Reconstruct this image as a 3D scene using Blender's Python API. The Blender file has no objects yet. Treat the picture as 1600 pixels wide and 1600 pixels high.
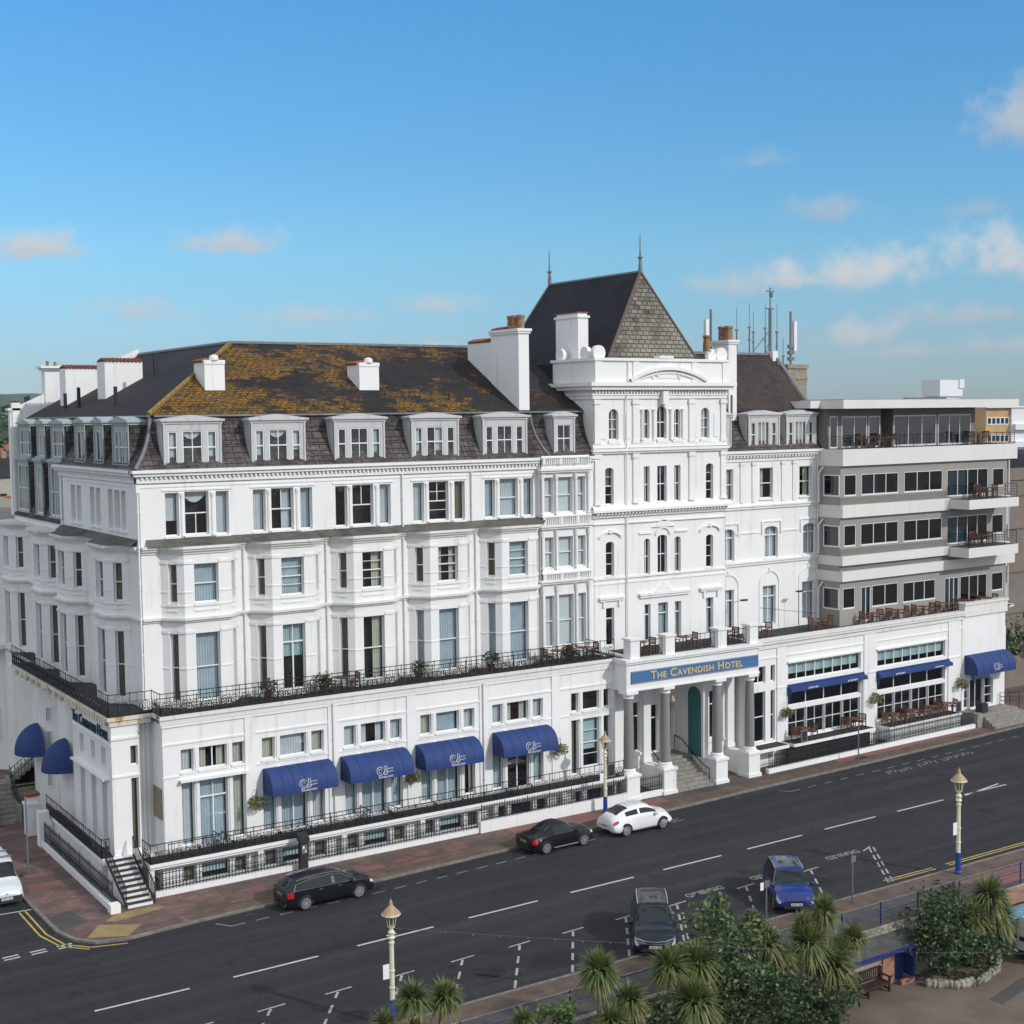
import bpy, math, random
from mathutils import Vector, Matrix, noise
rnd = random.Random(7)
scene = bpy.context.scene
COL = scene.collection
PI = math.pi
R = math.radians
CAM = Vector((-22.557, -68.8, 23.081))

# ------------------------------------------------------------------ materials
def newmat(name):
    m = bpy.data.materials.new(name); m.use_nodes = True
    nt = m.node_tree
    return m, nt, nt.nodes['Principled BSDF'], nt.nodes['Material Output']
def nd(nt, t, **kw):
    n = nt.nodes.new(t)
    for k, v in kw.items(): setattr(n, k, v)
    return n
def mixcol(nt, fac, a, b, mode='MIX'):
    n = nd(nt, 'ShaderNodeMix', data_type='RGBA', blend_type=mode)
    for s, v in ((0, fac), (6, a), (7, b)):
        if hasattr(v, 'is_linked') or hasattr(v, 'links'): nt.links.new(v, n.inputs[s])
        else: n.inputs[s].default_value = v if s == 0 else ((*v, 1) if len(v) == 3 else v)
    return n.outputs[2]
def ramp(nt, src, p0, p1, c0=(0, 0, 0, 1), c1=(1, 1, 1, 1)):
    n = nd(nt, 'ShaderNodeValToRGB'); e = n.color_ramp.elements
    e[0].position = p0; e[1].position = p1; e[0].color = c0; e[1].color = c1
    nt.links.new(src, n.inputs[0]); return n.outputs[0]
def noisetex(nt, scale, detail=4, stretch=None, rough=.55):
    tc = nd(nt, 'ShaderNodeTexCoord'); n = nd(nt, 'ShaderNodeTexNoise')
    n.inputs['Scale'].default_value = scale; n.inputs['Detail'].default_value = detail; n.inputs['Roughness'].default_value = rough
    if stretch:
        mp = nd(nt, 'ShaderNodeMapping'); mp.inputs['Scale'].default_value = stretch
        nt.links.new(tc.outputs['Object'], mp.inputs[0]); nt.links.new(mp.outputs[0], n.inputs[0])
    else: nt.links.new(tc.outputs['Object'], n.inputs[0])
    return n.outputs[0]
def bump(nt, b, h, strength, dist=.02):
    n = nd(nt, 'ShaderNodeBump'); n.inputs['Strength'].default_value = strength; n.inputs['Distance'].default_value = dist
    nt.links.new(h, n.inputs['Height']); nt.links.new(n.outputs[0], b.inputs['Normal'])
def pbr(name, col, rough=.7, var=.12, scale=4, metal=0, bmp=0, coat=0, spec=None, col2=None, lo=.3, hi=.7):
    m, nt, b, o = newmat(name)
    c2 = col2 or tuple(c * (1 - var * 2) for c in col)
    nz = noisetex(nt, scale)
    nt.links.new(mixcol(nt, ramp(nt, nz, lo, hi), c2, col), b.inputs['Base Color'])
    b.inputs['Roughness'].default_value = rough; b.inputs['Metallic'].default_value = metal
    if coat: b.inputs['Coat Weight'].default_value = coat; b.inputs['Coat Roughness'].default_value = .04
    if spec is not None: b.inputs['Specular IOR Level'].default_value = spec
    if bmp: bump(nt, b, noisetex(nt, scale * 6), bmp)
    return m
def stucco(name, base, dirt, amount=.5, streak=(1.6, 1.6, .12), extra=None):
    m, nt, b, o = newmat(name)
    soft = mixcol(nt, ramp(nt, noisetex(nt, .35, 5), .3, .7), tuple(c * .93 for c in base), base)
    st = ramp(nt, noisetex(nt, 1.5, 6, streak, .65), .56, .80)
    st2 = nd(nt, 'ShaderNodeMath', operation='MULTIPLY'); nt.links.new(st, st2.inputs[0]); st2.inputs[1].default_value = amount
    c = mixcol(nt, st2.outputs[0], soft, dirt)
    sp = ramp(nt, noisetex(nt, 2.6, 9, None, .7), .66, .74)
    sp2 = nd(nt, 'ShaderNodeMath', operation='MULTIPLY'); nt.links.new(sp, sp2.inputs[0]); sp2.inputs[1].default_value = amount * .8
    c = mixcol(nt, sp2.outputs[0], c, tuple(d * .8 for d in dirt))
    if extra:
        ex = ramp(nt, noisetex(nt, 1.1, 6, (1, 1, .6), .65), extra[1], extra[1] + .1)
        c = mixcol(nt, ex, c, extra[0])
    nt.links.new(c, b.inputs['Base Color']); b.inputs['Roughness'].default_value = .75
    bump(nt, b, noisetex(nt, 9, 5), .25, .01)
    return m
def tiles(name, c1, c2, mort, bw, rh, mortar=.012, rough=.75, lich=None, sheen=None, bmp=.6):
    """slates / bricks / paving; face UVs are in metres along the slope"""
    m, nt, b, o = newmat(name)
    uv = nd(nt, 'ShaderNodeUVMap'); br = nd(nt, 'ShaderNodeTexBrick')
    nt.links.new(uv.outputs[0], br.inputs[0])
    for k, v in (('Color1', c1), ('Color2', c2), ('Mortar', mort)): br.inputs[k].default_value = (*v, 1)
    br.inputs['Scale'].default_value = 1; br.inputs['Mortar Size'].default_value = mortar
    br.inputs['Brick Width'].default_value = bw; br.inputs['Row Height'].default_value = rh; br.inputs['Bias'].default_value = 0
    c = mixcol(nt, .35, br.outputs[0], mixcol(nt, ramp(nt, noisetex(nt, 1.3, 7), .35, .65), tuple(x * .55 for x in c1), tuple(min(1, x * 1.25) for x in c2)))
    c = mixcol(nt, ramp(nt, noisetex(nt, .28, 4), .42, .68), c, tuple(x * 1.15 for x in c2))
    if lich:
        for lc, mp_, lo, hi, sc in lich:
            tc = nd(nt, 'ShaderNodeTexCoord'); sep = nd(nt, 'ShaderNodeSeparateXYZ'); nt.links.new(tc.outputs['Object'], sep.inputs[0])
            mr = nd(nt, 'ShaderNodeMapRange'); mr.inputs[1].default_value, mr.inputs[2].default_value, mr.inputs[3].default_value, mr.inputs[4].default_value = mp_
            nt.links.new(sep.outputs[0], mr.inputs[0])
            ad = nd(nt, 'ShaderNodeMath', operation='ADD'); nt.links.new(mr.outputs[0], ad.inputs[0])
            n1 = noisetex(nt, sc, 9, (1, 1, 1), .62)
            tb = nd(nt, 'ShaderNodeTexBrick'); nt.links.new(uv.outputs[0], tb.inputs[0])
            for k_, v_ in (('Color1', 0), ('Color2', .14), ('Mortar', 0)): tb.inputs[k_].default_value = (v_, v_, v_, 1)
            tb.inputs['Scale'].default_value = 1; tb.inputs['Mortar Size'].default_value = 0; tb.inputs['Brick Width'].default_value = bw * 1.6; tb.inputs['Row Height'].default_value = rh; tb.inputs['Bias'].default_value = 0
            a2 = nd(nt, 'ShaderNodeMath', operation='ADD'); nt.links.new(n1, a2.inputs[0]); nt.links.new(tb.outputs[0], a2.inputs[1]); a3 = nd(nt, 'ShaderNodeMath', operation='SUBTRACT'); nt.links.new(a2.outputs[0], a3.inputs[0]); a3.inputs[1].default_value = .07
            nt.links.new(a3.outputs[0], ad.inputs[1])
            f = ramp(nt, ad.outputs[0], lo, hi)
            fine = ramp(nt, noisetex(nt, 5, 6, (1, 1, 2.6), .7), .40, .60)
            mu = nd(nt, 'ShaderNodeMath', operation='MULTIPLY'); nt.links.new(f, mu.inputs[0]); nt.links.new(fine, mu.inputs[1])
            c = mixcol(nt, mu.outputs[0], c, lc)
        c = mixcol(nt, br.outputs['Fac'], c, mort)
    nt.links.new(c, b.inputs['Base Color']); b.inputs['Roughness'].default_value = rough; b.inputs['Specular IOR Level'].default_value = .3
    bump(nt, b, br.outputs['Fac'], -bmp, .02)
    return m
def glassmat(name, tint, ior=1.75, rough=.02):
    m, nt, b, o = newmat(name); nt.nodes.remove(b)
    lw = nd(nt, 'ShaderNodeLayerWeight'); lw.inputs[0].default_value = .5
    r0 = ((ior - 1) / (ior + 1)) ** 2
    pw = nd(nt, 'ShaderNodeMath', operation='POWER'); nt.links.new(lw.outputs['Facing'], pw.inputs[0]); pw.inputs[1].default_value = 4
    fr = nd(nt, 'ShaderNodeMapRange'); nt.links.new(pw.outputs[0], fr.inputs[0]); fr.inputs[3].default_value = r0; fr.inputs[4].default_value = .85
    tr = nd(nt, 'ShaderNodeBsdfTransparent'); tr.inputs[0].default_value = (*tint, 1)
    gl = nd(nt, 'ShaderNodeBsdfGlossy'); gl.inputs['Roughness'].default_value = rough
    bp = nd(nt, 'ShaderNodeBump'); bp.inputs['Strength'].default_value = .08; bp.inputs['Distance'].default_value = .05
    nt.links.new(noisetex(nt, 1.2, 2), bp.inputs['Height']); nt.links.new(bp.outputs[0], gl.inputs['Normal'])
    mx = nd(nt, 'ShaderNodeMixShader'); nt.links.new(fr.outputs[0], mx.inputs[0]); nt.links.new(tr.outputs[0], mx.inputs[1]); nt.links.new(gl.outputs[0], mx.inputs[2])
    nt.links.new(mx.outputs[0], o.inputs[0]); return m
def leafmat(name, c1, c2, c3, scale=1.6):
    m, nt, b, o = newmat(name)
    c = mixcol(nt, ramp(nt, noisetex(nt, scale, 3), .35, .65), c1, c2)
    c = mixcol(nt, ramp(nt, noisetex(nt, scale * 5, 3), .52, .75), c, c3)
    nt.links.new(c, b.inputs['Base Color']); b.inputs['Roughness'].default_value = .55
    b.inputs['Subsurface Weight'].default_value = 0
    tl = nd(nt, 'ShaderNodeBsdfTranslucent'); nt.links.new(c, tl.inputs[0])
    mx = nd(nt, 'ShaderNodeMixShader'); mx.inputs[0].default_value = .25
    nt.links.new(b.outputs[0], mx.inputs[1]); nt.links.new(tl.outputs[0], mx.inputs[2]); nt.links.new(mx.outputs[0], o.inputs[0])
    return m
M = {}
M['white'] = stucco('white_stucco', (.80, .80, .78), (.42, .40, .36), .62)
M['cream'] = stucco('cornice_stone', (.72, .71, .67), (.30, .28, .23), .75, (2.5, 2.5, .5))
M['rust'] = stucco('rust_stained_stone', (.66, .62, .52), (.30, .25, .17), .8, (2.5, 2.5, .5), ((.42, .20, .04), .56))
M['frame'] = pbr('white_paint', (.80, .80, .79), .45, .05, 3)
M['greyframe'] = stucco('weathered_dormer_paint', (.52, .53, .52), (.20, .20, .19), .9, (3, 3, .5))
M['greendorm'] = stucco('green_grey_dormer_paint', (.36, .42, .41), (.12, .14, .13), .9, (3, 3, .5))
M['slate'] = tiles('roof_slate', (.012, .0108, .011), (.026, .0225, .0225), (.008, .007, .007), .38, .28, .02, .85,
    lich=[((.085, .032, .012), (0, 28, .10, -.03), .50, .66, .6), ((.27, .14, .008), (.5, 20, .19, -.06), .50, .62, .30)])
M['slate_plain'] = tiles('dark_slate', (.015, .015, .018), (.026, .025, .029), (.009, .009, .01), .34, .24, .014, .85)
M['mansard'] = tiles('mansard_slate', (.024, .020, .020), (.098, .080, .076), (.016, .014, .014), .55, .31, .026, .85, lich=[((.19, .17, .16), (0, 1, 0, 0), .50, .64, 1.3), ((.016, .015, .015), (0, 1, 0, 0), .50, .62, .7)])
M['bayslate'] = tiles('weathered_bay_slate', (.07, .068, .06), (.12, .115, .10), (.04, .04, .035), .4, .25, .015, .8)
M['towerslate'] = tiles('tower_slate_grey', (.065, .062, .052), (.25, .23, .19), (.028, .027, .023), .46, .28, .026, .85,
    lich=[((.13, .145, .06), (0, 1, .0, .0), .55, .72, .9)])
M['wingslate'] = tiles('wing_roof_tile', (.024, .018, .016), (.052, .036, .030), (.018, .014, .013), .3, .22, .014, .75,
    lich=[((.20, .11, .02), (0, 1, 0, 0), .60, .75, .5)])
M['hiplead'] = pbr('lichen_ridge_tile', (.30, .19, .025), .8, .3, 5, col2=(.12, .09, .04))
M['lead'] = pbr('lead', (.20, .205, .215), .5, .2, 3)
M['terracotta'] = pbr('terracotta', (.32, .095, .045), .8, .25, 6)
M['pot'] = pbr('chimney_pot_clay', (.40, .22, .11), .85, .3, 5, col2=(.16, .09, .05))
M['iron'] = pbr('black_ironwork', (.014, .014, .016), .5, .2, 5)
M['moss'] = pbr('dark_roofing_felt', (.035, .036, .036), .9, .3, 4)
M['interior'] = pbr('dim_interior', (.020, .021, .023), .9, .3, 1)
M['glass'] = glassmat('window_glass', (.80, .86, .87))
M['darkglass'] = glassmat('tinted_glass', (.20, .28, .33), 1.9)
M['curtain'] = pbr('net_curtain', (.74, .75, .76), .9, .06, 2)
M['bluecurtain'] = pbr('pale_blue_curtain', (.58, .65, .70), .9, .08, 2)
M['creamcurtain'] = pbr('cream_curtain', (.68, .64, .52), .9, .08, 2)
M['greenblind'] = pbr('pale_green_blind', (.50, .64, .62), .9, .05, 2)
M['olive'] = pbr('olive_curtain', (.26, .24, .15), .9, .1, 2)
M['awning'] = pbr('blue_awning_canvas', (.012, .042, .17), .75, .10, 2)
M['awnwhite'] = pbr('awning_print', (.75, .74, .76), .7, .03, 2)
M['granite'] = pbr('granite_column', (.26, .255, .245), .55, .15, 20)
M['step'] = pbr('stone_step', (.30, .28, .25), .8, .2, 4)
M['teal'] = pbr('teal_paint', (.035, .16, .165), .45, .1, 2)
M['sign'] = pbr('sign_blue', (.055, .15, .34), .5, .06, 2)
M['gold'] = pbr('gold_letter', (.62, .50, .22), .4, .1, 4)
M['navy'] = pbr('navy_letter', (.012, .03, .09), .5, .1, 4)
M['render'] = stucco('grey_brown_render', (.30, .283, .26), (.12, .11, .10), .5)
M['render2'] = stucco('taupe_panel', (.185, .17, .15), (.09, .085, .075), .5)
M['band'] = stucco('pale_concrete_band', (.68, .67, .65), (.40, .37, .33), .45)
M['alu'] = pbr('white_aluminium', (.72, .73, .75), .35, .04, 2)
M['wood'] = pbr('red_brown_wood', (.17, .068, .036), .55, .25, 6)
M['tan'] = pbr('sandy_stone', (.34, .29, .22), .85, .2, 3)
M['steel'] = pbr('galvanised_steel', (.20, .215, .235), .45, .15, 4, metal=.3)
M['white_plastic'] = pbr('white_plastic', (.75, .76, .77), .4, .04, 2)
M['asphalt'] = None
M['paint'] = pbr('road_paint_white', (.60, .60, .585), .75, .2, 9)
M['baypaint'] = pbr('scuffed_bay_paint', (.46, .46, .45), .8, .3, 9)
M['wornpaint'] = pbr('worn_road_paint', (.30, .30, .30), .8, .35, 8)
M['yellow'] = pbr('road_paint_yellow', (.56, .42, .10), .7, .2, 5)
M['kerb'] = pbr('kerb_stone', (.23, .205, .18), .85, .25, 3)
M['blue'] = pbr('blue_gloss_paint', (.018, .060, .27), .4, .08, 3)
M['post'] = pbr('cream_paint', (.72, .69, .52), .45, .08, 3)
M['copper'] = pbr('copper_brown', (.46, .31, .19), .5, .15, 5)
M['lampglass'] = glassmat('lamp_glass', (.85, .86, .82), 1.4, .08)
M['rubber'] = pbr('tyre_rubber', (.018, .018, .018), .8, .1, 8)
M['rim'] = pbr('alloy_rim', (.50, .51, .52), .35, .08, 5, metal=.6)
M['chrome'] = pbr('chrome', (.75, .76, .78), .15, .02, 3, metal=1)
M['carblack'] = pbr('black_car_paint', (.006, .006, .010), .28, .05, 2, coat=.35, spec=.3)
M['carwhite'] = pbr('white_car_paint', (.74, .74, .73), .25, .02, 2, coat=1)
M['carnavy'] = pbr('dark_blue_car_paint', (.007, .010, .017), .28, .05, 2, coat=.35, spec=.3)
M['carblue'] = pbr('blue_car_paint', (.008, .028, .19), .25, .05, 2, coat=.5, spec=.35)
M['vanwhite'] = pbr('white_van_paint', (.62, .66, .67), .3, .03, 2, coat=.6)
M['carglass'] = pbr('car_window_glass', (.012, .020, .022), .06, .1, 2, spec=.45)
M['softtop'] = pbr('black_soft_top', (.012, .011, .012), .9, .2, 6)
M['trim'] = pbr('black_plastic', (.02, .02, .021), .6, .1, 5)
M['redlens'] = pbr('red_lens', (.42, .012, .016), .15, .05, 4, coat=1)
M['lens'] = pbr('clear_lens', (.60, .63, .66), .12, .05, 4, coat=1)
M['plate_w'] = pbr('white_plate', (.75, .75, .73), .4, .02, 3)
M['plate_y'] = pbr('yellow_plate', (.62, .46, .05), .4, .02, 3)
M['leaf_palm'] = leafmat('palm_leaf', (.070, .125, .030), (.120, .180, .045), (.22, .22, .075))
M['leaf_palm_y'] = leafmat('dry_palm_leaf', (.13, .15, .045), (.22, .21, .075), (.33, .28, .13))
M['leaf_dark'] = leafmat('dark_leaf', (.024, .048, .018), (.052, .085, .030), (.11, .14, .05))
M['leaf_mid'] = leafmat('green_leaf', (.070, .125, .042), (.135, .195, .070), (.27, .32, .17))
M['leaf_bright'] = leafmat('bright_leaf', (.06, .12, .02), (.12, .19, .035), (.20, .26, .06))
M['flower'] = leafmat('red_bloom', (.24, .09, .05), (.30, .16, .05), (.10, .12, .03), 6)
M['bark'] = pbr('bark', (.20, .165, .125), .9, .3, 6)
M['flint'] = tiles('flint_wall', (.21, .19, .15), (.40, .37, .31), (.08, .07, .055), .18, .14, .02, .85)
M['brick'] = tiles('red_brick', (.23, .10, .06), (.34, .165, .10), (.30, .27, .23), .23, .075, .01, .85)
M['orangebrick'] = tiles('orange_brick', (.50, .30, .14), (.58, .36, .17), (.45, .36, .26), .23, .075, .008, .85)
M['beige'] = pbr('beige_render', (.42, .38, .31), .85, .1, 1)
M['redroof'] = tiles('red_roof_tile', (.19, .075, .05), (.27, .11, .07), (.09, .04, .03), .3, .25, .02, .85)
M['verdigris'] = pbr('verdigris_roof', (.10, .30, .24), .7, .1, 1)
M['lowroof'] = pbr('shelter_felt_roof', (.085, .078, .072), .9, .35, 2.2, col2=(.045, .045, .042))

def asphalt():
    m, nt, b, o = newmat('asphalt')
    c = mixcol(nt, ramp(nt, noisetex(nt, .22, 5), .35, .65), (.021, .0215, .0235), (.028, .028, .030))
    c = mixcol(nt, ramp(nt, noisetex(nt, 14, 6, None, .7), .40, .62), c, (.034, .034, .036))
    c = mixcol(nt, ramp(nt, noisetex(nt, .6, 6, (.15, 1.6, 1)), .60, .72), c, (.018, .018, .0195))
    c = mixcol(nt, ramp(nt, noisetex(nt, .9, 5, (.04, 1, 1)), .45, .7), c, (.043, .043, .046))
    c = mixcol(nt, ramp(nt, noisetex(nt, .45, 7, None, .7), .60, .68), c, (.019, .019, .020))
    cr = ramp(nt, noisetex(nt, .16, 8, (1, 1, 1), .6), .494, .5); cr2 = ramp(nt, noisetex(nt, .16, 8, (1, 1, 1), .6), .5, .506)
    mu = nd(nt, 'ShaderNodeMath', operation='SUBTRACT'); nt.links.new(cr, mu.inputs[0]); nt.links.new(cr2, mu.inputs[1])
    c = mixcol(nt, mu.outputs[0], c, (.02, .02, .022))
    nt.links.new(c, b.inputs['Base Color']); b.inputs['Roughness'].default_value = .82; b.inputs['Specular IOR Level'].default_value = .18
    bump(nt, b, noisetex(nt, 30, 4), .35, .01); return m
M['asphalt'] = asphalt()
def paving():
    m, nt, b, o = newmat('red_brown_paving')
    uv = nd(nt, 'ShaderNodeUVMap'); br = nd(nt, 'ShaderNodeTexBrick'); nt.links.new(uv.outputs[0], br.inputs[0])
    for k, v in (('Color1', (.12, .080, .068)), ('Color2', (.225, .128, .108)), ('Mortar', (.10, .08, .07))): br.inputs[k].default_value = (*v, 1)
    br.inputs['Scale'].default_value = 1; br.inputs['Mortar Size'].default_value = .008; br.inputs['Brick Width'].default_value = 1.9; br.inputs['Row Height'].default_value = .95; br.inputs['Bias'].default_value = -.25
    br2 = nd(nt, 'ShaderNodeTexBrick'); nt.links.new(uv.outputs[0], br2.inputs[0])
    for k, v in (('Color1', (.6, .6, .6)), ('Color2', (1.2, 1.2, 1.2)), ('Mortar', (.45, .45, .45))): br2.inputs[k].default_value = (*v, 1)
    br2.inputs['Scale'].default_value = 1; br2.inputs['Mortar Size'].default_value = .01; br2.inputs['Brick Width'].default_value = .45; br2.inputs['Row Height'].default_value = .30
    c = mixcol(nt, .7, br.outputs[0], br2.outputs[0], 'MULTIPLY')
    c = mixcol(nt, ramp(nt, noisetex(nt, .35, 6), .45, .7), c, (.080, .064, .050))
    nt.links.new(c, b.inputs['Base Color']); b.inputs['Roughness'].default_value = .85
    bump(nt, b, br2.outputs['Fac'], -.2, .01); return m
M['paving'] = paving()
M['redpaving'] = tiles('pink_tarmac_paving', (.165, .082, .076), (.20, .10, .09), (.07, .045, .042), 1.2, .9, .008, .85)
M['greypaving'] = tiles('dark_grey_paving', (.062, .058, .054), (.078, .072, .066), (.04, .038, .036), .6, .6, .008, .85)
M['buffpaving'] = tiles('tactile_buff_paving', (.23, .165, .07), (.29, .21, .10), (.13, .10, .06), .4, .4, .01, .85)
M['promenade'] = pbr('promenade_tarmac', (.165, .125, .092), .9, .2, .7, bmp=.3, col2=(.105, .086, .068))
M['brownstrip'] = pbr('brown_verge_paving', (.14, .095, .068), .88, .25, 1.2)
M['town'] = pbr('town_ground', (.07, .075, .055), .95, .3, .02)
M['hill'] = pbr('downland', (.085, .12, .062), .95, .25, .006, col2=(.035, .055, .035))

# ------------------------------------------------------------------ mesh builder
class MB:
    def __init__(s, F=None):
        s.v = []; s.f = []; s.mi = []; s.F = F or Matrix.Identity(4); s.cur = 0; s.sm = []; s.smooth = False
    def add(s, vs, fs, mat=None):
        n = len(s.v); A = s.F if mat is None else s.F @ mat
        s.v += [tuple(A @ Vector(p)) for p in vs]
        for f in fs:
            s.f.append([i + n for i in f]); s.mi.append(s.cur); s.sm.append(s.smooth)
    def box(s, x0, x1, y0, y1, z0, z1, mat=None):
        if x0 > x1: x0, x1 = x1, x0
        if y0 > y1: y0, y1 = y1, y0
        if z0 > z1: z0, z1 = z1, z0
        s.add([(x0, y0, z0), (x1, y0, z0), (x1, y1, z0), (x0, y1, z0), (x0, y0, z1), (x1, y0, z1), (x1, y1, z1), (x0, y1, z1)],
              [(0, 3, 2, 1), (4, 5, 6, 7), (0, 1, 5, 4), (1, 2, 6, 5), (2, 3, 7, 6), (3, 0, 4, 7)], mat)
    def quad(s, a, b, c, d): s.add([a, b, c, d], [(0, 1, 2, 3)])
    def poly(s, pts): s.add(pts, [tuple(range(len(pts)))])
    def prism(s, pts, z0, z1, mat=None):
        n = len(pts); vs = [(x, y, z0) for x, y in pts] + [(x, y, z1) for x, y in pts]
        ar = sum(pts[i][0] * pts[(i + 1) % n][1] - pts[(i + 1) % n][0] * pts[i][1] for i in range(n))
        o = list(range(n)) if ar > 0 else list(range(n))[::-1]
        fs = [tuple(o[::-1]), tuple(i + n for i in o)]
        fs += [(o[i], o[(i + 1) % n], o[(i + 1) % n] + n, o[i] + n) for i in range(n)]
        s.add(vs, fs, mat)
    def tube(s, pts, r, n=4, cap=True, r2=None):
        pts = [Vector(p) for p in pts]; rings = []; N = len(pts)
        for i, p in enumerate(pts):
            d = (pts[min(i + 1, N - 1)] - pts[max(i - 1, 0)])
            if d.length < 1e-9: d = Vector((0, 0, 1))
            d.normalize(); a = d.cross(Vector((0, 0, 1)))
            if a.length < .05: a = d.cross(Vector((1, 0, 0)))
            a.normalize(); b = d.cross(a)
            rr = r if r2 is None else r + (r2 - r) * i / max(1, N - 1)
            rings.append([p + (a * math.cos(2 * PI * (k + .5) / n) + b * math.sin(2 * PI * (k + .5) / n)) * rr for k in range(n)])
        vs = [q for rg in rings for q in rg]; fs = []
        for i in range(N - 1):
            for k in range(n): fs.append((i * n + k, i * n + (k + 1) % n, (i + 1) * n + (k + 1) % n, (i + 1) * n + k))
        if cap: fs += [tuple(range(n))[::-1], tuple((N - 1) * n + k for k in range(n))]
        s.add(vs, fs)
    def lathe(s, prof, c, n=16, ang=0):
        vs = []; fs = []; cx, cy = c
        for r, z in prof:
            for k in range(n):
                t = 2 * PI * k / n + ang; vs.append((cx + r * math.cos(t), cy + r * math.sin(t), z))
        for i in range(len(prof) - 1):
            for k in range(n): fs.append((i * n + k, i * n + (k + 1) % n, (i + 1) * n + (k + 1) % n, (i + 1) * n + k))
        fs += [tuple(range(n))[::-1], tuple((len(prof) - 1) * n + k for k in range(n))]
        s.add(vs, fs)
    def build(s, name, mats, parent=None, label=None, kind=None):
        me = bpy.data.meshes.new(name); me.from_pydata(s.v, [], s.f)
        for m in (mats if isinstance(mats, (list, tuple)) else [mats]): me.materials.append(m)
        me.polygons.foreach_set('material_index', s.mi); me.polygons.foreach_set('use_smooth', s.sm)
        uvl = me.uv_layers.new(name='UVMap'); Z = Vector((0, 0, 1)); data = [0.0] * (2 * len(me.loops))
        for p in me.polygons:
            nn = p.normal; t = Z.cross(nn)
            t = t.normalized() if t.length > .05 else Vector((1, 0, 0))
            b = nn.cross(t)
            for li in p.loop_indices:
                co = me.vertices[me.loops[li].vertex_index].co; data[2 * li] = co.dot(t); data[2 * li + 1] = co.dot(b)
        uvl.data.foreach_set('uv', data); me.update()
        o = bpy.data.objects.new(name, me); COL.objects.link(o)
        if parent is not None: adopt(o, parent)
        if label: o['label'] = label
        if kind: o['kind'] = kind
        return o
def adopt(o, parent):
    o.parent = parent
    m = parent.get('base')
    if m is not None: o.matrix_parent_inverse = Matrix.Translation(-Vector(m))
def thing(name, label, cat, loc=(0, 0, 0), rz=0, group=None, world=False):
    """an Empty at the base of a thing; world=True: its parts are given in world coordinates"""
    o = bpy.data.objects.new(name, None); COL.objects.link(o); o.location = loc; o.rotation_euler = (0, 0, rz)
    o.empty_display_size = .2; o['label'] = label; o['category'] = cat
    if group: o['group'] = group
    if world: o['base'] = list(loc)
    return o
def tag(o, label, cat, group=None):
    o['label'] = label; o['category'] = cat
    if group: o['group'] = group
    return o
def struct(o): o['kind'] = 'structure'; return o
def dup(root, loc, rz=0, label=None, group=None, scale=None):
    r = root.copy(); COL.objects.link(r); r.location = loc; r.rotation_euler = (0, 0, rz)
    if scale: r.scale = (scale,) * 3 if not isinstance(scale, tuple) else scale
    if label: r['label'] = label
    if group: r['group'] = group
    for ch in list(root.children):
        c = ch.copy(); COL.objects.link(c); c.parent = r
        for g in ch.children:
            d = g.copy(); COL.objects.link(d); d.parent = c
    return r
def frame(x, y, deg): return Matrix.Translation((x, y, 0)) @ Matrix.Rotation(R(deg), 4, 'Z')

# ------------------------------------------------------------------ facade kit (local: u along, v into the wall, z up)
def panel(mb, u0, u1, z0, z1, holes, v=0, depth=.22):
    us = sorted(set([u0, u1] + [h[0] for h in holes] + [h[1] for h in holes])); zs = sorted(set([z0, z1] + [h[2] for h in holes] + [h[3] for h in holes]))
    us = [u for u in us if u0 <= u <= u1]; zs = [z for z in zs if z0 <= z <= z1]
    for i in range(len(us) - 1):
        run = None
        for j in range(len(zs) - 1):
            a, b, c, d = us[i], us[i + 1], zs[j], zs[j + 1]; mu, mz = (a + b) / 2, (c + d) / 2
            solid = not any(h[0] < mu < h[1] and h[2] < mz < h[3] for h in holes)
            if solid:
                if run is None: run = [c, d]
                else: run[1] = d
            if (not solid or j == len(zs) - 2) and run:
                mb.quad((a, v, run[0]), (b, v, run[0]), (b, v, run[1]), (a, v, run[1])); run = None
    for h in holes:
        a, b, c, d = h[:4]; w = v + depth
        mb.quad((a, v, c), (a, v, d), (a, w, d), (a, w, c)); mb.quad((b, v, d), (b, v, c), (b, w, c), (b, w, d))
        mb.quad((a, v, c), (a, w, c), (b, w, c), (b, v, c)); mb.quad((a, v, d), (b, v, d), (b, w, d), (a, w, d))
def arch_fill(mb, u0, u1, z1, v=0, depth=.2, rise=None, n=10):
    c = (u0 + u1) / 2; hw = (u1 - u0) / 2; h = rise or hw
    arc = [(c - hw * math.cos(PI * k / n), z1 - h + h * math.sin(PI * k / n)) for k in range(n + 1)]
    for k in range(n):
        (a, p), (b, q) = arc[k], arc[k + 1]
        mb.quad((a, v, p), (b, v, q), (b, v, z1), (a, v, z1)); mb.quad((a, v, p), (a, v + depth, p), (b, v + depth, q), (b, v, q))
def arc_band(mb, c, z, r0, r1, v0, v1, a0=0, a1=180, n=14, ez=1.):
    P = [(math.cos(R(180 - a0 - (a1 - a0) * k / n)), math.sin(R(180 - a0 - (a1 - a0) * k / n)) * ez) for k in range(n + 1)]
    for k in range(n):
        (a, p), (b, q) = P[k], P[k + 1]
        A = [(c + a * r0, z + p * r0), (c + b * r0, z + q * r0), (c + b * r1, z + q * r1), (c + a * r1, z + p * r1)]
        mb.quad(*[(x, v0, y) for x, y in A]); mb.quad((A[3][0], v0, A[3][1]), (A[2][0], v0, A[2][1]), (A[2][0], v1, A[2][1]), (A[3][0], v1, A[3][1]))
        mb.quad((A[1][0], v0, A[1][1]), (A[0][0], v0, A[0][1]), (A[0][0], v1, A[0][1]), (A[1][0], v1, A[1][1]))
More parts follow.
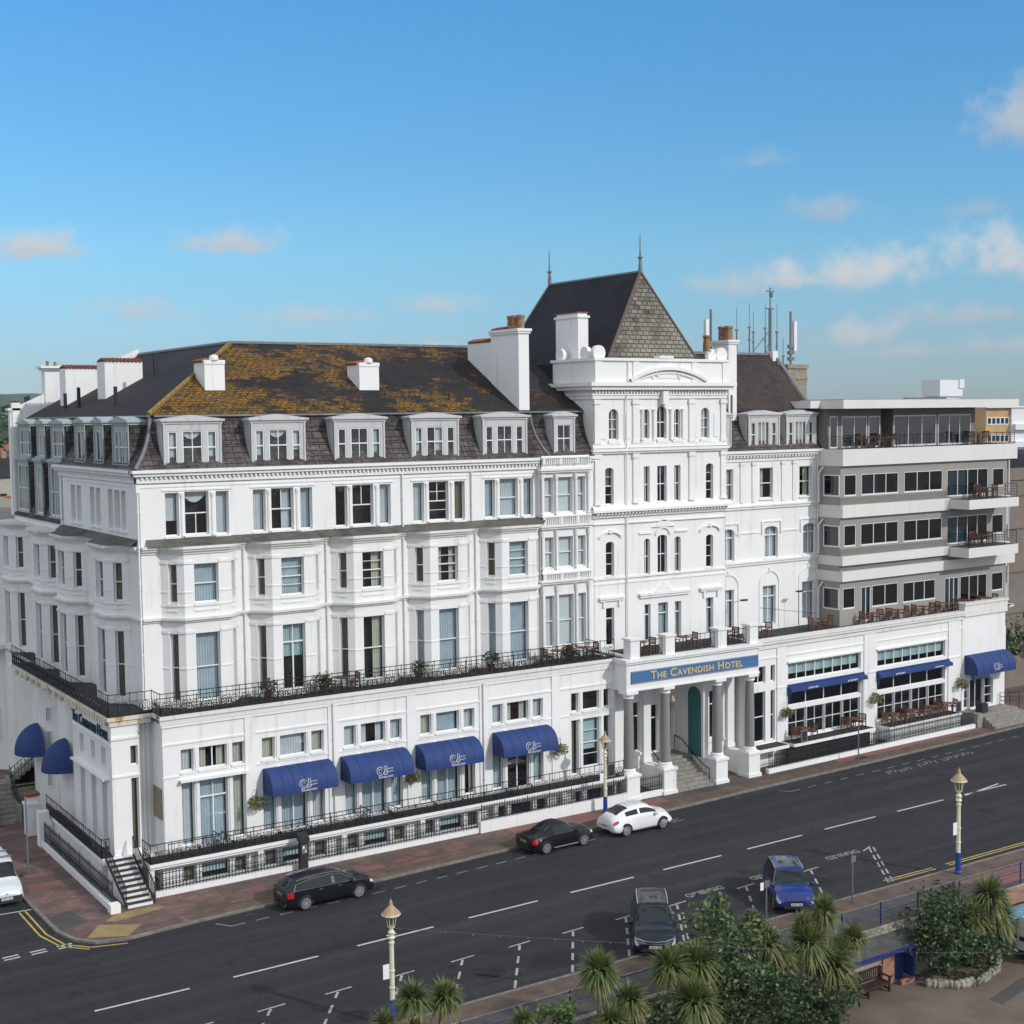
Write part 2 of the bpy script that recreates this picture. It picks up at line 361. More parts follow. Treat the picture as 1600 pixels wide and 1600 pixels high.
def fold(mb, a, b, v, z0, z1, amp=.025, step=.07):
    n = max(2, int((b - a) / step)); pts = [(a + (b - a) * k / n, v + amp * (1 if k % 2 else -1)) for k in range(n + 1)]
    for k in range(n):
        (p, q), (r, t) = pts[k], pts[k + 1]
        mb.quad((p, q, z0), (r, t, z0), (r, t, z1), (p, q, z1))
CURT = {'f': 'curtain', 'b': 'bluecurtain', 'c': 'creamcurtain', 'g': 'greenblind', 'o': 'olive'}
def window(F, ops, parent, vr=.16, name='window', fmat='frame', label=None, fw=.055, glass='glass'):
    """ops: (u0,u1,z0,z1,style,curtain) openings that make one window; panes and curtains are its sub-parts"""
    fr = MB(F); pn = MB(F); cu = {}
    for (u0, u1, z0, z1, st, cur) in ops:
        d0, d1 = vr, vr + .07
        fr.box(u0 - .005, u0 + fw, d0, d1, z0 - .004, z1 + .004); fr.box(u1 - fw, u1 + .005, d0, d1, z0 - .004, z1 + .004)
        fr.box(u0 + fw, u1 - fw, d0, d1, z1 - fw, z1 + .004); fr.box(u0 + fw, u1 - fw, d0, d1, z0 - .004, z0 + fw * 1.5)
        a, b, c, d = u0 + fw, u1 - fw, z0 + fw * 1.5, z1 - fw
        mid = (z0 + z1) / 2; e0, e1 = d0 + .008, d1 - .008; bw = .02
        def vb(n, c, d, w=bw):
            for k in range(1, n): x = a + (b - a) * k / n; fr.box(x - w, x + w, e0, e1, c, d)
        def hb(zz, w=bw): fr.box(a, b, e0 - .003, e1 + .003, zz - w, zz + w)
        if st[0] == 's':
            hb(mid, .03)
            if 'v' in st: vb(2, c, mid - .03); vb(2, mid + .03, d)
            if 't' in st: vb(2, mid + .03, d)
            if 'b' in st: vb(2, c, mid - .03)
            if 'q' in st:
                for k in (.25, .75): hb(c + (d - c) * k, .014)
        elif st[0] == 'g':
            nx, nz = int(st[1]), int(st[2])
            for k in range(1, nz): hb(c + (d - c) * k / nz)
            vb(nx, c, d)
        elif st[0] == 'x':   # French casement: transom light above two leaves
            zt = d - (d - c) * .27; hb(zt, .04); vb(2, c, zt - .04, .035); vb(2, zt + .04, d, .02)
        elif st[0] == 'y': zt = d - (d - c) * .28; hb(zt, .035)
        elif st[0] == 'w': vb(int(st[1]), c, d, .03)
        pn.quad((a, d0 + .035, c), (b, d0 + .035, c), (b, d0 + .035, d), (a, d0 + .035, d))
        if cur and cur != '-':
            mb = cu.setdefault(CURT[cur[0]], MB(F)); k = cur[1:] or 'a'; v = vr + .2
            if k == 'a': fold(mb, a, b, v, z0, z1)
            elif k == 's': w = (b - a) * .3; fold(mb, a, a + w, v, z0, z1); fold(mb, b - w, b, v, z0, z1)
            elif k == 'l': fold(mb, a, a + (b - a) * .5, v, z0, z1)
            elif k == 'r': fold(mb, a + (b - a) * .55, b, v, z0, z1)
            elif k == 'h': fold(mb, a, b, v, z0 + (z1 - z0) * .5, z1)
            elif k == 'q': fold(mb, a, b, v, z0 + (z1 - z0) * .35, z1, .004, .3)
            elif k == 'd':   # swagged short blind
                n = 12
                for j in range(n):
                    x0, x1 = a + (b - a) * j / n, a + (b - a) * (j + 1) / n
                    f = lambda t: z1 - (z1 - z0) * (.10 + .16 * math.sin(PI * t))
                    mb.quad((x0, v, f(j / n)), (x1, v, f((j + 1) / n)), (x1, v, z1), (x0, v, z1))
    o = fr.build(name, M[fmat], parent, label); pn.build('pane', M[glass], o)
    for k, mb in cu.items(): mb.build('curtain', M[k], o)
    return o
# child meshes of a part share the world frame of the part: no offset needed below the first level
def sills(mb, ops, out=.09, v=0):
    for (u0, u1, z0, z1, *_) in ops: mb.box(u0 - .06, u1 + .06, v - out, v + .155, z0 - .10, z0 - .012)
def dentils(mb, u0, u1, z0, z1, v0, v1, step=.32, w=.15):
    n = int((u1 - u0) / step)
    for k in range(n): x = u0 + (k + .5) * (u1 - u0) / n; mb.box(x - w / 2, x + w / 2, v0, v1, z0, z1)
def ornate_railing(name, path, z0, h, parent, label=None, dense=1):
    """ironwork with a scroll frieze along a plan path"""
    mb = MB(); r = .012
    for (x0, y0), (x1, y1) in zip(path, path[1:]):
        L = math.hypot(x1 - x0, y1 - y0); dx, dy = (x1 - x0) / L, (y1 - y0) / L
        P = lambda s, z: (x0 + dx * s, y0 + dy * s, z0 + z)
        mb.tube([P(0, h), P(L, h)], .026); mb.tube([P(0, .05), P(L, .05)], .045)
        mb.tube([P(0, h * .62), P(L, h * .62)], .012)
        n = max(1, round(L / 1.05)); w = L / n
        for k in range(n + 1):
            s = k * w; mb.tube([P(s, -.02), P(s, h + .06)], .021)
            if k == n: break
            for q in (1 / 3, 2 / 3): mb.tube([P(s + w * q, h * .6), P(s + w * q, h)], r, 3)
            if not dense:
                for q in (.25, .5, .75): mb.tube([P(s + w * q, .06), P(s + w * q, h * .62)], .02, 3)
                mb.tube([P(s + w * (.5 + .34 * math.cos(t * PI / 5)), h * .36 + h * .27 * math.sin(t * PI / 5)) for t in range(11)], .02, 3, False); mb.tube([P(s, .1), P(s + w * .5, h * .6), P(s + w, .1)], .016, 3, False)
                continue
            m = s + w / 2; hh = h * .62; b = .06
            for sg in (-1, 1):   # paired scrolls round a lozenge
                c = m + sg * w * .25; rr = min(w * .19, (hh - b) * .33)
                mb.tube([P(c + rr * math.cos(t * PI / 4), hh - rr - .03 + rr * math.sin(t * PI / 4)) for t in range(9)], .022, 3, False)
                mb.tube([P(c + rr * .45 * math.cos(t * PI / 3), hh - rr - .03 + rr * .45 * math.sin(t * PI / 3)) for t in range(7)], .020, 3, False)
                mb.tube([P(m + sg * w * .48, b), P(m + sg * w * .42, b + .14), P(m + sg * w * .2, b + .2), P(m + sg * .03, b + .06)], .024, 3, False)
                mb.tube([P(m + sg * w * .48, b + .22), P(m + sg * w * .3, b + .08), P(m + sg * w * .12, b + .02)], .022, 3, False)
            mb.tube([P(m, b), P(m - .08, b + (hh - b) * .4), P(m, hh), P(m + .08, b + (hh - b) * .4), P(m, b)], .022, 3, False)
    return mb.build(name, M['iron'], parent, label)
def spike_railing(name, path, z0, h, parent, label=None, step=.17):
    mb = MB()
    for (x0, y0), (x1, y1) in zip(path, path[1:]):
        L = math.hypot(x1 - x0, y1 - y0); dx, dy = (x1 - x0) / L, (y1 - y0) / L
        P = lambda s, z: (x0 + dx * s, y0 + dy * s, z0 + z)
        mb.tube([P(0, h * .82), P(L, h * .82)], .024); mb.tube([P(0, .1), P(L, .1)], .03); mb.tube([P(0, h * .48), P(L, h * .48)], .018)
        n = max(1, round(L / step)); w = L / n
        for k in range(n + 1):
            s = k * w; big = k % 9 == 0
            mb.tube([P(s, 0), P(s, h * (.95 if big else .86))], .026 if big else .018, 4)
            mb.tube([P(s, h * (.95 if big else .86)), P(s, h * (1.08 if big else 1))], .030 if big else .024, 4, True, .002)
            if k < n:
                c = s + w / 2; rr = w * .38
                mb.tube([P(c + rr * math.cos(t * PI / 3), h * .30 + rr * math.sin(t * PI / 3)) for t in range(7)], .018, 3, False)
    return mb.build(name, M['iron'], parent, label)
def text(body, name, mat, F, size, parent=None, smallcaps=False, ext=.02, align='CENTER', sx=1.0, spacing=1.0, bold=0.0):
    """F: matrix placing the text plane (local x along, y up)"""
    cu = bpy.data.curves.new(name, 'FONT'); cu.body = body; cu.size = size; cu.extrude = ext; cu.offset = bold; cu.align_x = align; cu.align_y = 'CENTER'
    cu.space_character = spacing; cu.resolution_u = 3
    if smallcaps:
        cu.small_caps_scale = .74
        for i, ch in enumerate(body):
            if ch.islower(): cu.body_format[i].use_small_caps = True
    cu.materials.append(mat); fo = bpy.data.objects.new(name + '_font', cu); COL.objects.link(fo)
    bpy.context.view_layer.update(); me = bpy.data.meshes.new_from_object(fo.evaluated_get(bpy.context.evaluated_depsgraph_get()))
    bpy.data.objects.remove(fo); bpy.data.curves.remove(cu); me.name = name
    o = bpy.data.objects.new(name, me); COL.objects.link(o)
    o.matrix_world = F @ Matrix.Diagonal((sx, 1, 1, 1))
    if parent is not None:
        o.parent = parent
        m = parent.get('base')
        if m is not None: o.matrix_parent_inverse = Matrix.Translation(-Vector(m))
    return o
# =================================================================== HOTEL, corner wing (front = plane y 0, side = plane x 0)
H = thing('hotel_building', 'white stucco corner wing of the hotel with canted bays and lichened slate roof', 'hotel', (13, 8, 0), world=True)
FR = frame(0, 0, 0); LF = frame(0, 0, -90)
bays = [3.05, 7.78, 12.5, 17.22, 21.95]
EAVE = 23.22
# --- third floor wall and everything flat on plane y = 0
ops3 = []
for k, c in enumerate([2.99, 7.70, 12.44, 17.22, 21.93]):
    top = [('sb', 'fd'), ('st', 'fr'), ('st', '-'), ('sqt', '-'), ('s', 'f')][k]
    L = [('p', 'fq'), ('p', 'f'), ('p', '-'), ('p', 'f'), ('p', 'b')][k]; Rr = [('p', 'f'), ('p', 'b'), ('p', 'f'), ('p', 'o'), ('p', 'b')][k]
    ops3.append([(c - 1.65, c - .94, 17.12, 19.33, *L), (c - .63, c + .64, 17.14, 19.36, *top), (c + 1.03, c + 1.72, 17.10, 19.33, *Rr)])
w = MB(FR)
panel(w, .02, 23.95, 16.4, 20.0, [o for t in ops3 for o in t], 0, .3)
panel(w, .02, 28.05, 8.45, 16.4, [], .0)
panel(w, 23.95, 28.05, 16.4, 20.6, [], 0)
# left (side street) wall, local u = -y
u3 = [[(-5.05, -4.25, 17.35, 19.4, 'p', 'c'), (-4.0, -3.1, 17.35, 19.4, 'p', 'f'), (-2.85, -2.1, 17.35, 19.4, 'p', 'f')],
      [(-8.25, -7.45, 17.32, 19.4, 'p', 'c'), (-7.2, -6.4, 17.32, 19.4, 'p', 'f')], [(-11.95, -11.1, 17.32, 19.4, 'p', 'c'), (-10.8, -9.95, 17.32, 19.4, 'p', 'f')]]
w2 = MB(LF)
panel(w2, -14., -.02, 16.4, 20.0, [o for t in u3 for o in t], 0, .3); panel(w2, -25., -.02, 8.45, 16.4, [], 0); panel(w2, -25., -14., 16.4, 17.0, [], 0)
w.v, w.f, w.mi, w.sm = w.v + w2.v, w.f + [[i + len(w.v) for i in f] for f in w2.f], w.mi + w2.mi, w.sm + w2.sm
w.box(-.06, .0, 13.75, 14.05, 8.5, 20.0); w.box(-.02, .5, 24.6, 25.0, 0, 24.2)
w.box(23.95, 28.05, .0, .3, 19.9, 20.4)
w.build('wall', M['white'], H)
sl = MB(FR)
for t in ops3: window(FR, t, H, .2); sills(sl, t)
sl2 = MB(LF)
for t in u3: window(LF, t, H, .2); sills(sl2, t)
for t in ops3:   # colonnettes between the lights
    for x in ((t[0][1] + t[1][0]) / 2, (t[1][1] + t[2][0]) / 2):
        sl.lathe([(.10, 17.1), (.09, 17.3), (.075, 19.0), (.085, 19.05), (.12, 19.2), (.12, 19.3)], (x, -.0), 8)
    sl.box(t[0][0] - .15, t[2][1] + .15, -.05, .0, 19.42, 19.50)
sl.box(.0, 23.95, -.035, .0, 19.62, 19.70); sl2.box(-14, 0, -.035, 0, 19.62, 19.70)
sl.build('window_surround', M['white'], H); sl2.build('window_surround', M['white'], H)
# --- main cornice with dentils
c = MB(FR)
c.box(-.12, 28.0, -.12, .3, 19.86, 20.12); c.box(-.30, 28.0, -.30, .25, 20.20, 20.36); c.box(-.42, 28.0, -.42, .2, 20.362, 20.52)
c.box(-.10, 28.0, -.10, .3, 20.12, 20.20)
dentils(c, 0, 23.9, 20.06, 20.20, -.22, -.1, .24, .11)
c.box(-.30, .2, -.0, 14.2, 20.20, 20.358); c.box(-.42, .2, .0, 14.25, 20.364, 20.518); c.box(-.12, .1, .0, 14.1, 19.86, 20.19)
for k in range(57): c.box(-.22, -.1, .3 + k * .24, .41 + k * .24, 20.06, 20.196)
c.build('cornice', M['white'], H)

# --- canted bays, first and second floors
def bay(F, cx, hw_in, hw_out, d, cur, wide=1.28, ends=True, side=True):
    """returns plan outline of the bay; builds three-faced bay with two storeys of windows"""
    mb = MB(F); an = math.degrees(math.atan2(d, hw_out - hw_in)); Lc = math.hypot(d, hw_out - hw_in)
    fl = F @ Matrix.Translation((cx - hw_out, 0, 0)) @ Matrix.Rotation(R(-an), 4, 'Z')
    fc = F @ Matrix.Translation((cx - hw_in, -d, 0)); fr_ = F @ Matrix.Translation((cx + hw_in, -d, 0)) @ Matrix.Rotation(R(an), 4, 'Z')
    W = 2 * hw_in; m = W / 2; h = wide / 2; q = Lc / 2
    for FF, wd, ce, hh, idx in ((fl, Lc, q, .24, 0), (fc, W, m, h, 1), (fr_, Lc, q, .24, 2)):
        pm = MB(FF)
        o = [(ce - hh, ce + hh, 13.76, 15.76, cur[0][idx][0], cur[0][idx][1]), (ce - hh, ce + hh, 8.75, 12.24, cur[1][idx][0], cur[1][idx][1])]
        panel(pm, 0, wd, 8.45, 16.5, o, 0, .25)
        for a, b in ((0.0, ce - hh - .03), (ce + hh + .03, wd)):     # pilaster strips: caps and bases
            for zz, th, ou in ((15.78, .14, .05), (14.32, .05, .03), (13.62, .07, .03), (12.26, .14, .05), (10.45, .05, .03)): pm.box(a, b, -ou, 0, zz, zz + th)
        pm.box(ce - hh - .05, ce + hh + .05, -.06, .2, 13.62, 13.755); pm.box(ce - hh - .02, ce + hh + .02, -.04, .0, 13.36, 13.45)
        n0 = len(mb.v); mb.v += pm.v; mb.f += [[i + n0 for i in f] for f in pm.f]; mb.mi += pm.mi; mb.sm += pm.sm
        if side or idx != 2:
            for k in (0, 1): window(FF, [o[k]], H, .2)
    mb.build('bay_window', M['white'], H)
def outline(cs, hw_in, hw_out, d, rec, a, b):
    p = [(a, -rec)]
    for cx in cs: p += [(cx - hw_out, -rec), (cx - hw_in, -d), (cx + hw_in, -d), (cx + hw_out, -rec)]
    return p + [(b, -rec)]
def off(path, o):
    r = []
    for i, p in enumerate(path):
        a = path[max(i - 1, 0)]; b = path[min(i + 1, len(path) - 1)]
        def nrm(p, q): L = math.hypot(q[0] - p[0], q[1] - p[1]) or 1; return ((q[1] - p[1]) / L, -(q[0] - p[0]) / L)
        n1 = nrm(a, p) if a != p else nrm(p, b); n2 = nrm(p, b) if b != p else n1
        n = (n1[0] + n2[0], n1[1] + n2[1]); L = n[0] ** 2 + n[1] ** 2 or 1
        r.append((p[0] + 2 * o * n[0] / L, p[1] + 2 * o * n[1] / L))
    return r
curs = [
 (((('s', 'o'), ('s', 'b'), ('s', 'f'))), (('s', 'o'), ('s', 'b'), ('s', 'f'))),
 (((('s', 'o'), ('sq', 'b'), ('s', 'f'))), (('s', 'o'), ('x', 'gh'), ('s', 'f'))),
 (((('s', 'o'), ('sq', 'cr'), ('s', '-'))), (('s', 'o'), ('s', 'cr'), ('s', '-'))),
 (((('s', 'o'), ('sq', 'cs'), ('s', '-'))), (('s', 'f'), ('s', 'b'), ('s', 'f'))),
 (((('s', 'o'), ('sq', 'b'), ('s', 'f'))), (('s', 'f'), ('s', 'b'), ('s', 'f')))]
for cx, cu in zip(bays, curs): bay(FR, cx, 1.17, 2.06, .95, cu)
bs = MB(FR)
pl = outline(bays, 1.17, 2.06, .95, .0, 0, 24.1)
def ring(mb, path, o, z0, z1, back=.05):
    q = off(path, o); mb.prism(q + [(q[-1][0], back), (q[0][0], back)], z0, z1)
for o, z0, z1 in ((.10, 12.84, 12.94), (.2, 12.941, 13.06), (.08, 16.28, 16.42), (.2, 16.421, 16.54), (.30, 16.541, 16.68)): ring(bs, pl, o, z0, z1)
bs.build('string_course', M['cream'], H)
br = MB(FR); q = off(outline(bays, 1.25, 2.15, .95, .18, 0.3, 24.0), .26); zt = 17.02
for (a, b) in zip(q, q[1:]): br.add([(a[0], a[1], 16.685), (b[0], b[1], 16.685), (b[0], -.01, zt), (a[0], -.01, zt)], [(0, 1, 2, 3)])
br.build('bay_roof', M['bayslate'], H)
# side-street bays
sb = [-3.75, -10.9, -16.1, -23.6]
cur_s = (((('s', 'o'), ('s', 'f'), ('s', 'f'))), (('s', 'o'), ('s', 'f'), ('s', 'f')))
for k, cx in enumerate(sb): bay(LF, cx, 1.05, 1.95, .98, (((('s', 'f'), ('s', 'f'), ('s', 'o' if k != 1 else '-'))), (('s', 'f'), ('s', 'f'), ('s', 'o'))))
bs = MB(LF); pl2 = outline(sorted(sb), 1.05, 1.95, .98, .0, -25.6, 0)
for o, z0, z1 in ((.10, 12.84, 12.94), (.2, 12.941, 13.06), (.08, 16.28, 16.42), (.2, 16.421, 16.54), (.30, 16.541, 16.68)): ring(bs, pl2, o, z0, z1)
bs.build('string_course', M['cream'], H)
br = MB(LF); q = off(outline(sorted(sb)[2:], 1.15, 2.05, .98, .18, -14, -.3), .26)
for (a, b) in zip(q, q[1:]): br.add([(a[0], a[1], 16.685), (b[0], b[1], 16.685), (b[0], -.01, 17.02), (a[0], -.01, 17.02)], [(0, 1, 2, 3)])
br.build('bay_roof', M['bayslate'], H)
# windows between the side bays
mid = [(-7.6, -7.0, 13.8, 15.75, 's', 'f'), (-7.6, -7.0, 9.0, 12.2, 's', 'f')]
# --- narrow oriel bay beside the tower (three storeys of triple lights with balustrades)
nb = MB(FR); NB = [(24.22, 24.88), (25.2, 26.28), (26.62, 27.2)]; nops = {}
ho = []
for z0, z1, cs, st in ((17.2, 19.33, 'fff', 's'), (13.92, 15.78, 'o-g', 's'), (9.2, 12.3, 'fgf', 's')):
    o = [(a, b, z0, z1, st, ('-' if ch == '-' else ('gq' if ch == 'g' else ch))) for (a, b), ch in zip(NB, cs)]; nops[z0] = o; ho += o
panel(nb, 23.95, 27.5, 8.45, 20.6, ho, -.32, .25)
nb.box(23.95, 24.02, -.32, 0, 8.45, 20.6); nb.box(27.45, 27.5, -.318, 0, 8.45, 20.6)
for z in (16.28, 13.0, 19.62): nb.box(23.88, 27.56, -.5, -.2, z, z + .12); nb.box(23.8, 27.62, -.6, -.2, z + .121, z + .26)
for z in (17.1, 13.72): nb.box(23.9, 27.5, -.52, -.3, z - .12, z - .02)
for x in (24.02, 25.02, 26.44, 27.38):
    for z0, z1 in ((17.15, 19.55), (13.9, 16.2), (9.2, 12.9)): nb.lathe([(.12, z0), (.08, z0 + .15), (.075, z1 - .4), (.1, z1 - .35), (.14, z1 - .02)], (x, -.40), 8)
for z0, z1 in ((16.56, 16.98), (13.24, 13.60), (20.12, 20.46)):   # balustrades
    nb.box(23.9, 27.5, -.56, -.40, z1, z1 + .07)
    for k in range(26):
        if k % 9 in (0,): nb.box(24.0 + k * .135, 24.14 + k * .135, -.55, -.41, z0, z1)
        else: nb.box(24.05 + k * .135, 24.11 + k * .135, -.52, -.44, z0, z1)
nb.build('oriel_bay', M['white'], H)
for z0, o in nops.items(): window(FR, o, H, -.14)

# --- mansard with bell-cast curve and dormers
def mprof(t): return (-.18 + 1.22 * (1 - (1 - t) ** 2.2), 20.52 + (EAVE - 20.5) * t)     # inset, z
ms = MB(FR); N = 10
for k in range(N):
    (i0, z0), (i1, z1) = mprof(k / N), mprof((k + 1) / N)
    ms.quad((i0, i0, z0), (28.05, i0, z0), (28.05, i1, z1), (i1, i1, z1))
    ms.quad((i0, 14.1, z0), (i0, i0, z0), (i1, i1, z1), (i1, 14.1, z1))
def mprof2(t): return (-.12 + 1.2 * (1 - (1 - t) ** 2.6), 17.0 + (EAVE - 17.0) * t)
for k in range(N):
    (i0, z0), (i1, z1) = mprof2(k / N), mprof2((k + 1) / N); ms.quad((i0, 25., z0), (i0, 14.1, z0), (i1, 14.1, z1), (i1, 25., z1))
ms.build('mansard_roof', M['mansard'], H)
ld = MB(FR)
ld.tube([(mprof(k / 8)[0] - .03, mprof(k / 8)[0] - .03, mprof(k / 8)[1] + .03) for k in range(9)], .10, 6)
ld.tube([(24.35 + .5 * (1 - k / 6) ** 2 * 1.2 - .2, mprof(k / 6)[0] - .02, mprof(k / 6)[1] + .02) for k in range(7)][::-1], .09, 5)
ld.box(1.0, 28.0, .86, 1.2, EAVE - .06, EAVE + .03); ld.box(.86, 1.2, .86, 25, EAVE - .058, EAVE + .028)
ld.box(-.40, 23.9, -.40, .1, 20.522, 20.56); ld.box(-.40, .1, -.40, 14.2, 20.524, 20.558)
ld.build('lead_flashing', M['lead'], H)
def dormer(F, c, hw, z0, z1, lights, fm, parent, d0=.10, deep=1.3, sid='mansard_slate', lab=None):
    b = MB(F); zt = z1
    n = len(lights); holes = lights
    panel(b, c - hw, c + hw, z0, zt - .28, [(a, bb, p, q) for (a, bb, p, q, *_ ) in lights], d0, .12)
    b.cur = 1; b.box(c - hw - .02, c - hw + .02, d0 + .06, deep, z0 - .3, zt - .25); b.box(c + hw - .02, c + hw + .02, d0 + .06, deep, z0 - .3, zt - .25); b.cur = 0
    b.box(c - hw - .06, c + hw + .06, d0 - .06, deep + .1, zt - .28, zt - .16); b.box(c - hw - .15, c + hw + .15, d0 - .15, deep + .15, zt - .159, zt - .05)
    b.add([(c - hw - .1, d0 - .12, zt - .05), (c + hw + .1, d0 - .12, zt - .05), (c, d0 - .12, zt + .16), (c - hw - .1, deep + .2, zt - .05), (c + hw + .1, deep + .2, zt - .05), (c, deep + .2, zt + .16)],
          [(0, 1, 2), (0, 2, 5, 3), (1, 4, 5, 2)])
    for x in (c - hw + .06, c + hw - .06): b.box(x - .05, x + .05, d0 - .05, d0, z0, zt - .28)
    b.box(c - hw - .05, c + hw + .05, d0 - .1, d0 + .1, z0 - .06, z0 - .001)
    o = b.build('dormer', [M[fm], M['mansard'] if fm == 'greendorm' else M[fm]], parent, lab)
    fr = MB(F); pn = MB(F)
    window(F, lights, o, d0 + .03)
    return o
dcur = ['fadfa', 'fadfa', '--f', 'f-f', '---']
for k, c0 in enumerate([2.9, 7.6, 12.36, 17.1, 21.77]):
    cc = [('f', 'fd', 'f'), ('f', 'fd', 'fq'), ('-', '-', 'g'), ('f', 'fr', '-'), ('-', '-', '-')][k]
    dormer(FR, c0, 1.55, 20.72, 23.08, [(c0 - 1.28, c0 - .80, 20.78, 22.42, 's', cc[0]), (c0 - .53, c0 + .53, 20.78, 22.45, 'sv', cc[1]), (c0 + .80, c0 + 1.28, 20.78, 22.42, 's', cc[2])], 'greyframe', H)
dormer(FR, 25.98, .78, 20.72, 23.08, [(25.98 - .5, 25.98 + .5, 20.78, 22.45, 'sv', '-')], 'greyframe', H)
for c0, hw, n in ((-2.9, 1.35, 3), (-6.65, .85, 1), (-10.1, 1.0, 1)):
    ls = [(c0 - hw + .2, c0 + hw - .2, 20.8, 22.45, 'w2', 'f')] if n == 1 else [(c0 - 1.1, c0 - .6, 20.8, 22.45, 's', 'f'), (c0 - .45, c0 + .45, 20.8, 22.45, 'sv', 'f'), (c0 + .6, c0 + 1.1, 20.8, 22.45, 's', 'f')]
    dormer(LF, c0, hw, 20.76, 23.05, ls, 'greendorm', H)
for c0, hw in ((-15.0, 1.4), (-18.7, .9), (-22.6, 1.5)):
    for z0, z1 in ((20.8, 22.98), (17.35, 20.75)):
        t = z1 - .5
        ls = [(c0 - hw + .25, c0 - hw * .35, z0 + .05, t, 's', 'f'), (c0 - hw * .28, c0 + hw * .28, z0 + .05, t, 'sv', '-'), (c0 + hw * .35, c0 + hw - .25, z0 + .05, t, 's', 'f')]
        if hw < 1: ls = [(c0 - .6, c0 + .6, z0 + .05, t, 'w3', 'f')]
        dormer(LF, c0, hw, z0, z1, ls, 'greendorm', H, .0 if z0 < 20 else .2)
M['sideslate'] = tiles('side_roof_slate', (.016, .0145, .0145), (.034, .030, .029), (.009, .008, .008), .34, .24, .014, .85, lich=[((.10, .06, .012), (0, 28, .0, .0), .62, .76, .4)])
# --- main hipped roof: ridge at 8.4 in, 27.35 high
rf = MB(FR); E = EAVE + .03; RZ = 27.35; D = 8.4; e = .92
rf.quad((e, e, E), (28.2, e, E), (28.2, D, RZ), (D, D, RZ))
rf.cur = 1; rf.quad((e, 25., E), (e, e, E), (D, D, RZ), (D, 25., RZ)); rf.cur = 0
rf.quad((28.2, 16, E), (D, 16, E), (D, D, RZ), (28.2, D, RZ)); rf.quad((16, 25, E), (D, 25, RZ), (D, D, RZ), (16, D, E))
rf.poly([(e, 25, E), (D, 25, RZ), (16, 25, E)])
roof = rf.build('roof', [M['slate'], M['sideslate']], H)
rp = MB(FR)
rp.tube([(e - .02, e - .02, E + .05), (D, D, RZ + .04)], .13, 6); rp.cur = 1
rp.tube([(D, D, RZ + .05), (28, D, RZ + .05)], .10, 6); rp.tube([(D, D, RZ + .05), (D, 25, RZ + .05)], .10, 6)
rp.build('ridge_tile', [M['hiplead'], M['lead']], roof)
ve = MB(FR)
for x, y, z, h in ((5.0, 11.6, 25.4, 1.5), (10.4, 1.6, 23.4, .35), (19.3, 2.2, 23.8, .55), (2.0, 9.6, 23.7, 1.2), (1.9, 16.4, 23.7, 1.3), (1.9, 19.3, 23.7, 1.0)):
    ve.tube([(x, y, z), (x, y, z + h)], .07 if h < 1 else .11, 6)
ve.build('vent_pipe', M['iron'], roof)
# chimneys
def slab_chimney(x0, x1, y0, y1, z0, zt, axis, knob=True):
    b = MB(FR); b.box(x0, x1, y0, y1, z0, zt)
    if axis == 'y':
        xm = (x0 + x1) / 2
        if knob:
            b.box(x0 - .02, x1 + .02, y0 - .04, y0 + .22, zt - .1, zt + .12)
            b.lathe([(.001, zt + .10), (.25, zt + .1), (.26, zt + .2), (.22, zt + .36), (.001, zt + .42)], (xm, y0 + .1), 10)
    b.cur = 1
    if axis == 'y':
        n = int((y1 - y0) / .22)
        for k in range(n): a = y0 + .2 + k * (y1 - y0 - .2) / n; b.tube([(x0 - .08, a + .1, zt + .06), ((x0 + x1) / 2, a + .1, zt + .2), (x1 + .08, a + .1, zt + .06)], .09, 5)
    else:
        n = int((x1 - x0) / .22)
        for k in range(n): a = x0 + k * (x1 - x0) / n; b.tube([(a + .1, y0 - .08, zt + .06), (a + .1, (y0 + y1) / 2, zt + .2), (a + .1, y1 + .08, zt + .06)], .09, 5)
    b.cur = 2; b.box(x0 - .1, x1 + .1, y0 - .12, y0 + .3, z0 + .45, z0 + .55) if False else None
    return b.build('chimney', [M['white'], M['terracotta'], M['lead']], roof)
slab_chimney(4.85, 5.98, 3.3, 4.85, 23.6, 26.05, 'y'); slab_chimney(14.05, 15.3, 3.3, 4.85, 23.6, 26.0, 'y')
slab_chimney(2.78, 5.05, 14.0, 15.5, 23.5, 26.45, 'x'); slab_chimney(2.2, 4.5, 20.2, 21.5, 23.5, 26.25, 'x')
b = MB(FR); b.box(2.1, 3.2, 24.6, 25.4, 23.3, 26.3); b.box(1.95, 3.35, 24.45, 25.55, 26.3, 26.42); b.box(1.8, 3.5, 24.3, 25.7, 26.42, 26.56)
b.cur = 1; b.tube([(2.4, 25, 26.5), (2.4, 25, 26.9)], .1, 6); b.tube([(2.9, 25, 26.5), (2.9, 25, 26.85)], .1, 6)
b.build('chimney', [M['white'], M['pot']], roof)
b = MB(FR)   # tall party wall stack next to the tower
b.box(23.42, 24.15, 1.05, 4.1, 22.9, 27.85); b.box(23.34, 24.23, .97, 4.18, 27.85, 27.98); b.box(23.28, 24.29, .91, 4.24, 27.981, 28.14); b.box(23.46, 24.1, 4.1, 6.9, 24, 27.5)
b.cur = 1
for y in (1.35, 1.95, 2.4): b.lathe([(.20, 28.13), (.23, 28.2), (.21, 28.75), (.25, 28.8), (.25, 28.95), (.2, 28.96)], (23.78, y), 10)
b.cur = 2
for k in range(12): b.tube([(23.38, 4.25 + k * .22, 27.55), (23.78, 4.25 + k * .22, 27.7), (24.18, 4.25 + k * .22, 27.55)], .09, 5)
for k in range(7): b.tube([(23.36, 2.7 + k * .2, 28.16), (23.78, 2.7 + k * .2, 28.28), (24.2, 2.7 + k * .2, 28.16)], .09, 5)
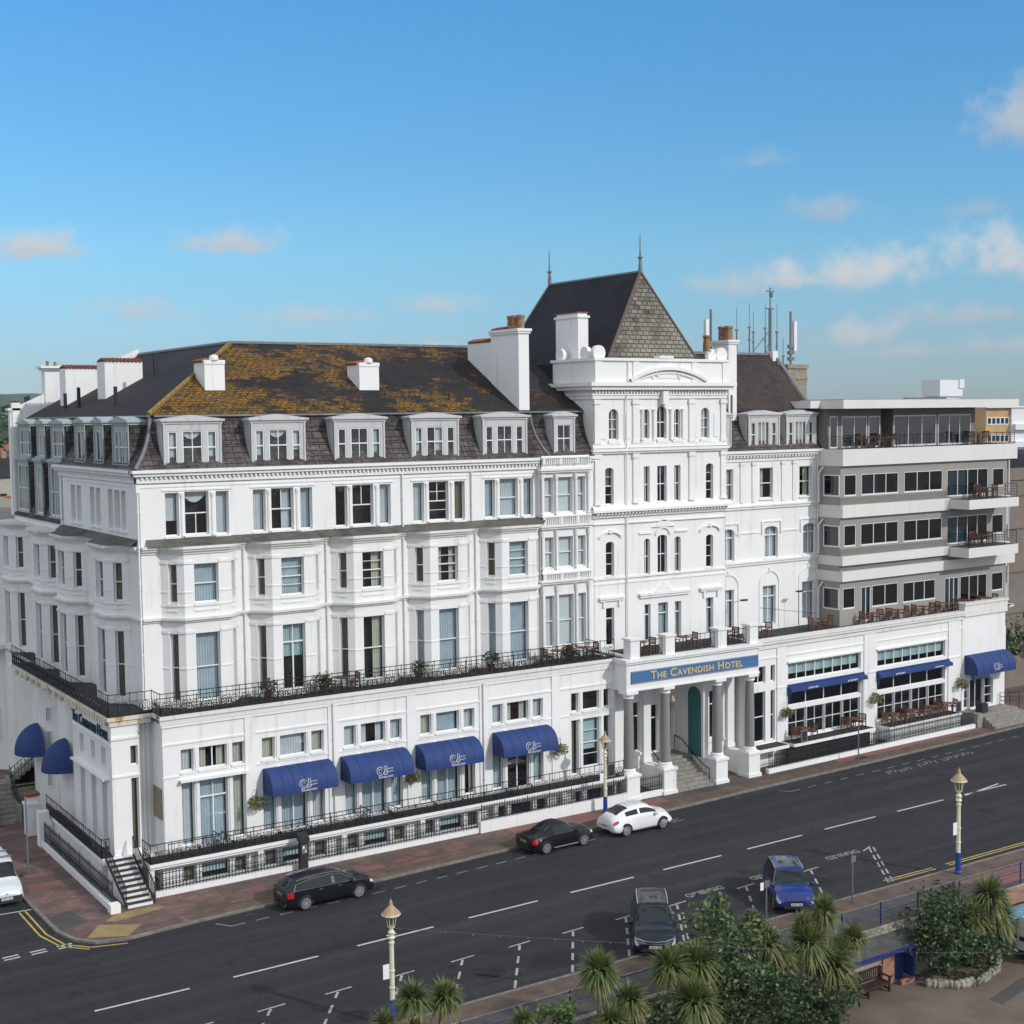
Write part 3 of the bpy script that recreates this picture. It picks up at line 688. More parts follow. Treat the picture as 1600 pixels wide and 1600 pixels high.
b.build('chimney', [M['white'], M['pot'], M['terracotta']], roof)
# gable coping at the far end of the side street front
b = MB(FR); b.add([(-.15, 24.7, 23.7), (-.15, 25.2, 23.7), (D, 25.2, RZ + .4), (D, 24.7, RZ + .4), (-.15, 24.7, 17), (-.15, 25.2, 17), (D, 24.7, 17), (D, 25.2, 17)], [(0, 3, 2, 1), (0, 4, 6, 3), (1, 2, 7, 5), (0, 1, 5, 4)])
b.box(-.3, .6, 24.6, 25.3, 23.7, 23.85)
b.build('gable_wall', M['white'], H)

# --- ground floor: projecting front (plane y -2) and projecting side pavilion (plane x -2)
gx = [2.75, 7.12, 11.78, 16.42, 21.08, 26.28]
up, lo, ba = [], [], []
ucur = [('f', 'cs', 'c'), ('c', 'f', 'c'), ('f', 'fs', 'f'), ('c', 'b', 'f'), ('f', 'cs', 'f'), ('-', '-', '-')]
lcur = [('f', 'b', 'c'), ('b', 'b', 'f'), ('f', 'b', 'b'), ('b', 'b', 'cs'), ('b', '-', 'b'), ('o', 'gq', '-')]
for k, c0 in enumerate(gx):
    hw, s0, s1 = (.74, 1.02, 1.68) if k < 5 else (.61, .92, 1.45)
    if k in (1, 2, 3, 4): hw, s0, s1 = .74, 1.03, 1.74
    for lst, z0, z1, sty, cu in ((up, 5.52, 6.66, 'w2' if k == 0 else 'p', ucur[k]), (lo, 1.58 if k < 5 else 2.1, 5.05, 'x' if k < 5 else 'sq', lcur[k]), (ba, .14, 1.0, 'p', 'ogo' if k not in (4, 5) else '---')):
        lst.append([(c0 - s1, c0 - s0, z0 if lst is not lo else 1.75, z1, 'p', cu[0]), (c0 - hw, c0 + hw, z0, z1, sty, cu[1] if cu[1] != 'g' else 'gq'), (c0 + s0, c0 + s1, z0 if lst is not lo else 1.75, z1, 'p', cu[2])])
g = MB(FR)
panel(g, .15, 28.05, 1.2, 8.0, [o for L in (up, lo) for t in L for o in t], -2, .24)
ba = [[(a - .29, b_ - .29, p_, q_, s_, c_) for (a, b_, p_, q_, s_, c_) in t] for t in ba]
panel(g, -.25, 27.6, -.15, 1.3, [o for t in ba for o in t], -2.75, .24); g.box(-.25, -.1, -2.748, -2, -.1, 1.3)
g.box(.15, .3, -1.998, .2, 0, 8.0); g.box(-.6, .15, -.3, -.05, 0, 8.2)
for z, hgt, ou in ((6.95, .09, .05), (5.32, .07, .04), (7.86, .14, .08), (1.53, .12, .05)):
    g.box(.10, 28.0, -2 - ou, -2.0, z, z + hgt)
for z in (2.2, 2.9, 3.6, 4.3, 5.0, 5.7, 6.4): 
    pass
for c0 in (4.72, 9.38, 14.1, 18.75, 23.7):     # flat piers between the bays
    g.box(c0 - .28, c0 + .28, -2.06, -2.0, 1.55, 7.85)
g.build('wall', M['white'], H)
s = MB(FR)
for t in up: window(FR, t, H, -1.84); sills(s, t, .08, -2)
for t in lo: window(FR, t, H, -1.84)
for t in ba: window(FR, t, H, -2.59, label='low basement window below the ironwork balcony')
for t in lo:
    for x in ((t[0][1] + t[1][0]) / 2, (t[1][1] + t[2][0]) / 2): s.box(x - .07, x + .07, -2.05, -1.98, 1.55, 5.05); s.box(x - .1, x + .1, -2.08, -1.98, 4.9, 5.1)
for t in up:
    for x in ((t[0][1] + t[1][0]) / 2, (t[1][1] + t[2][0]) / 2): s.box(x - .07, x + .07, -2.04, -1.98, 5.5, 6.7)
s.box(.95, 4.55, -2.32, -2.0, 5.06, 5.16)      # roller awning box over the first bay
s.build('window_surround', M['white'], H)
# side pavilion
pv = MB(LF)
pup = [(-4.6, -3.9, 5.75, 6.75, 'p', 'c'), (-2.7, -2.0, 5.75, 6.75, 'p', 'c'), (-.9 + .2, 0.1, 5.75, 6.75, 'p', 'c')]
pup = [(-4.7, -3.95, 5.75, 6.75, 'p', 'c'), (-2.75, -2.0, 5.75, 6.75, 'p', 'c'), (-.95, -.2, 5.75, 6.75, 'p', 'c')]
plo = [(-4.75, -3.9, 1.7, 5.1, 'y', 'b'), (-2.8, -1.95, 1.7, 5.1, 'y', 'b'), (-1.0, -.15, 1.7, 5.1, 'y', 'b')]
panel(pv, -6.0, .74, 0, 8.0, pup + plo, -2.0, .3)
pv.box(-5.6, .2, -2.3, -2.0, 5.2, 5.28); pv.box(-6.0, .74, -2.05, -2.0, 6.98, 7.06)
pf = MB(FR); fo = [(-1.06, -.68, 5.92, 6.92, 'p', 'o'), (-1.06, -.68, 1.6, 5.3, 'p', 'o')]
panel(pf, -2.0, -.6, 0, 8.0, fo, -.74, .2); pf.box(-.62, -.6, -.738, 0, 0, 8); pf.box(-2, -.6, -.80, -.74, 5.4, 5.5); pf.box(-2.02, -.6, -.82, -.74, 7.3, 7.42)
pf.box(-2., -.6, -.79, -.74, 1.5, 1.75)
n0 = len(pv.v); pv.v += pf.v; pv.f += [[i + n0 for i in f] for f in pf.f]; pv.mi += pf.mi; pv.sm += pf.sm
pv.F = FR
# recessed ground floor beyond the pavilion on the side street, with a canted bay
pv.box(-2.0, -.0, 5.9, 6.02, 0, 8.0); pv.box(-.9, -.6, 6.0, 25.0, 0, 8.2)
pv.prism([(-.9, 7.0), (-1.8, 7.9), (-1.8, 9.4), (-.9, 10.3)], 0, 8.0); pv.prism([(-.9, 12.6), (-1.8, 13.5), (-1.8, 15.0), (-.9, 15.9)], 0, 8.0)
pv.prism([(-.9, 18.6), (-1.8, 19.5), (-1.8, 21.0), (-.9, 21.9)], 0, 8.0)
pv.build('side_pavilion', M['white'], H)
for t in (pup, plo): window(LF, t, H, -1.78)
window(FR, fo, H, -.6)
for y0 in (7.0, 12.6):
    fc = frame(-.9, y0 + .0, 0) @ Matrix.Rotation(R(-45), 4, 'Z') @ Matrix.Translation((-1.27, -.012, 0))
    window(fc, [(.40, .80, 1.9, 5.2, 'y', 'o'), (.40, .80, 5.7, 6.6, 'p', '-')], H, -.05)
b = MB(FR)
for y in (-1.8,): b.box(.10, .16, -1.75, -.55, 3.2, 4.75)
b.build('side_panel', M['olive'], H, 'olive tinted side window in the shaded return wall')
# balcony slab over the ground floor
bl = MB(FR); bl.box(.0, 28.0, -2.18, .0, 8.27, 8.46); bl.box(.04, 28.0, -2.1, -1.9, 8.0, 8.268)
bl.build('balcony_slab', M['cream'], H)
bl = MB(FR); bl.box(-2.2, -.002, -.92, 18.2, 8.27, 8.46); bl.box(-2.1, -.002, -.84, 6.0, 8.0, 8.268)
for k in range(9): bl.box(-2.22, -1.2, 7.4 + k * 1.2, 7.75 + k * 1.2, 7.95, 8.268)
for k in range(17): bl.box(-2.28, -2.2, -.6 + k * .42, -.38 + k * .42, 8.05, 8.4)
bl.box(-2.3, -1.2, 14.3, 15.2, 8.2, 8.47); bl.box(-2.3, -1.2, 9.8, 10.6, 8.2, 8.472)
bl.build('balcony_slab', M['rust'], H, 'rust streaked balcony slab over the side street')
bl = MB(FR); bl.box(.1, 27.9, -2.05, -.01, 8.462, 8.475); bl.box(-2.05, -.01, -.8, 18, 8.463, 8.476); bl.build('balcony_floor', M['moss'], H)
bl = MB(FR); bl.box(.12, 27.9, -2.08, -1.96, 8.462, 8.60); bl.box(-2.12, -2.0, -.8, 18., 8.464, 8.60); bl.box(-2.1, .1, -.86, -.76, 8.466, 8.602)
bl.build('railing_kerb', M['moss'], H)
ornate_railing('balcony_railing', [(-2.12, 18.1), (-2.12, -.84), (.06, -.84), (.06, -2.1), (27.95, -2.1)], 8.5, 1.08, H)
# raised ground-floor gallery (slab over the area), its ironwork, steps
gl = MB(FR); gl.box(-1.08, 27.85, -3.32, -1.99, 1.40, 1.56); gl.box(-1.0, 27.85, -3.22, -2.0, 1.26, 1.40)
gl.box(-2.72, -2.0, -.92, 9.3, 1.36, 1.54); gl.box(-2.7, .2, -1.3, -.3, 1.30, 1.52)
for x in (-.95, 4.7, 9.4, 14.1, 18.8, 23.5): gl.box(x - .14, x + .14, -3.15, -2.9, -.1, 1.26)
gl.box(-2.6, -2.2, -.6, 9, -.1, 1.3)
gl.box(-1.05, -.1, -3.1, -2.9, -.1, 1.2) if False else None
gl.build('gallery_slab', M['white'], H)
gf = MB(FR); gf.box(-.98, 27.8, -3.2, -2.06, 1.562, 1.57); gf.box(-2.66, -2.05, -.9, 9.2, 1.542, 1.55); gf.build('gallery_floor', M['moss'], H)
ornate_railing('gallery_railing', [(-1.02, -2.05), (-1.02, -3.26), (27.7, -3.26)], 1.56, .95, H)
ornate_railing('gallery_railing', [(-2.68, 9.2), (-2.68, -.9), (-2.3, -.9)], 1.54, .95, H)
st = MB(FR); n = 9
for k in range(n): st.box(-2.5, -1.3, -4.25 + k * .335, -1.2, k * 1.5 / n, (k + 1) * 1.5 / n - (.001 if k < n - 1 else 0))
st.cur = 1
for k in range(n): st.box(-2.48, -1.32, -4.25 + k * .335 - .03, -4.25 + k * .335 + .31, (k + 1) * 1.5 / n, (k + 1) * 1.5 / n + .025)
st.build('front_steps', [M['white'], M['moss']], H)
b = MB(FR)
for x in (-2.58, -1.22):
    b.add([(x - .03, -4.3, 0), (x + .03, -4.3, 0), (x + .03, -1.2, 1.5), (x - .03, -1.2, 1.5), (x - .03, -4.3, 1.0), (x + .03, -4.3, 1.0), (x + .03, -1.2, 2.5), (x - .03, -1.2, 2.5)],
          [(4, 5, 6, 7)])
    for k in range(17): t = k / 16; b.tube([(x, -4.3 + 3.1 * t, 1.5 * t), (x, -4.3 + 3.1 * t, 1.5 * t + 1.0)], .022)
    b.tube([(x, -4.3, 1.0), (x, -1.2, 2.5)], .03); b.tube([(x, -4.3, .12), (x, -1.2, 1.6)], .05)
b.build('stair_railing', M['iron'], H)
# downpipes
for x, y, z0, z1 in ((-.10, -.10, 8.5, 19.8), (5.42, -.09, 8.5, 16.4), (10.14, -.09, 8.5, 16.4), (14.86, -.09, 8.5, 20.3), (19.58, -.09, 8.5, 16.4), (19.35, -.09, 17, 20.3), (24.05, -.10, 8.5, 16.4), (9.38, -2.12, 1.6, 8.0), (18.7, -2.12, 1.6, 8.0), (-.28, -.38, 1.5, 8.0), (-.05, -.38, 1.5, 8.0)):
    dp = MB(FR); dp.tube([(x, y, z0), (x, y, z1)], .055, 6)
    z = z0 + .9
    while z < z1: dp.tube([(x, y, z), (x, y, z + .1)], .075, 6); z += 1.8
    if x == -.10: dp.box(-.2, .0, -.2, .0, 19.4, 19.8)
    dp.build('downpipe', M['frame'], H)
# dark rooms behind the glass
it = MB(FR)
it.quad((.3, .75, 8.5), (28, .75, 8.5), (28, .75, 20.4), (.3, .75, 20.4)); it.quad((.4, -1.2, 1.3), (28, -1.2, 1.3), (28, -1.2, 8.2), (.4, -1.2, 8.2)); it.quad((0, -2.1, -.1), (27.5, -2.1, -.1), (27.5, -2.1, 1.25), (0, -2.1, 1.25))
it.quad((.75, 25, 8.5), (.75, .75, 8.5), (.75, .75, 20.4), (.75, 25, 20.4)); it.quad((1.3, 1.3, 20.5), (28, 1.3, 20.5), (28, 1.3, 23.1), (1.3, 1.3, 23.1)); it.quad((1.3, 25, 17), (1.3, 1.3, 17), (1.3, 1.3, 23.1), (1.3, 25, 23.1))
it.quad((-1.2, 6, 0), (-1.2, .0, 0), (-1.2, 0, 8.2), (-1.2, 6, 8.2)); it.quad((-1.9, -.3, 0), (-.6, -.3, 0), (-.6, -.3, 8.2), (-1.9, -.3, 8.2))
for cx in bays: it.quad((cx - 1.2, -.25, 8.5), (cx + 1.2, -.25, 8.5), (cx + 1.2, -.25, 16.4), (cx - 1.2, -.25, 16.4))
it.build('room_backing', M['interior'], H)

# --- fixed awnings over the restaurant windows
def awning(F, u0, u1, v0, zt, out, drop, parent, label, emblem=True, sub=None):
    mb = MB(F); n = 10; ins = .10
    P = lambda t: (v0 - out * math.sin(t * PI / 2) ** .9, zt - .04 - (drop - .22) * (1 - math.cos(t * PI / 2)) ** 1.05)
    prof = [P(k / n) for k in range(n + 1)] + [(v0 - out, zt - drop)]
    rows = [[(u0 + ins * min(1, k / n * 1.5) * .0 + (0 if k else .0), v, z) for k, (v, z) in enumerate(prof)], [(u1, v, z) for v, z in prof]]
    m = len(prof); seg = 6
    for j in range(seg):
        a, b = u0 + (u1 - u0) * j / seg, u0 + (u1 - u0) * (j + 1) / seg
        for k in range(m - 1): mb.quad((a, prof[k + 1][0], prof[k + 1][1]), (b, prof[k + 1][0], prof[k + 1][1]), (b, prof[k][0], prof[k][1]), (a, prof[k][0], prof[k][1]))
    for u in (u0, u1): mb.poly([(u, v0, zt - drop)] + [(u, v, z) for v, z in prof])
    mb.smooth = False
    for j in range(1, seg):
        u = u0 + (u1 - u0) * j / seg; mb.tube([(u, v - .004, z + .003) for v, z in prof], .012, 3, False)
    o = mb.build('awning', M['awning'], parent, label)
    if emblem:   # script emblem: oval flourish, looped capital, running line and a small word underneath
        e = MB(F); uc = u0 + (u1 - u0) * .54; s = .40
        def S(x, y):
            t = .86 - y * .42; v, z = P(max(0, min(1, t))); return (uc + x, v - .012, z + .008)
        def stroke(pts, r=.016): e.tube([S(p[0] * .8, p[1] * .72) for p in pts], r, 4, False)
        stroke([(-.36 + .26 * math.cos(a * PI / 8 + .6), .02 + .42 * math.sin(a * PI / 8 + .6)) for a in range(15)])
        stroke([(-.36 + .12 * math.cos(a * PI / 6), .02 + .22 * math.sin(a * PI / 6)) for a in range(11)], .013)
        stroke([(-.08, -.42), (-.02, .1), (.02, .48), (.16, .46), (.14, .14), (-.02, .04), (.18, .0), (.16, -.3), (-.04, -.40)], .018)
        stroke([(.2 + k * .055, .12 + (.11 if k % 2 else -.04)) for k in range(8)], .014)
        stroke([(.02, -.16), (.3, -.15), (.62, -.12)], .013)
        e.build('emblem', M['awnwhite'], o)
        if sub:
            v, z = P(.985)
            text(sub, 'lettering', M['awnwhite'], F @ Matrix.Translation((uc + .02, v - .02, zt - drop + .12)) @ Matrix.Rotation(R(90), 4, 'X'), .20, o, ext=.004)
    return o
nth = ['leftmost', 'second', 'third', 'rightmost']
for k, (a, b) in enumerate(((5.38, 9.05), (9.76, 13.55), (14.3, 18.0), (19.3, 23.02))):
    awning(FR, a, b, -2.07, 5.13, 1.2, 1.28, H, 'blue barrel awning with white script, %s of the four over the restaurant windows' % nth[k], sub='Restaurant')
# domed awnings on the side street
def dome(cy, r, zt, name):
    mb = MB(FR); n, m = 8, 10
    g = lambda i, j: (-1.8 - 1.35 * math.sin(i / n * PI / 2) * math.sin(j / m * PI), cy - r * math.cos(j / m * PI) * math.sin(i / n * PI / 2), zt - 1.7 * (1 - math.cos(i / n * PI / 2)))
    for i in range(n):
        for j in range(m): mb.quad(g(i, j), g(i, j + 1), g(i + 1, j + 1), g(i + 1, j))
    mb.build('awning', M['awning'], H, name)
dome(13.9, 1.4, 5.55, 'domed blue awning over the side entrance stairs'); dome(8.1, 1.15, 5.75, 'domed blue awning beside the side pavilion')
# side entrance stairs with railing
ss = MB(FR)
for k in range(9): ss.box(-4.3, -3.1, 13.4 + k * .3, 17, k * .2, (k + 1) * .2 - .001)
for k in range(6): ss.box(-3.1 + k * .3, -.9, 15.6, 16.9, 1.5 + k * .2, 1.8 + (k + 1) * .2)
ss.box(-3.1, -.9, 15.6, 16.9, 0, 1.6); ss.box(-4.5, -4.3, 13.2, 17, 0, 1.0); ss.box(-3.1, -2.95, 13.2, 16, 0, 1.0)
ss.build('side_steps', M['step'], H)
b = MB(FR)
for (p, q) in (((-3.02, 13.2, .9), (-3.02, 15.9, 2.8)), ((-4.4, 13.2, .9), (-4.4, 16.8, 3.2)), ((-3.0, 15.6, 2.7), (-1.0, 15.6, 4.2))):
    for t in (0, .5): b.tube([Vector(p) + Vector((0, 0, -t)), Vector(q) + Vector((0, 0, -t))], .025)
    for k in range(11): v = Vector(p).lerp(Vector(q), k / 10); b.tube([v - Vector((0, 0, .95)), v], .018)
b.build('stair_railing', M['iron'], H)
# raised lettering along the side frieze
text('The Cavendish Hotel', 'lettering', M['navy'], LF @ Matrix.Translation((-2.65, -2.06, 7.5)) @ Matrix.Rotation(R(90), 4, 'X'), .82, H, True, .03, sx=.86)
# =================================================================== ENTRANCE TOWER with portico (front plane y 0, x 28.05 .. 38.62)
T = thing('entrance_tower', 'white stucco entrance tower with steep grey slate roof, arched windows and columned portico', 'tower block', (33.3, 4, 0), world=True)
X0, X1 = 28.05, 38.62
tw = []
def tri(z0, z1, cz=None, arch=True): return [(31.94, 32.40, z0, z1, 'sv', '-'), (33.0, 33.76, z0, (cz or z1), 'sv', '-'), (34.38, 34.88, z0, z1, 'sv', '-')]
fl = [
  [[(29.25, 29.98, 21.45, 23.33, 'g23', 'cr')], tri(21.46, 23.3, 23.5), [(36.58, 37.28, 21.42, 23.36, 'g23', 'f')]],
  [[(28.94, 29.58, 17.5, 19.76, 'sq', 'oh')], tri(17.5, 19.76), [(36.98, 37.6, 17.5, 19.8, 'sq', '-')]],
  [[(28.95, 29.58, 13.1, 15.22, 'g13', '-')], tri(13.0, 15.25, 15.42), [(36.98, 37.58, 13.1, 15.22, 'g13', 'fl')]],
  [[(28.93, 29.56, 8.8, 11.14, 'y', '-')], [(31.93, 32.42, 8.8, 11.12, 'y', 'f'), (33.02, 33.82, 8.8, 11.14, 'y', 'b'), (34.38, 34.9, 8.8, 11.12, 'y', 'f')], [(36.98, 37.58, 8.8, 11.14, 'y', 'f')]]]
w = MB(FR)
allo = [o for f in fl for g_ in f for o in g_]
panel(w, X0, X1, 8.45, 24.9, allo, 0, .26)
w.box(X0, X0 + .02, .0, 5.5, 8.45, 24.9); w.box(X1 - .02, X1, .0, 5.5, 8.45, 24.9); w.box(X0 + .02, X1 - .02, 5.3, 5.5, 20, 24.9)
for f, ar in zip(fl, ((1, 1, 1), (1, 0, 1), (1, 1, 1), (0, 0, 0))):
    for g_, a in zip(f, ar):
        if a:
            for o in g_: arch_fill(w, o[0], o[1], o[3], 0, .2, (o[1] - o[0]) / 2 if f is fl[0] else .18)
w.build('wall', M['white'], T)
for f in fl:
    for g_ in f: window(FR, g_, T, .17, fw=.04)
d = MB(FR)
# bands and cornices
d.box(X0 - .06, X1 + .06, -.08, 0, 12.9, 13.02); d.box(X0 - .03, X1 + .03, -.05, 0, 12.6, 12.68)
d.box(X0 - .12, X1 + .12, -.14, 0, 16.72, 16.9); dentils(d, X0, X1, 16.9, 17.05, -.34, 0, .26, .13); d.box(X0 - .3, X1 + .3, -.45, .1, 17.051, 17.2); d.add([(X0 - .3, -.45, 17.2), (X1 + .3, -.45, 17.2), (X1 + .1, 0, 17.46), (X0 - .1, 0, 17.46)], [(0, 1, 2, 3)])
d.box(X0 - .1, X1 + .1, -.12, 0, 16.3, 16.36)
d.box(X0 - .12, X1 + .12, -.16, 0, 20.62, 20.74); d.box(X0 - .18, X1 + .18, -.26, 0, 20.741, 20.9)
d.box(X0 - .08, X1 + .08, -.10, 0, 20.95, 21.2)
d.box(X0 - .08, X1 + .08, -.1, 5.5, 23.95, 24.12); dentils(d, X0, X1, 24.3, 24.46, -.22, 0, .24, .12); d.box(X0 - .12, X1 + .12, -.13, 5.5, 24.15, 24.3)
d.box(X0 - .35, X1 + .35, -.42, 5.6, 24.5, 24.72); d.box(X0 - .5, X1 + .5, -.58, 5.7, 24.721, 24.95)
for x in (28.12, 31.05, 35.55, 38.2):     # pilasters through the storeys
    for z0, z1 in ((21.2, 23.9), (17.5, 20.6)): d.box(x, x + .42, -.1, 0, z0, z1); d.box(x - .06, x + .48, -.16, 0, z1 - .28, z1 - .02); d.box(x - .04, x + .46, -.14, 0, z0, z0 + .2)
for c0 in (29.62, 32.17, 33.4, 34.63, 36.93):
    d.box(c0 - .45, c0 + .45, -.12, 0, 21.2, 21.36)
# blind panels on the top storey
for c0 in (28.75, 30.6, 36.05, 37.9): d.box(c0 - .25, c0 + .25, -.04, 0, 21.5, 23.0)
# hoods: second floor
for c0, hw in ((29.27, .85), (37.28, .85)): arc_band(d, c0, 15.35, hw * .95, hw * 1.14, -.13, 0, 25, 155, 10, .55); d.box(c0 - .1, c0 + .1, -.14, 0, 15.74, 15.95); d.box(c0 - hw - .05, c0 - hw + .12, -.1, 0, 15.45, 15.58); d.box(c0 + hw - .12, c0 + hw + .05, -.1, 0, 15.45, 15.58)
d.add([(32.6, -.12, 15.95), (34.3, -.12, 15.95), (33.45, -.12, 16.45), (32.5, 0, 15.95), (34.4, 0, 15.95), (33.45, 0, 16.55)], [(0, 1, 2), (0, 2, 5, 3), (1, 4, 5, 2), (0, 3, 4, 1)])
d.box(31.5, 32.5, -.09, 0, 15.55, 15.66); d.box(34.4, 35.4, -.09, 0, 15.55, 15.66); arc_band(d, 33.4, 15.45, .5, .64, -.09, 0, 0, 180, 12, .8)
# hoods: first floor
for a, b in ((28.36, 30.3), (36.4, 38.3)): d.box(a, b, -.2, 0, 11.70, 11.84); d.box(a + .08, b - .08, -.13, 0, 11.58, 11.699); d.box(a + .3, a + .44, -.12, 0, 11.2, 11.58); d.box(b - .44, b - .3, -.12, 0, 11.2, 11.58)
d.box(31.45, 35.6, -.2, 0, 11.70, 11.84); d.box(31.55, 35.5, -.13, 0, 11.55, 11.699)
d.add([(32.8, -.15, 11.85), (34.1, -.15, 11.85), (33.45, -.15, 12.45), (32.7, 0, 11.87), (34.2, 0, 11.87), (33.45, 0, 12.55)], [(0, 1, 2), (0, 2, 5, 3), (1, 4, 5, 2), (0, 3, 4, 1)])
for f in fl[:3]:
    for g_ in f: sills(d, g_, .1)
for x in (31.78, 32.7, 34.07, 35.03): d.lathe([(.11, 21.4), (.08, 21.5), (.075, 23.1), (.13, 23.3)], (x, -.06), 8)
# keystone bracket
d.box(33.2, 33.65, -.4, 0, 23.6, 24.4)
d.build('cornice', M['white'], T)
dp = MB(FR); dp.tube([(30.5, -.12, 8.6), (30.5, -.12, 16.7)], .05, 6); dp.tube([(30.5, -.14, 17.4), (30.5, -.14, 24.4)], .05, 6); dp.build('downpipe', M['frame'], T)
p = MB(FR)   # parapet with segmental pediment and round-headed crests
p.box(X0, X1, -.25, .25, 24.951, 26.25); p.box(X0 - .12, X1 + .12, -.38, .36, 26.251, 26.42)
p.box(X0, X0 + .45, .25, 4.2, 24.951, 26.25); p.box(X0 - .12, X0 + .57, .36, 4.3, 26.253, 26.418); p.box(X1 - .45, X1, .25, 4.2, 24.952, 26.25); p.box(X1 - .57, X1 + .12, .36, 4.3, 26.253, 26.418)
for x in (X0 - .03, 30.9, 35.6, X1 - .47): p.box(x, x + .5, -.32, -.25, 24.96, 26.25)
arc_band(p, 33.7, 19.3, 6.42, 6.62, -.50, -.25, 62, 118, 20); arc_band(p, 33.7, 19.3, 6.2, 6.30, -.36, -.25, 64, 116, 20)
p.tube([(30.5, -.35, 25.0), (30.5, -.32, 26.2)], .04, 5); p.box(32.9, 34.4, -.30, -.25, 25.2, 25.6); p.box(32.9, 34.0, -.42, .2, 26.42, 26.6)
arc_band(p, 32.6, 25.4, .16, .26, -.33, -.25, -80, 200); arc_band(p, 34.7, 25.4, .16, .26, -.33, -.25, -80, 200)
def disc(x, y, z, r, ax):
    n = 16; pts = [(r * math.cos(2 * PI * k / n), r * math.sin(2 * PI * k / n)) for k in range(n)]
    h = .3
    if ax == 'y': p.add([(x + a, y - h / 2, z + b) for a, b in pts] + [(x + a, y + h / 2, z + b) for a, b in pts], [tuple(range(n)), tuple(range(2 * n - 1, n - 1, -1))] + [(k, k + n, (k + 1) % n + n, (k + 1) % n) for k in range(n)])
    else: p.add([(x - h / 2, y + a, z + b) for a, b in pts] + [(x + h / 2, y + a, z + b) for a, b in pts], [tuple(range(n - 1, -1, -1)), tuple(range(n, 2 * n))] + [(k, (k + 1) % n, (k + 1) % n + n, k + n) for k in range(n)])
for x in (28.45, 38.2): disc(x, -.02, 26.72, .46, 'y')
disc(28.3, 1.0, 26.72, .42, 'x'); disc(28.3, 3.6, 26.72, .42, 'x'); disc(38.35, 1.1, 26.72, .42, 'x'); disc(37.4, -.02, 26.6, .34, 'y')
p.build('parapet', M['white'], T)
# steep roof: front face is a pale slated hip, the flanks dark
za, zb = 32.0, 26.3
rf = MB(FR)
A, B, Cc, Dd = (29.75, .75, zb), (37.05, .75, zb), (37.05, 13.4, zb), (29.75, 13.4, zb); P1, P2 = (33.4, 2.1, za), (33.4, 12.2, za)
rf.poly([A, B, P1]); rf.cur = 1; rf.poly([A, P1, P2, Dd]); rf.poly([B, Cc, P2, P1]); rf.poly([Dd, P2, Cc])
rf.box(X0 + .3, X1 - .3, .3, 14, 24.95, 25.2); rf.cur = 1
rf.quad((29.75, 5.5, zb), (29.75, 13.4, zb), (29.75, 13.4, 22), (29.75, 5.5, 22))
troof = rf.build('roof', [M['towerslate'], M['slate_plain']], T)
hp = MB(FR)
for q in (A, B): hp.tube([q, P1], .09, 6)
hp.cur = 1; hp.tube([P1, P2], .09, 6); hp.tube([P2, Dd], .08, 6); hp.box(35.15, 35.5, 1.0, 1.12, 26.5, 27.15)
hp.build('ridge_tile', [pbr('brown_hip_tile', (.15, .10, .075), .8), M['lead']], troof)
for q in (P1, P2):
    f = MB(FR); x, y, z = q
    f.lathe([(.14, z - .05), (.12, z + .5), (.09, z + .55), (.09, z + .8), (.17, z + .84), (.17, z + .92), (.06, z + .96), (.05, z + 1.2), (.03, z + 1.3), (.02, z + 2.35), (.001, z + 2.4)], (x, y), 8)
    f.tube([(x - .06, y, z + 1.0), (x - .09, y, z + 2.2)], .012); f.build('finial', M['lead'], troof)
b = MB(FR); b.box(28.72, 29.5, 2.4, 4.8, 25, 29.0); b.box(28.64, 29.58, 2.32, 4.88, 29.0, 29.14); b.box(28.76, 29.46, 2.44, 4.76, 29.14, 29.3); b.cur = 1; b.box(28.68, 29.54, 2.36, 4.84, 29.30, 29.36)
b.build('chimney', [M['white'], M['terracotta']], troof)
# --- portico
E = MB(FR)
E.box(27.95, 38.5, -3.28, -.95, 6.55, 8.2); E.box(27.85, 38.6, -3.4, -.9, 8.201, 8.33); E.box(27.78, 38.66, -3.48, .0, 8.331, 8.50); E.box(27.9, 38.55, -3.33, -3.28, 6.56, 6.66)
for a in (28.3, 30.98, 35.14, 37.77): E.box(a - .05, a + .65, -3.3, -2.62, 8.502, 9.60); E.box(a - .12, a + .72, -3.38, -2.55, 9.601, 9.72)
E.box(28.25, 28.7, -2.6, -.1, 8.503, 8.6)
E.build('entablature', M['white'], T)
col_x = (28.32, 31.12, 35.26, 37.98)
for x in col_x:
    c = MB(FR); c.lathe([(.31, 1.9), (.315, 3.2), (.29, 5.0), (.265, 6.18)], (x, -2.98), 20); c.smooth = False
    c.cur = 1; c.lathe([(.30, 6.12), (.33, 6.16), (.30, 6.22), (.38, 6.36), (.40, 6.4)], (x, -2.98), 20); c.box(x - .42, x + .42, -3.4, -2.56, 6.40, 6.549)
    c.lathe([(.44, 1.62), (.46, 1.68), (.40, 1.76), (.42, 1.82), (.33, 1.9)], (x, -2.98), 20)
    c.build('column', [M['granite'], M['white']], T)
    q = MB(FR); q.box(x - .47, x + .47, -3.45, -2.45, .22, 1.45); q.box(x - .54, x + .54, -3.52, -2.4, 0, .219); q.box(x - .55, x + .55, -3.53, -2.38, 1.451, 1.58); q.box(x - .47, x + .47, -3.44, -2.46, 1.581, 1.64)
    q.box(x - .30, x + .30, -2.4, -1.0, 0, 1.45)
    q.build('pedestal', M['white'], T)
    q = MB(FR); q.box(x - .28, x + .28, -1.25, -.9, 1.5, 6.54); q.box(x - .33, x + .33, -1.3, -.9, 1.5, 1.8); q.box(x - .33, x + .33, -1.3, -.9, 6.2, 6.54); q.build('pilaster', M['white'], T)
pw = MB(FR)
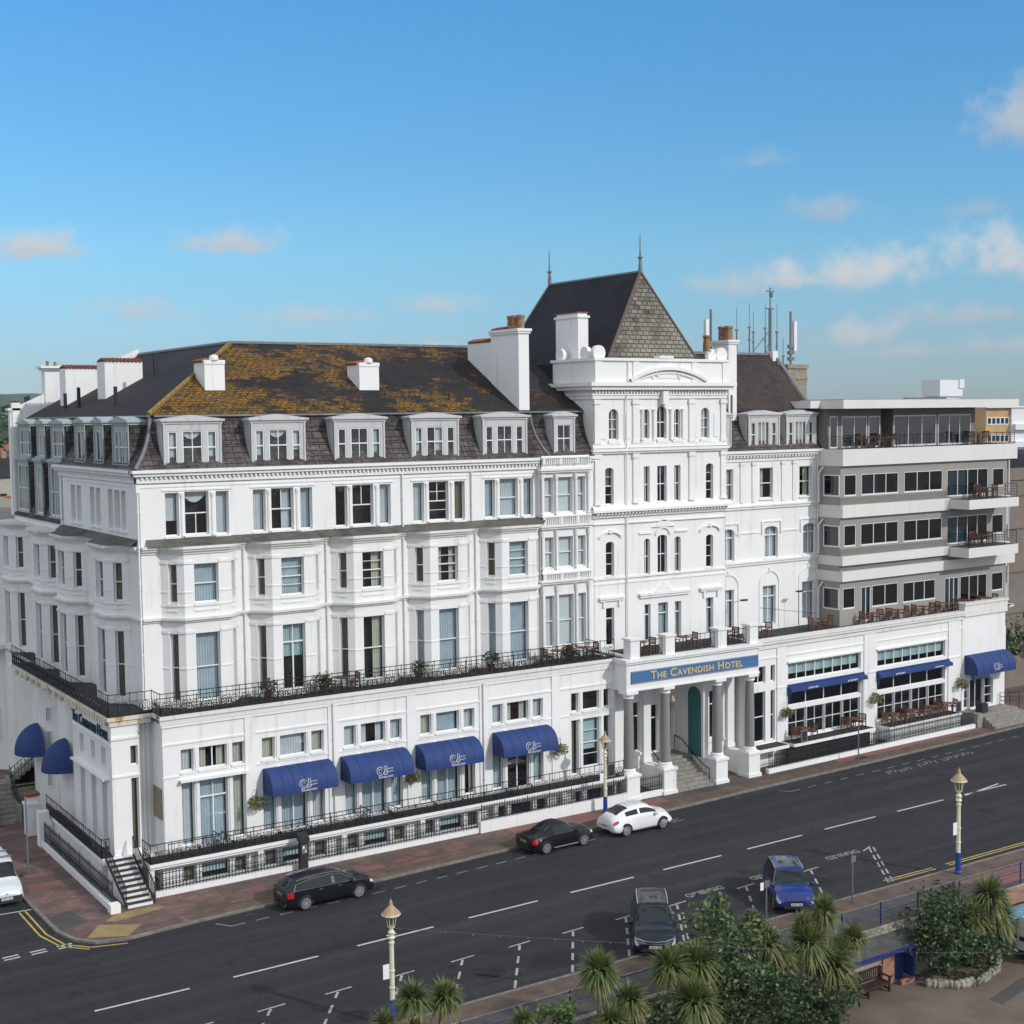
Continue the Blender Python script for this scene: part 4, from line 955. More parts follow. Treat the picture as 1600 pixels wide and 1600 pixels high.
wl, wr = (29.72, 30.72, 2.2, 5.3, 'y', '-'), (36.35, 37.4, 2.2, 5.3, 'y', '-')
panel(pw, 28.0, 31.5, 0, 6.55, [wl], -1.0, .22); panel(pw, 34.65, 38.55, 0, 6.55, [wr], -1.0, .22)
pw.box(31.48, 31.5, -.998, .5, 0, 6.55); pw.box(34.65, 34.67, -.998, .5, 0, 6.55)
dl = (33.55, 34.55, 1.52, 4.6, 'x', '-'); dr = (31.65, 33.3, 1.52, 4.6, 'x', '-')
panel(pw, 31.5, 34.65, 1.3, 6.55, [dl, dr], .45, .2); pw.box(31.5, 34.65, -.9, .45, 6.3, 6.55)
for o in (wl, wr): pw.box(o[0] - .2, o[1] + .2, -1.06, -1.0, o[3] + .05, o[3] + .2); pw.box(o[0] - .2, o[0] - .05, -1.06, -1.0, o[2], o[3] + .05); pw.box(o[1] + .05, o[1] + .2, -1.06, -1, o[2], o[3] + .05); pw.box(o[0] - .2, o[1] + .2, -1.12, -1.0, o[2] - .2, o[2] - .03)
pw.box(34.66, 34.85, -2.4, -1.0, 0, 1.5); pw.box(31.3, 31.5, -2.4, -1, 0, 1.5)
pw.box(34.62, 35.0, -2.45, -1.0, 1.45, 6.54)      # jamb wall right of the stairs, holding the teal doorway
pw.box(38.56, 39.0, -1.93, -.95, 0, 8.0); pw.box(27.97, 28.05, -1.6, 0, 0, 8.2); pw.box(X1 - .1, X1, -1.0, 0, 0, 8.2)
pw.build('wall', M['white'], T)
for o in (wl, wr): window(FR, [o], T, -.85)
window(FR, [dl, dr], T, .55, name='entrance_door', label='white glazed entrance doors at the top of the stairs')
dd = MB(FR); n = 12; cy, hw = -1.6, .62
pts = [(34.60, cy + hw, 1.5), (34.60, cy - hw, 1.5)] + [(34.60, cy - hw * math.cos(PI * k / n), 5.3 + .6 * math.sin(PI * k / n)) for k in range(n + 1)]
dd.poly(pts); dd.poly([(34.615, y, z) for _, y, z in pts][::-1])
for k in range(len(pts)): a, b2 = pts[k], pts[(k + 1) % len(pts)]; dd.quad(a, (34.615, a[1], a[2]), (34.615, b2[1], b2[2]), b2)
dd.build('arched_door', M['teal'], T, 'tall arched teal door beside the entrance stairs')
st = MB(FR); n = 9
for k in range(n): st.box(31.55, 34.6, -3.5 + k * .3, .45, k * 1.5 / n, (k + 1) * 1.5 / n - .001)
st.build('entrance_steps', M['step'], T)
b = MB(FR); q = [(34.45, -3.2, 1.0), (34.45, -2.6, 1.15), (34.45, -1.5, 1.75), (34.45, -.6, 2.35), (34.45, .2, 2.5)]; b.tube(q, .035, 6)
for v in (q[0], q[2], q[4]): b.tube([(v[0], v[1], v[2] - .9), v], .025)
q = [(x - 2.75, y, z) for x, y, z in q]; b.tube(q, .035, 6)
for v in (q[0], q[2], q[4]): b.tube([(v[0], v[1], v[2] - .9), v], .025)
b.build('handrail', M['iron'], T)
it = MB(FR); it.quad((X0, .8, 8.5), (X1, .8, 8.5), (X1, .8, 24.4), (X0, .8, 24.4)); it.quad((28.1, -.3, 0), (31.4, -.3, 0), (31.4, -.3, 6.5), (28.1, -.3, 6.5)); it.quad((34.8, -.3, 0), (38.5, -.3, 0), (38.5, -.3, 6.5), (34.8, -.3, 6.5)); it.quad((31.5, 1.2, 1), (34.65, 1.2, 1), (34.65, 1.2, 6.5), (31.5, 1.2, 6.5))
it.build('room_backing', M['interior'], T)
b = MB(FR); b.box(28.0, 38.5, -2.6, -.01, 8.502, 8.512); b.build('terrace_floor', M['moss'], T)
for a, b_ in ((28.98, 30.93), (31.63, 35.09), (35.79, 37.72)): ornate_railing('terrace_railing', [(a, -2.95), (b_, -2.95)], 8.52, .95, T, dense=0)
lt = MB(FR); lt.box(28.4, 31.0, -3.4, -3.1, 0, .32); lt.box(28.4, 31, -3.3, -3.2, .32, .34); lt.build('area_plinth', M['white'], T)
spike_railing('area_railing', [(28.85, -3.25), (30.6, -3.25)], .32, 1.0, T)
# name board with gilt letters
sg = thing('hotel_sign', 'long blue name board with gold capital letters above the entrance columns', 'sign', (33.35, -3.31, 7.0), world=True)
b = MB(FR); b.box(28.28, 38.38, -3.36, -3.285, 7.03, 7.76); sb_ = b.build('board', M['sign'], sg)
b = MB(FR)
for z in (7.045, 7.735): b.box(28.3, 38.36, -3.368, -3.362, z, z + .015)
b.build('border', M['gold'], sg)
text('The Cavendish Hotel', 'lettering', M['gold'], FR @ Matrix.Translation((33.35, -3.37, 7.39)) @ Matrix.Rotation(R(90), 4, 'X'), .70, sg, True, .02, sx=1.1, spacing=1.08, bold=.012)
# hanging lantern in the porch
ln = thing('hanging_lantern', 'brown metal lantern hanging in the entrance porch', 'lantern', (32.46, -2.0, 5.65), world=True)
b = MB(FR); b.tube([(32.46, -2, 6.54), (32.46, -2, 5.6)], .03, 6); b.lathe([(.03, 5.72), (.10, 5.6), (.22, 5.36), (.24, 5.32)], (32.46, -2), 6); b.lathe([(.12, 4.7), (.15, 4.76)], (32.46, -2), 6)
for k in range(6): t = 2 * PI * k / 6; b.tube([(32.46 + .22 * math.cos(t), -2 + .22 * math.sin(t), 5.34), (32.46 + .14 * math.cos(t), -2 + .14 * math.sin(t), 4.75)], .012, 3)
b.build('lantern_frame', M['copper'], ln); b = MB(FR); b.lathe([(.13, 4.76), (.21, 5.32)], (32.46, -2), 6); b.build('lamp_glass', M['lampglass'], ln)

# =================================================================== RIGHT WING (frame W: 2.5 degrees off the main front)
W = frame(38.67, 0, 2.5)
WG = thing('hotel_wing', 'white stucco right wing of the hotel with glazed restaurant front and brown tiled roof', 'hotel', (50, 4, 0), world=True)
v1 = 1.35
wo = [[[(1.0, 2.0, 17.2, 19.28, 's', 'c')], [(4.45, 5.7, 17.2, 19.28, 's', 'cl')], [(8.3, 9.5, 17.2, 19.28, 's', 'cr')]],
      [[(1.0, 2.1, 13.15, 15.3, 'x', 'f')], [(4.92, 6.2, 13.15, 15.3, 'x', 'f')], [(8.68, 9.95, 13.15, 15.3, 'x', 'f')]],
      [[(1.0, 2.05, 8.6, 11.25, 'x', 'f')], [(4.75, 6.0, 8.6, 11.25, 'x', 'f')], [(8.58, 9.85, 8.6, 11.25, 'x', 'f')]]]
w = MB(W); panel(w, -.6, 10.3, 8.2, 20.5, [o for f in wo for g_ in f for o in g_], v1, .24)
for g_ in wo[1]:
    for o in g_: arch_fill(w, o[0], o[1], o[3], v1, .2, .25)
w.box(10.28, 10.3, v1, 10, 8.2, 20.5)
w.build('wall', M['white'], WG)
for f in wo:
    for g_ in f: window(W, g_, WG, v1 + .16)
d = MB(W)
d.box(-.5, 10.35, v1 - .08, v1, 19.75, 19.95); d.box(-.5, 10.45, v1 - .3, v1, 20.15, 20.3); d.box(-.5, 10.55, v1 - .42, v1 + .2, 20.301, 20.46); dentils(d, -.4, 10.3, 20.0, 20.15, v1 - .25, v1, .3, .15)
for z in (16.55, 12.78): d.box(-.5, 10.3, v1 - .12, v1, z, z + .16); d.box(-.5, 10.3, v1 - .2, v1, z + .161, z + .26)
for f in wo[:2]:
    for g_ in f: sills(d, g_, .1, v1)
for x in (2.6, 3.7, 6.5, 7.6): d.box(x, x + .3, v1 - .08, v1, 17.0, 19.7); d.box(x - .05, x + .35, v1 - .14, v1, 19.5, 19.7)
for g_ in wo[2]:
    c0 = (g_[0][0] + g_[0][1]) / 2; arc_band(d, c0, 11.35, .88, 1.0, v1 - .06, v1); d.box(c0 - .1, c0 + .1, v1 - .10, v1, 12.22, 12.5)
    for s_ in (-1, 1): d.box(c0 + s_ * .94 - .06, c0 + s_ * .94 + .06, v1 - .05, v1, 8.4, 11.35)
for g_ in wo[1]:
    c0 = (g_[0][0] + g_[0][1]) / 2
    for s_ in (-1, 1): d.box(c0 + s_ * .9 - .06, c0 + s_ * .9 + .06, v1 - .1, v1, 14.8, 15.6)
    d.box(c0 - .96, c0 + .96, v1 - .07, v1, 15.6, 15.68)
d.box(2.2, 4.4, v1 - .06, v1, 14.9, 15.0); d.box(6.5, 8.2, v1 - .06, v1, 14.9, 15.0)
d.build('cornice', M['white'], WG)
ms = MB(W); zt = 23.1
for k in range(N):
    (i0, z0), (i1, z1) = mprof(k / N), mprof((k + 1) / N); ms.quad((-.8, v1 + i0, z0), (10.5, v1 + i0, z0), (10.5, v1 + i1, z1), (-.8, v1 + i1, z1))
ms.build('mansard_roof', M['mansard'], WG)
for c0, hw in ((4.95, 1.5), (8.55, 1.5)):
    dormer(W, c0, hw, 20.62, 23.0, [(c0 - 1.22, c0 - .75, 20.7, 22.35, 's', 'c'), (c0 - .55, c0 + .55, 20.7, 22.4, 'w3', 'c'), (c0 + .75, c0 + 1.22, 20.7, 22.35, 's', 'c')], 'greyframe', WG, v1 + .1, v1 + 1.3)
dormer(W, 1.0, .9, 20.62, 23.0, [(.5, 1.5, 20.7, 22.35, 's', '-')], 'greyframe', WG, v1 + .1, v1 + 1.3)
rf = MB(W); rf.quad((-2.0, v1 + .95, 23.12), (10.45, v1 + .95, 23.12), (10.45, 6.0, 27.1), (-2.0, 6.0, 27.1)); rf.quad((10.45, 11, 23.12), (-2, 11, 23.12), (-2, 6, 27.1), (10.45, 6.0, 27.1)); rf.poly([(10.44, v1 + .95, 23.1), (10.44, 11, 23.1), (10.44, 6, 27.08)])
wr_ = rf.build('roof', M['wingslate'], WG)
b = MB(W); b.add([(10.5, v1 + .8, 23.2), (10.75, v1 + .8, 23.2), (10.75, 6, 27.3), (10.5, 6, 27.3), (10.5, 8, 27.3), (10.75, 8, 27.3)], [(0, 1, 2, 3)]); b.tube([(10.5, v1 + .9, 23.2), (10.5, 5.9, 27.15)], .08, 6); b.tube([(-1, 6, 27.15), (10.5, 6, 27.15)], .12, 6)
b.tube([(2.75, v1 + .9, 22.6), (2.75, v1 + .9, 24.2)], .06, 6)
b.build('ridge_tile', M['lead'], wr_)
b = MB(W); b.box(2.5, 3.25, 2.3, 3.75, 22.5, 27.6); b.box(2.42, 3.33, 2.22, 3.83, 27.6, 27.72); b.box(2.36, 3.39, 2.16, 3.89, 27.721, 27.86); b.cur = 1
for y in (2.65, 3.3): b.lathe([(.24, 27.86), (.26, 27.95), (.24, 28.6), (.29, 28.65), (.27, 28.8)], (2.87, y), 10)
b.lathe([(.25, 27.0), (.27, 27.6), (.22, 28.2), (.3, 28.3), (.24, 28.4)], (4.2, 6.2), 10)
b.build('chimney', [M['white'], M['pot']], wr_)
b = MB(W); b.box(12.6, 14.6, 6.5, 8.2, 23.5, 26.2); b.box(12.5, 14.7, 6.4, 8.3, 26.2, 26.5); b.box(12.55, 14.65, 6.45, 8.25, 25.4, 25.55); b.build('roof_stack', M['tan'], WG)
b = MB(W); b.box(10.1, 10.6, 5.6, 6.4, 26.6, 27.4); b.build('gable_crest', M['white'], wr_)
# ground floor of the wing: wide glazed openings under the first-floor terrace (wall plane v -1.95)
vg = -1.95
n1u = [(.55, 1.62, 5.5, 6.6, 'w2', '-'), (2.1, 2.5, 5.5, 6.6, 'p', '-')]; n1l = [(.55, 1.62, 1.65, 4.95, 's', '-'), (2.1, 2.5, 1.65, 4.95, 's', '-')]
def big(a, b, dz):
    wq = (b - a) / 4
    return [[(a, b, 5.35 - dz, 6.5 - dz, 'w8', 'gq')], [(a, b, 3.66 - dz, 4.95 - dz, 'w4', '-')], [(a + k * wq + .02, a + (k + 1) * wq - .02, 1.55 - dz * .6, 3.42 - dz, 'g22', '-') for k in range(4)]]
b1, b2_ = big(3.72, 10.85, 0), big(12.58, 20.0, .12)
dr_ = [(22.15, 22.75, 1.05, 3.1, 'g13', '-'), (22.8, 24.5, .95, 3.12, 'w2', '-'), (24.55, 25.6, 1.05, 3.1, 'g13', '-')]
w = MB(W); hs = n1u + n1l + [o for B_ in (b1, b2_) for g_ in B_ for o in g_]
panel(w, .2, 21.9, -.1, 8.0, hs, vg, .22); panel(w, 21.9, 27.0, -.1, 7.9, dr_, vg - .06, .28); w.box(26.98, 27.0, vg - .06, 4, 0, 7.9); w.box(21.88, 21.9, vg - .06, vg, 0, 7.9)
w.box(.2, 26.9, vg - .10, vg, 7.0, 7.1) if False else w.box(.2, 21.9, vg - .05, vg, 7.05, 7.14)
for a, b_ in ((2.65, 3.5), (11.15, 12.35), (20.3, 21.6)): w.box(a, b_, vg - .07, vg, 0, 7.9); w.box(a - .04, b_ + .04, vg - .12, vg, 5.0, 5.1)
w.box(3.6, 10.95, vg - .16, vg, 6.56, 6.66); w.box(12.45, 20.1, vg - .16, vg, 6.44, 6.54)
w.build('wall', M['white'], WG)
window(W, n1u, WG, vg + .14); window(W, n1l, WG, vg + .14)
for B_ in (b1, b2_):
    for g_ in B_: window(W, g_, WG, vg + .12, fw=.06)
window(W, dr_, WG, vg + .1, name='bar_door', label='white glazed double doors under the end awning')
e = MB(W); e.box(.1, 22.0, vg - .22, 1.35, 8.02, 8.2); e.box(.1, 22.05, vg - .28, vg + .3, 8.201, 8.36); e.box(.2, 22, vg - .1, vg, 7.72, 8.019)
e.box(22.0, 27.1, vg - .18, vg + .6, 7.9, 8.75); e.box(21.95, 27.15, vg - .26, vg + .7, 8.751, 8.9); e.box(27.0, 27.9, vg + .5, vg + 1.2, 4.6, 6.6); e.box(22, 29, vg + .6, .6, 8.0, 8.2)
e.build('terrace_edge', M['cream'], WG)
e = MB(W); e.box(.2, 28.5, vg + .3, v1, 8.202, 8.22); e.build('terrace_floor', M['moss'], WG)
ornate_railing('terrace_railing', [(-.1, vg - .05), (12.3, vg - .05), (21.9, vg - .05)], 8.36, .98, WG, dense=0); ornate_railing('terrace_railing', [(22.0, vg - .02), (26.8, vg - .02), (26.8, -.8)], 8.5, 1.05, WG)
b = MB(W); b.tube([(1.9, -1.2, 10.3), (6.4, -1.9, 9.6)], .02, 4); b.box(1.7, 2.2, .2, .45, 10.6, 10.7); b.tube([(1.95, .4, 10.65), (1.95, 1.3, 10.4)], .02); b.box(7.0, 7.5, .2, .45, 10.75, 10.85); b.tube([(7.25, .4, 10.8), (7.25, .4, 8.3)], .02)
b.build('terrace_light', M['iron'], WG)
# room behind: deep dark dining room
it = MB(W); it.quad((.3, -.2, 0), (21.8, -.2, 0), (21.8, -.2, 8), (.3, -.2, 8)); it.quad((22, -.6, 0), (26.9, -.6, 0), (26.9, -.6, 8), (22, -.6, 8)); it.quad((-.5, 2.3, 8.3), (10.2, 2.3, 8.3), (10.2, 2.3, 20.4), (-.5, 2.3, 20.4)); it.quad((-.5, 2.7, 20.4), (10.2, 2.7, 20.4), (10.2, 2.7, 23), (-.5, 2.7, 23))
it.build('room_backing', M['interior'], WG)
# ground-floor galleries, area plinth, ironwork
gl = MB(W); gl.box(-.1, 2.65, -3.1, vg, 1.3, 1.5); gl.box(3.0, 10.95, -3.2, vg, 1.28, 1.46); gl.box(12.5, 20.4, -3.15, vg, 1.02, 1.22); gl.box(12.6, 20.3, -3.1, vg, .25, 1.02); gl.build('gallery_slab', M['white'], WG)
gf = MB(W); gf.box(-.05, 2.6, -3.05, vg - .08, 1.502, 1.51); gf.box(3.05, 10.9, -3.12, vg - .08, 1.462, 1.47); gf.box(12.6, 20.3, -3.08, vg - .08, 1.222, 1.23); gf.build('gallery_floor', M['moss'], WG)
ornate_railing('gallery_railing', [(-.05, -3.05), (2.6, -3.05), (2.6, -2.1)], 1.5, .85, WG, dense=0); ornate_railing('gallery_railing', [(3.05, -2.1), (3.05, -3.14), (10.9, -3.14), (10.9, -2.1)], 1.46, .8, WG, dense=0)
ornate_railing('gallery_railing', [(12.6, -2.1), (12.6, -3.08), (20.3, -3.08), (20.3, -2.1)], 1.22, .85, WG, dense=0)
b = MB(W); b.box(2.8, 10.7, -2.9, -2.6, -.1, 1.27); b.build('area_screen', M['trim'], WG, 'dark screened basement area below the gallery')
# retracted slim awnings and the end awning
for a, b_, z, nm in ((3.62, 11.1, 5.02, 'left'), (12.45, 20.35, 4.9, 'right')):
    q = MB(W); q.add([(a, vg - .06, z), (b_, vg - .06, z), (b_, vg - .42, z - .12), (a, vg - .42, z - .12), (a, vg - .44, z - .34), (b_, vg - .44, z - .34)], [(0, 3, 2, 1), (3, 4, 5, 2)])
    q.add([(a, vg - .06, z), (a, vg - .42, z - .12), (a, vg - .44, z - .34), (a, vg - .2, z - 1.05), (a, vg - .06, z - 1.1)], [(0, 1, 2, 3, 4)])
    q.box(a - .02, b_ + .05, vg - .1, vg, z, z + .1)
    aw = q.build('awning', M['awning'], WG, 'slim half folded blue awning over the %s glazed restaurant opening' % nm)
    for uc in (a + 1.6, b_ - 2.0):
        s = MB(W)
        for k in range(9): s.box(uc + k * .11, uc + k * .11 + .06, vg - .455, vg - .445, z - .29 + .03 * (k % 3), z - .17)
        s.build('emblem', M['awnwhite'], aw)
awning(W, 22.15, 26.75, vg - .08, 5.08, 1.15, 1.42, WG, 'blue barrel awning with white script over the end doorway', sub=None)
b = MB(W); b.box(23.0, 25.0, vg - .16, vg - .08, 3.16, 3.5); o = b.build('door_sign', M['sign'], WG)
s = MB(W)
for k in range(12): s.box(23.25 + k * .13, 23.25 + k * .13 + .07, vg - .17, vg - .161, 3.26, 3.40 - .04 * (k % 3 == 1))
s.build('emblem', M['awnwhite'], o)
s = MB(W)
for k in range(5): s.box(22.3 - k * .0, 26.6 + k * .28, -3.5 - .0 - k * .28, -2.0, .9 - (k + 1) * .18, .9 - k * .18 - .001)
s.box(21.6, 22.28, -3.6, -2.1, 0, 1.0)
s.build('end_steps', M['step'], WG)
b = MB(W)
for z in (1.2, 1.5, 1.8): b.tube([(26.2, -2.2, z), (27.6, -2.9, z)], .02)
for u, v in ((26.2, -2.2), (26.9, -2.55), (27.6, -2.9)): b.tube([(u, v, .6), (u, v, 1.85)], .025)
b.tube([(22.0, -3.3, 1.0), (22.0, -3.3, 1.9), (22.3, -2.4, 1.95), (22.3, -2.4, 1.0)], .02)
b.build('step_railing', M['iron'], WG)
dp = MB(W)
for u, v, z0, z1 in ((11.0, vg - .08, 1.5, 5), (10.0, v1 - .1, 8.4, 20)): dp.tube([(u, v, z0), (u, v, z1)], .05, 6)
dp.build('downpipe', M['frame'], WG)
# =================================================================== MODERN EXTENSION (frame W)
X = thing('modern_extension', 'grey flat roofed modern extension with pale concrete bands, ribbon windows and balconies', 'hotel annexe', (58, 5, 0), world=True)
vw = -.75
def ribbon(u0, u1, n, z0, z1, cur='-'): return [(u0, u1, z0, z1, 'w%d' % n, cur)]
rows = []
fl3 = [ribbon(10.48, 11.76, 1, 17.17, 18.68), ribbon(12.24, 16.2, 3, 17.17, 18.68, 'ol'), ribbon(16.8, 21.12, 3, 17.17, 18.68), ribbon(21.62, 26.5, 4, 16.66, 18.66, 'gl'), ribbon(27.05, 28.45, 1, 17.2, 18.6)]
fl2 = [ribbon(10.48, 11.74, 1, 13.68, 15.2), ribbon(12.2, 16.22, 3, 13.66, 15.22), ribbon(16.76, 21.1, 3, 13.62, 15.2), ribbon(21.64, 26.5, 4, 13.15, 15.2, 'gl'), ribbon(27.0, 28.45, 1, 13.62, 15.1)]
fl1 = [ribbon(10.4, 11.68, 1, 9.35, 10.84), [(12.28, 13.3, 8.35, 10.8, 'w2', 'f')], ribbon(13.42, 16.24, 2, 9.25, 10.82), ribbon(16.75, 20.4, 3, 9.25, 10.74), [(21.45, 23.1, 8.35, 10.7, 'w3', 'f')], ribbon(23.25, 26.52, 3, 8.45, 10.7), ribbon(27.05, 28.5, 1, 9.25, 10.68)]
w = MB(W); panel(w, 10.08, 28.8, 8.2, 19.3, [o for f in (fl1, fl2, fl3) for g_ in f for o in g_], vw, .12)
w.box(10.06, 10.08, vw, 9, 8.2, 19.3); w.box(28.78, 28.8, vw, 9, 0, 19.3); w.box(10.1, 28.8, 8.8, 9, 8, 23.2)
w.build('wall', M['render'], X)
sp = MB(W)
for z0, z1 in ((16.58, 17.1), (13.06, 13.55)): sp.box(10.06, 21.6, vw - .03, vw, z0, z1)
sp.box(10.0, 28.7, vw - .02, vw, 12.0, 12.45)  # brown strip in the recessed gap, its shadow tone put into the colour
sp.build('spandrel_and_gap_shade', M['render2'], X)
for f in (fl1, fl2, fl3):
    for g_ in f: window(W, g_, X, vw + .03, fmat='alu', fw=.07, glass='darkglass')
# side return windows facing left
SW = W @ Matrix.Translation((10.06, 0, 0)) @ Matrix.Rotation(R(-90), 4, 'Z')
so = [(.0 - .55 + .9 - .6, .62, z, z + 1.5, 'p', '-') for z in (17.17, 13.68, 9.35)]
for z in (17.17, 13.68, 9.35):
    window(SW, [(-.72, .72, z, z + 1.5, 'p', '-')], X, -.06, fmat='alu', fw=.07, glass='darkglass')
sb2 = MB(SW)
for z in (17.17, 13.68, 9.35): sb2.quad((-.7, -.015, z), (.7, -.015, z), (.7, -.015, z + 1.5), (-.7, -.015, z + 1.5))
sb2.build('room_backing', M['interior'], X)
bd = MB(W)
for z0, z1, u1, va in ((19.28, 20.42, 29.7, -1.0), (15.72, 16.58, 21.6, -1.0), (12.42, 13.06, 21.55, -1.0), (11.32, 12.02, 29.55, -1.0)):
    bd.box(10.04, u1, va, 8.5 if u1 > 25 else 1.2, z0, z1)
for z0, z1 in ((15.82, 16.5), (12.30, 13.0)):
    bd.box(21.601, 27.5, -2.7, vw + .2, z0, z1); bd.box(27.5, 28.9, -1.0, vw + .2, z0, z1)
bd.build('floor_band', M['band'], X)
fs = MB(W); fs.box(10.05, 29.78, -1.02, 9.5, 23.2, 23.8); fs.box(9.0, 10.05, 1.0, 9.5, 23.25, 23.75); fs.build('roof_fascia', M['band'], X)
ft = MB(W); ft.box(10.2, 29.6, -.85, 9.3, 23.801, 23.84); ft.box(25.0, 26.8, 4.4, 5, 23.84, 23.95); ft.box(22.0, 27, 3.5, 3.6, 23.84, 24.0); ft.build('roof', M['lead'], X)
tk = MB(W); tk.box(28.15, 31.0, 5.0, 6.75, 24.1, 25.4); tk.box(28.3, 30.85, 5.15, 6.6, 23.8, 24.1); tk.box(30.5, 31.1, 4.9, 5.1, 24.75, 25.45); tk.build('roof_tank', M['alu'], X)
# recessed top floor
f4 = [ribbon(10.62, 11.45, 1, 20.45, 22.68), ribbon(11.85, 14.5, 2, 20.45, 22.66), ribbon(14.66, 15.9, 1, 20.45, 22.66), ribbon(17.4, 22.2, 3, 20.45, 22.68), ribbon(22.4, 26.3, 3, 20.45, 22.7)]
v4 = .7
w = MB(W); panel(w, 10.4, 16.0, 20.4, 23.2, [o for g_ in f4[:3] for o in g_], v4, .12); panel(w, 17.25, 26.75, 20.4, 23.2, [o for g_ in f4[3:] for o in g_], v4, .12); w.box(26.73, 26.75, v4, 5, 20.4, 23.2); w.box(15.98, 16.0, v4, 3, 20.4, 23.2); w.box(17.25, 17.27, v4, 3, 20.4, 23.2)
w.box(10.4, 10.42, v4, 6, 20.4, 23.2)
w.build('wall', M['render2'], X)
for g_ in f4: window(W, g_, X, v4 + .02, fmat='alu', fw=.08, glass='darkglass')
tf = MB(W); tf.box(10.2, 29.6, -.9, 8.5, 20.421, 20.44); tf.box(21.7, 27.4, -2.6, vw, 16.501, 16.51); tf.box(21.7, 27.4, -2.6, vw, 13.001, 13.01); tf.build('balcony_floor', M['greypaving'], X)
it = MB(W); it.quad((10.3, .1, 8.2), (28.7, .1, 8.2), (28.7, .1, 19.3), (10.3, .1, 19.3)); it.quad((10.6, 2.0, 20.4), (26.7, 2.0, 20.4), (26.7, 2.0, 23.1), (10.6, 2, 23.1)); it.build('room_backing', M['interior'], X)
def bar_rail(path, z0, h, parent, nb=5):
    b = MB(W)
    for (a, c), (d_, e_) in zip(path, path[1:]):
        L = math.hypot(d_ - a, e_ - c); n = max(1, round(L / 1.5))
        for k in range(nb): z = z0 + h * (k + 1) / nb; b.tube([(a, c, z), (d_, e_, z)], .020 if k == nb - 1 else .013)
        for k in range(n + 1): t = k / n; b.tube([(a + (d_ - a) * t, c + (e_ - c) * t, z0 - .1), (a + (d_ - a) * t, c + (e_ - c) * t, z0 + h)], .022)
    b.build('balcony_railing', M['iron'], parent)
bar_rail([(10.2, .5), (10.2, -.85), (29.5, -.85), (29.5, 4)], 20.42, .85, X); bar_rail([(21.7, -.8), (21.7, -2.6), (27.4, -2.6), (27.4, -.8)], 16.5, 1.0, X); bar_rail([(21.7, -.8), (21.7, -2.6), (27.4, -2.6), (27.4, -.8)], 13.0, 1.0, X)
dp = MB(W)
for z0, z1 in ((16.7, 19.2), (13.2, 15.6), (8.4, 11.2)): dp.tube([(9.75, .9, z0), (9.75, .9, z1 - .4), (10.0, .7, z1)], .06, 6)
for z0, z1 in ((16.7, 19.2), (13.2, 15.6), (8.4, 11.2)): dp.tube([(28.95, vw - .05, z0), (28.95, vw - .05, z1)], .06, 6)
dp.build('downpipe', M['alu'], X)
for u0 in (22.3,):
    pass
# =================================================================== GROUND, ROADS, PAVEMENTS
ZR = -.10
def rz(x, y, z=ZR):    # a spot measured on z = 0, moved to the road level
    k = (CAM.z - z) / CAM.z; return (CAM.x + (x - CAM.x) * k, CAM.y + (y - CAM.y) * k)
g = MB(); g.box(-700, 1400, -400, 2600, -2.9, -2.6); struct(g.build('ground', M['promenade']))
g = MB(); g.prism([(-400, 25), (-400, 2400), (1500, 2400), (1500, -20), (120, 8), (85, 12), (70, 20), (0, 30)], -2.5, -.3); struct(g.build('town_ground', M['town']))
kerb_pts = [(-6.2, 70), (-6.2, -1.6), (-6.12, -5.2), (-5.75, -6.7), (-5.0, -7.6), (-3.75, -7.95), (-.6, -7.65), (2.6, -7.5), (9.4, -7.35), (17.4, -6.87), (26.6, -6.2), (37.2, -5.53), (49.4, -4.88), (63.9, -3.96), (90, -2.4), (200, 4)]
r = MB(); r.box(-160, 230, -22.45, 110, -.5, ZR); road = struct(r.build('road', M['asphalt']))
p = MB(); p.prism(kerb_pts + [(200, 40), (60, 40), (20, 70)], -.4, 0); struct(p.build('hotel_pavement', M['paving']))
def strip(path, a, b, z0, z1, name, mat):
    A, B = off(path, a), off(path, b); m = MB()
    for i in range(len(path) - 1): m.add([(*A[i], z0), (*A[i + 1], z0), (*B[i + 1], z0), (*B[i], z0), (*A[i], z1), (*A[i + 1], z1), (*B[i + 1], z1), (*B[i], z1)], [(4, 5, 6, 7), (0, 1, 5, 4), (2, 3, 7, 6), (3, 2, 1, 0)])
    return struct(m.build(name, mat))
strip(kerb_pts, .02, -.16, -.35, .006, 'kerb', M['kerb'])
strip(kerb_pts[6:], -.17, -1.15, 0, .004, 'brown_paving_band', M['brownstrip'])
def sheet(pts, z, name, mat): m = MB(); m.poly([(x, y, z) for x, y in pts]); return struct(m.build(name, mat))
sheet([(30.2, -4.55), (45.0, -3.95), (45.2, -3.25), (30.2, -3.6)], .006, 'dark_paving', M['greypaving'])
sheet([(45.2, -4.0), (62.0, -2.95), (61.9, -2.4), (45.0, -3.2)], .006, 'pink_paving', M['redpaving'])
sheet([(63.5, -2.9), (95, -.9), (95, 1.5), (63.4, -1.3)], .006, 'pink_paving', M['redpaving'])
sheet([(19, -5.6), (30.0, -4.7), (30.0, -3.75), (19, -3.8)], .006, 'pink_paving', M['redpaving'])
sheet([(-5.2, -6.9), (-3.6, -7.7), (-2.6, -6.6), (-4.3, -5.6)], .007, 'tactile_paving', M['buffpaving']); sheet([(-3.5, -5.6), (-.9, -5.1), (-1.1, -4.55), (-3.2, -4.65), (-3.9, -5.3)], .0075, 'tactile_paving', M['buffpaving'])
sheet([(-6.0, -3.2), (-4.9, -3.0), (-4.5, -4.9), (-5.9, -5.3)], .007, 'grey_patch', M['greypaving'])
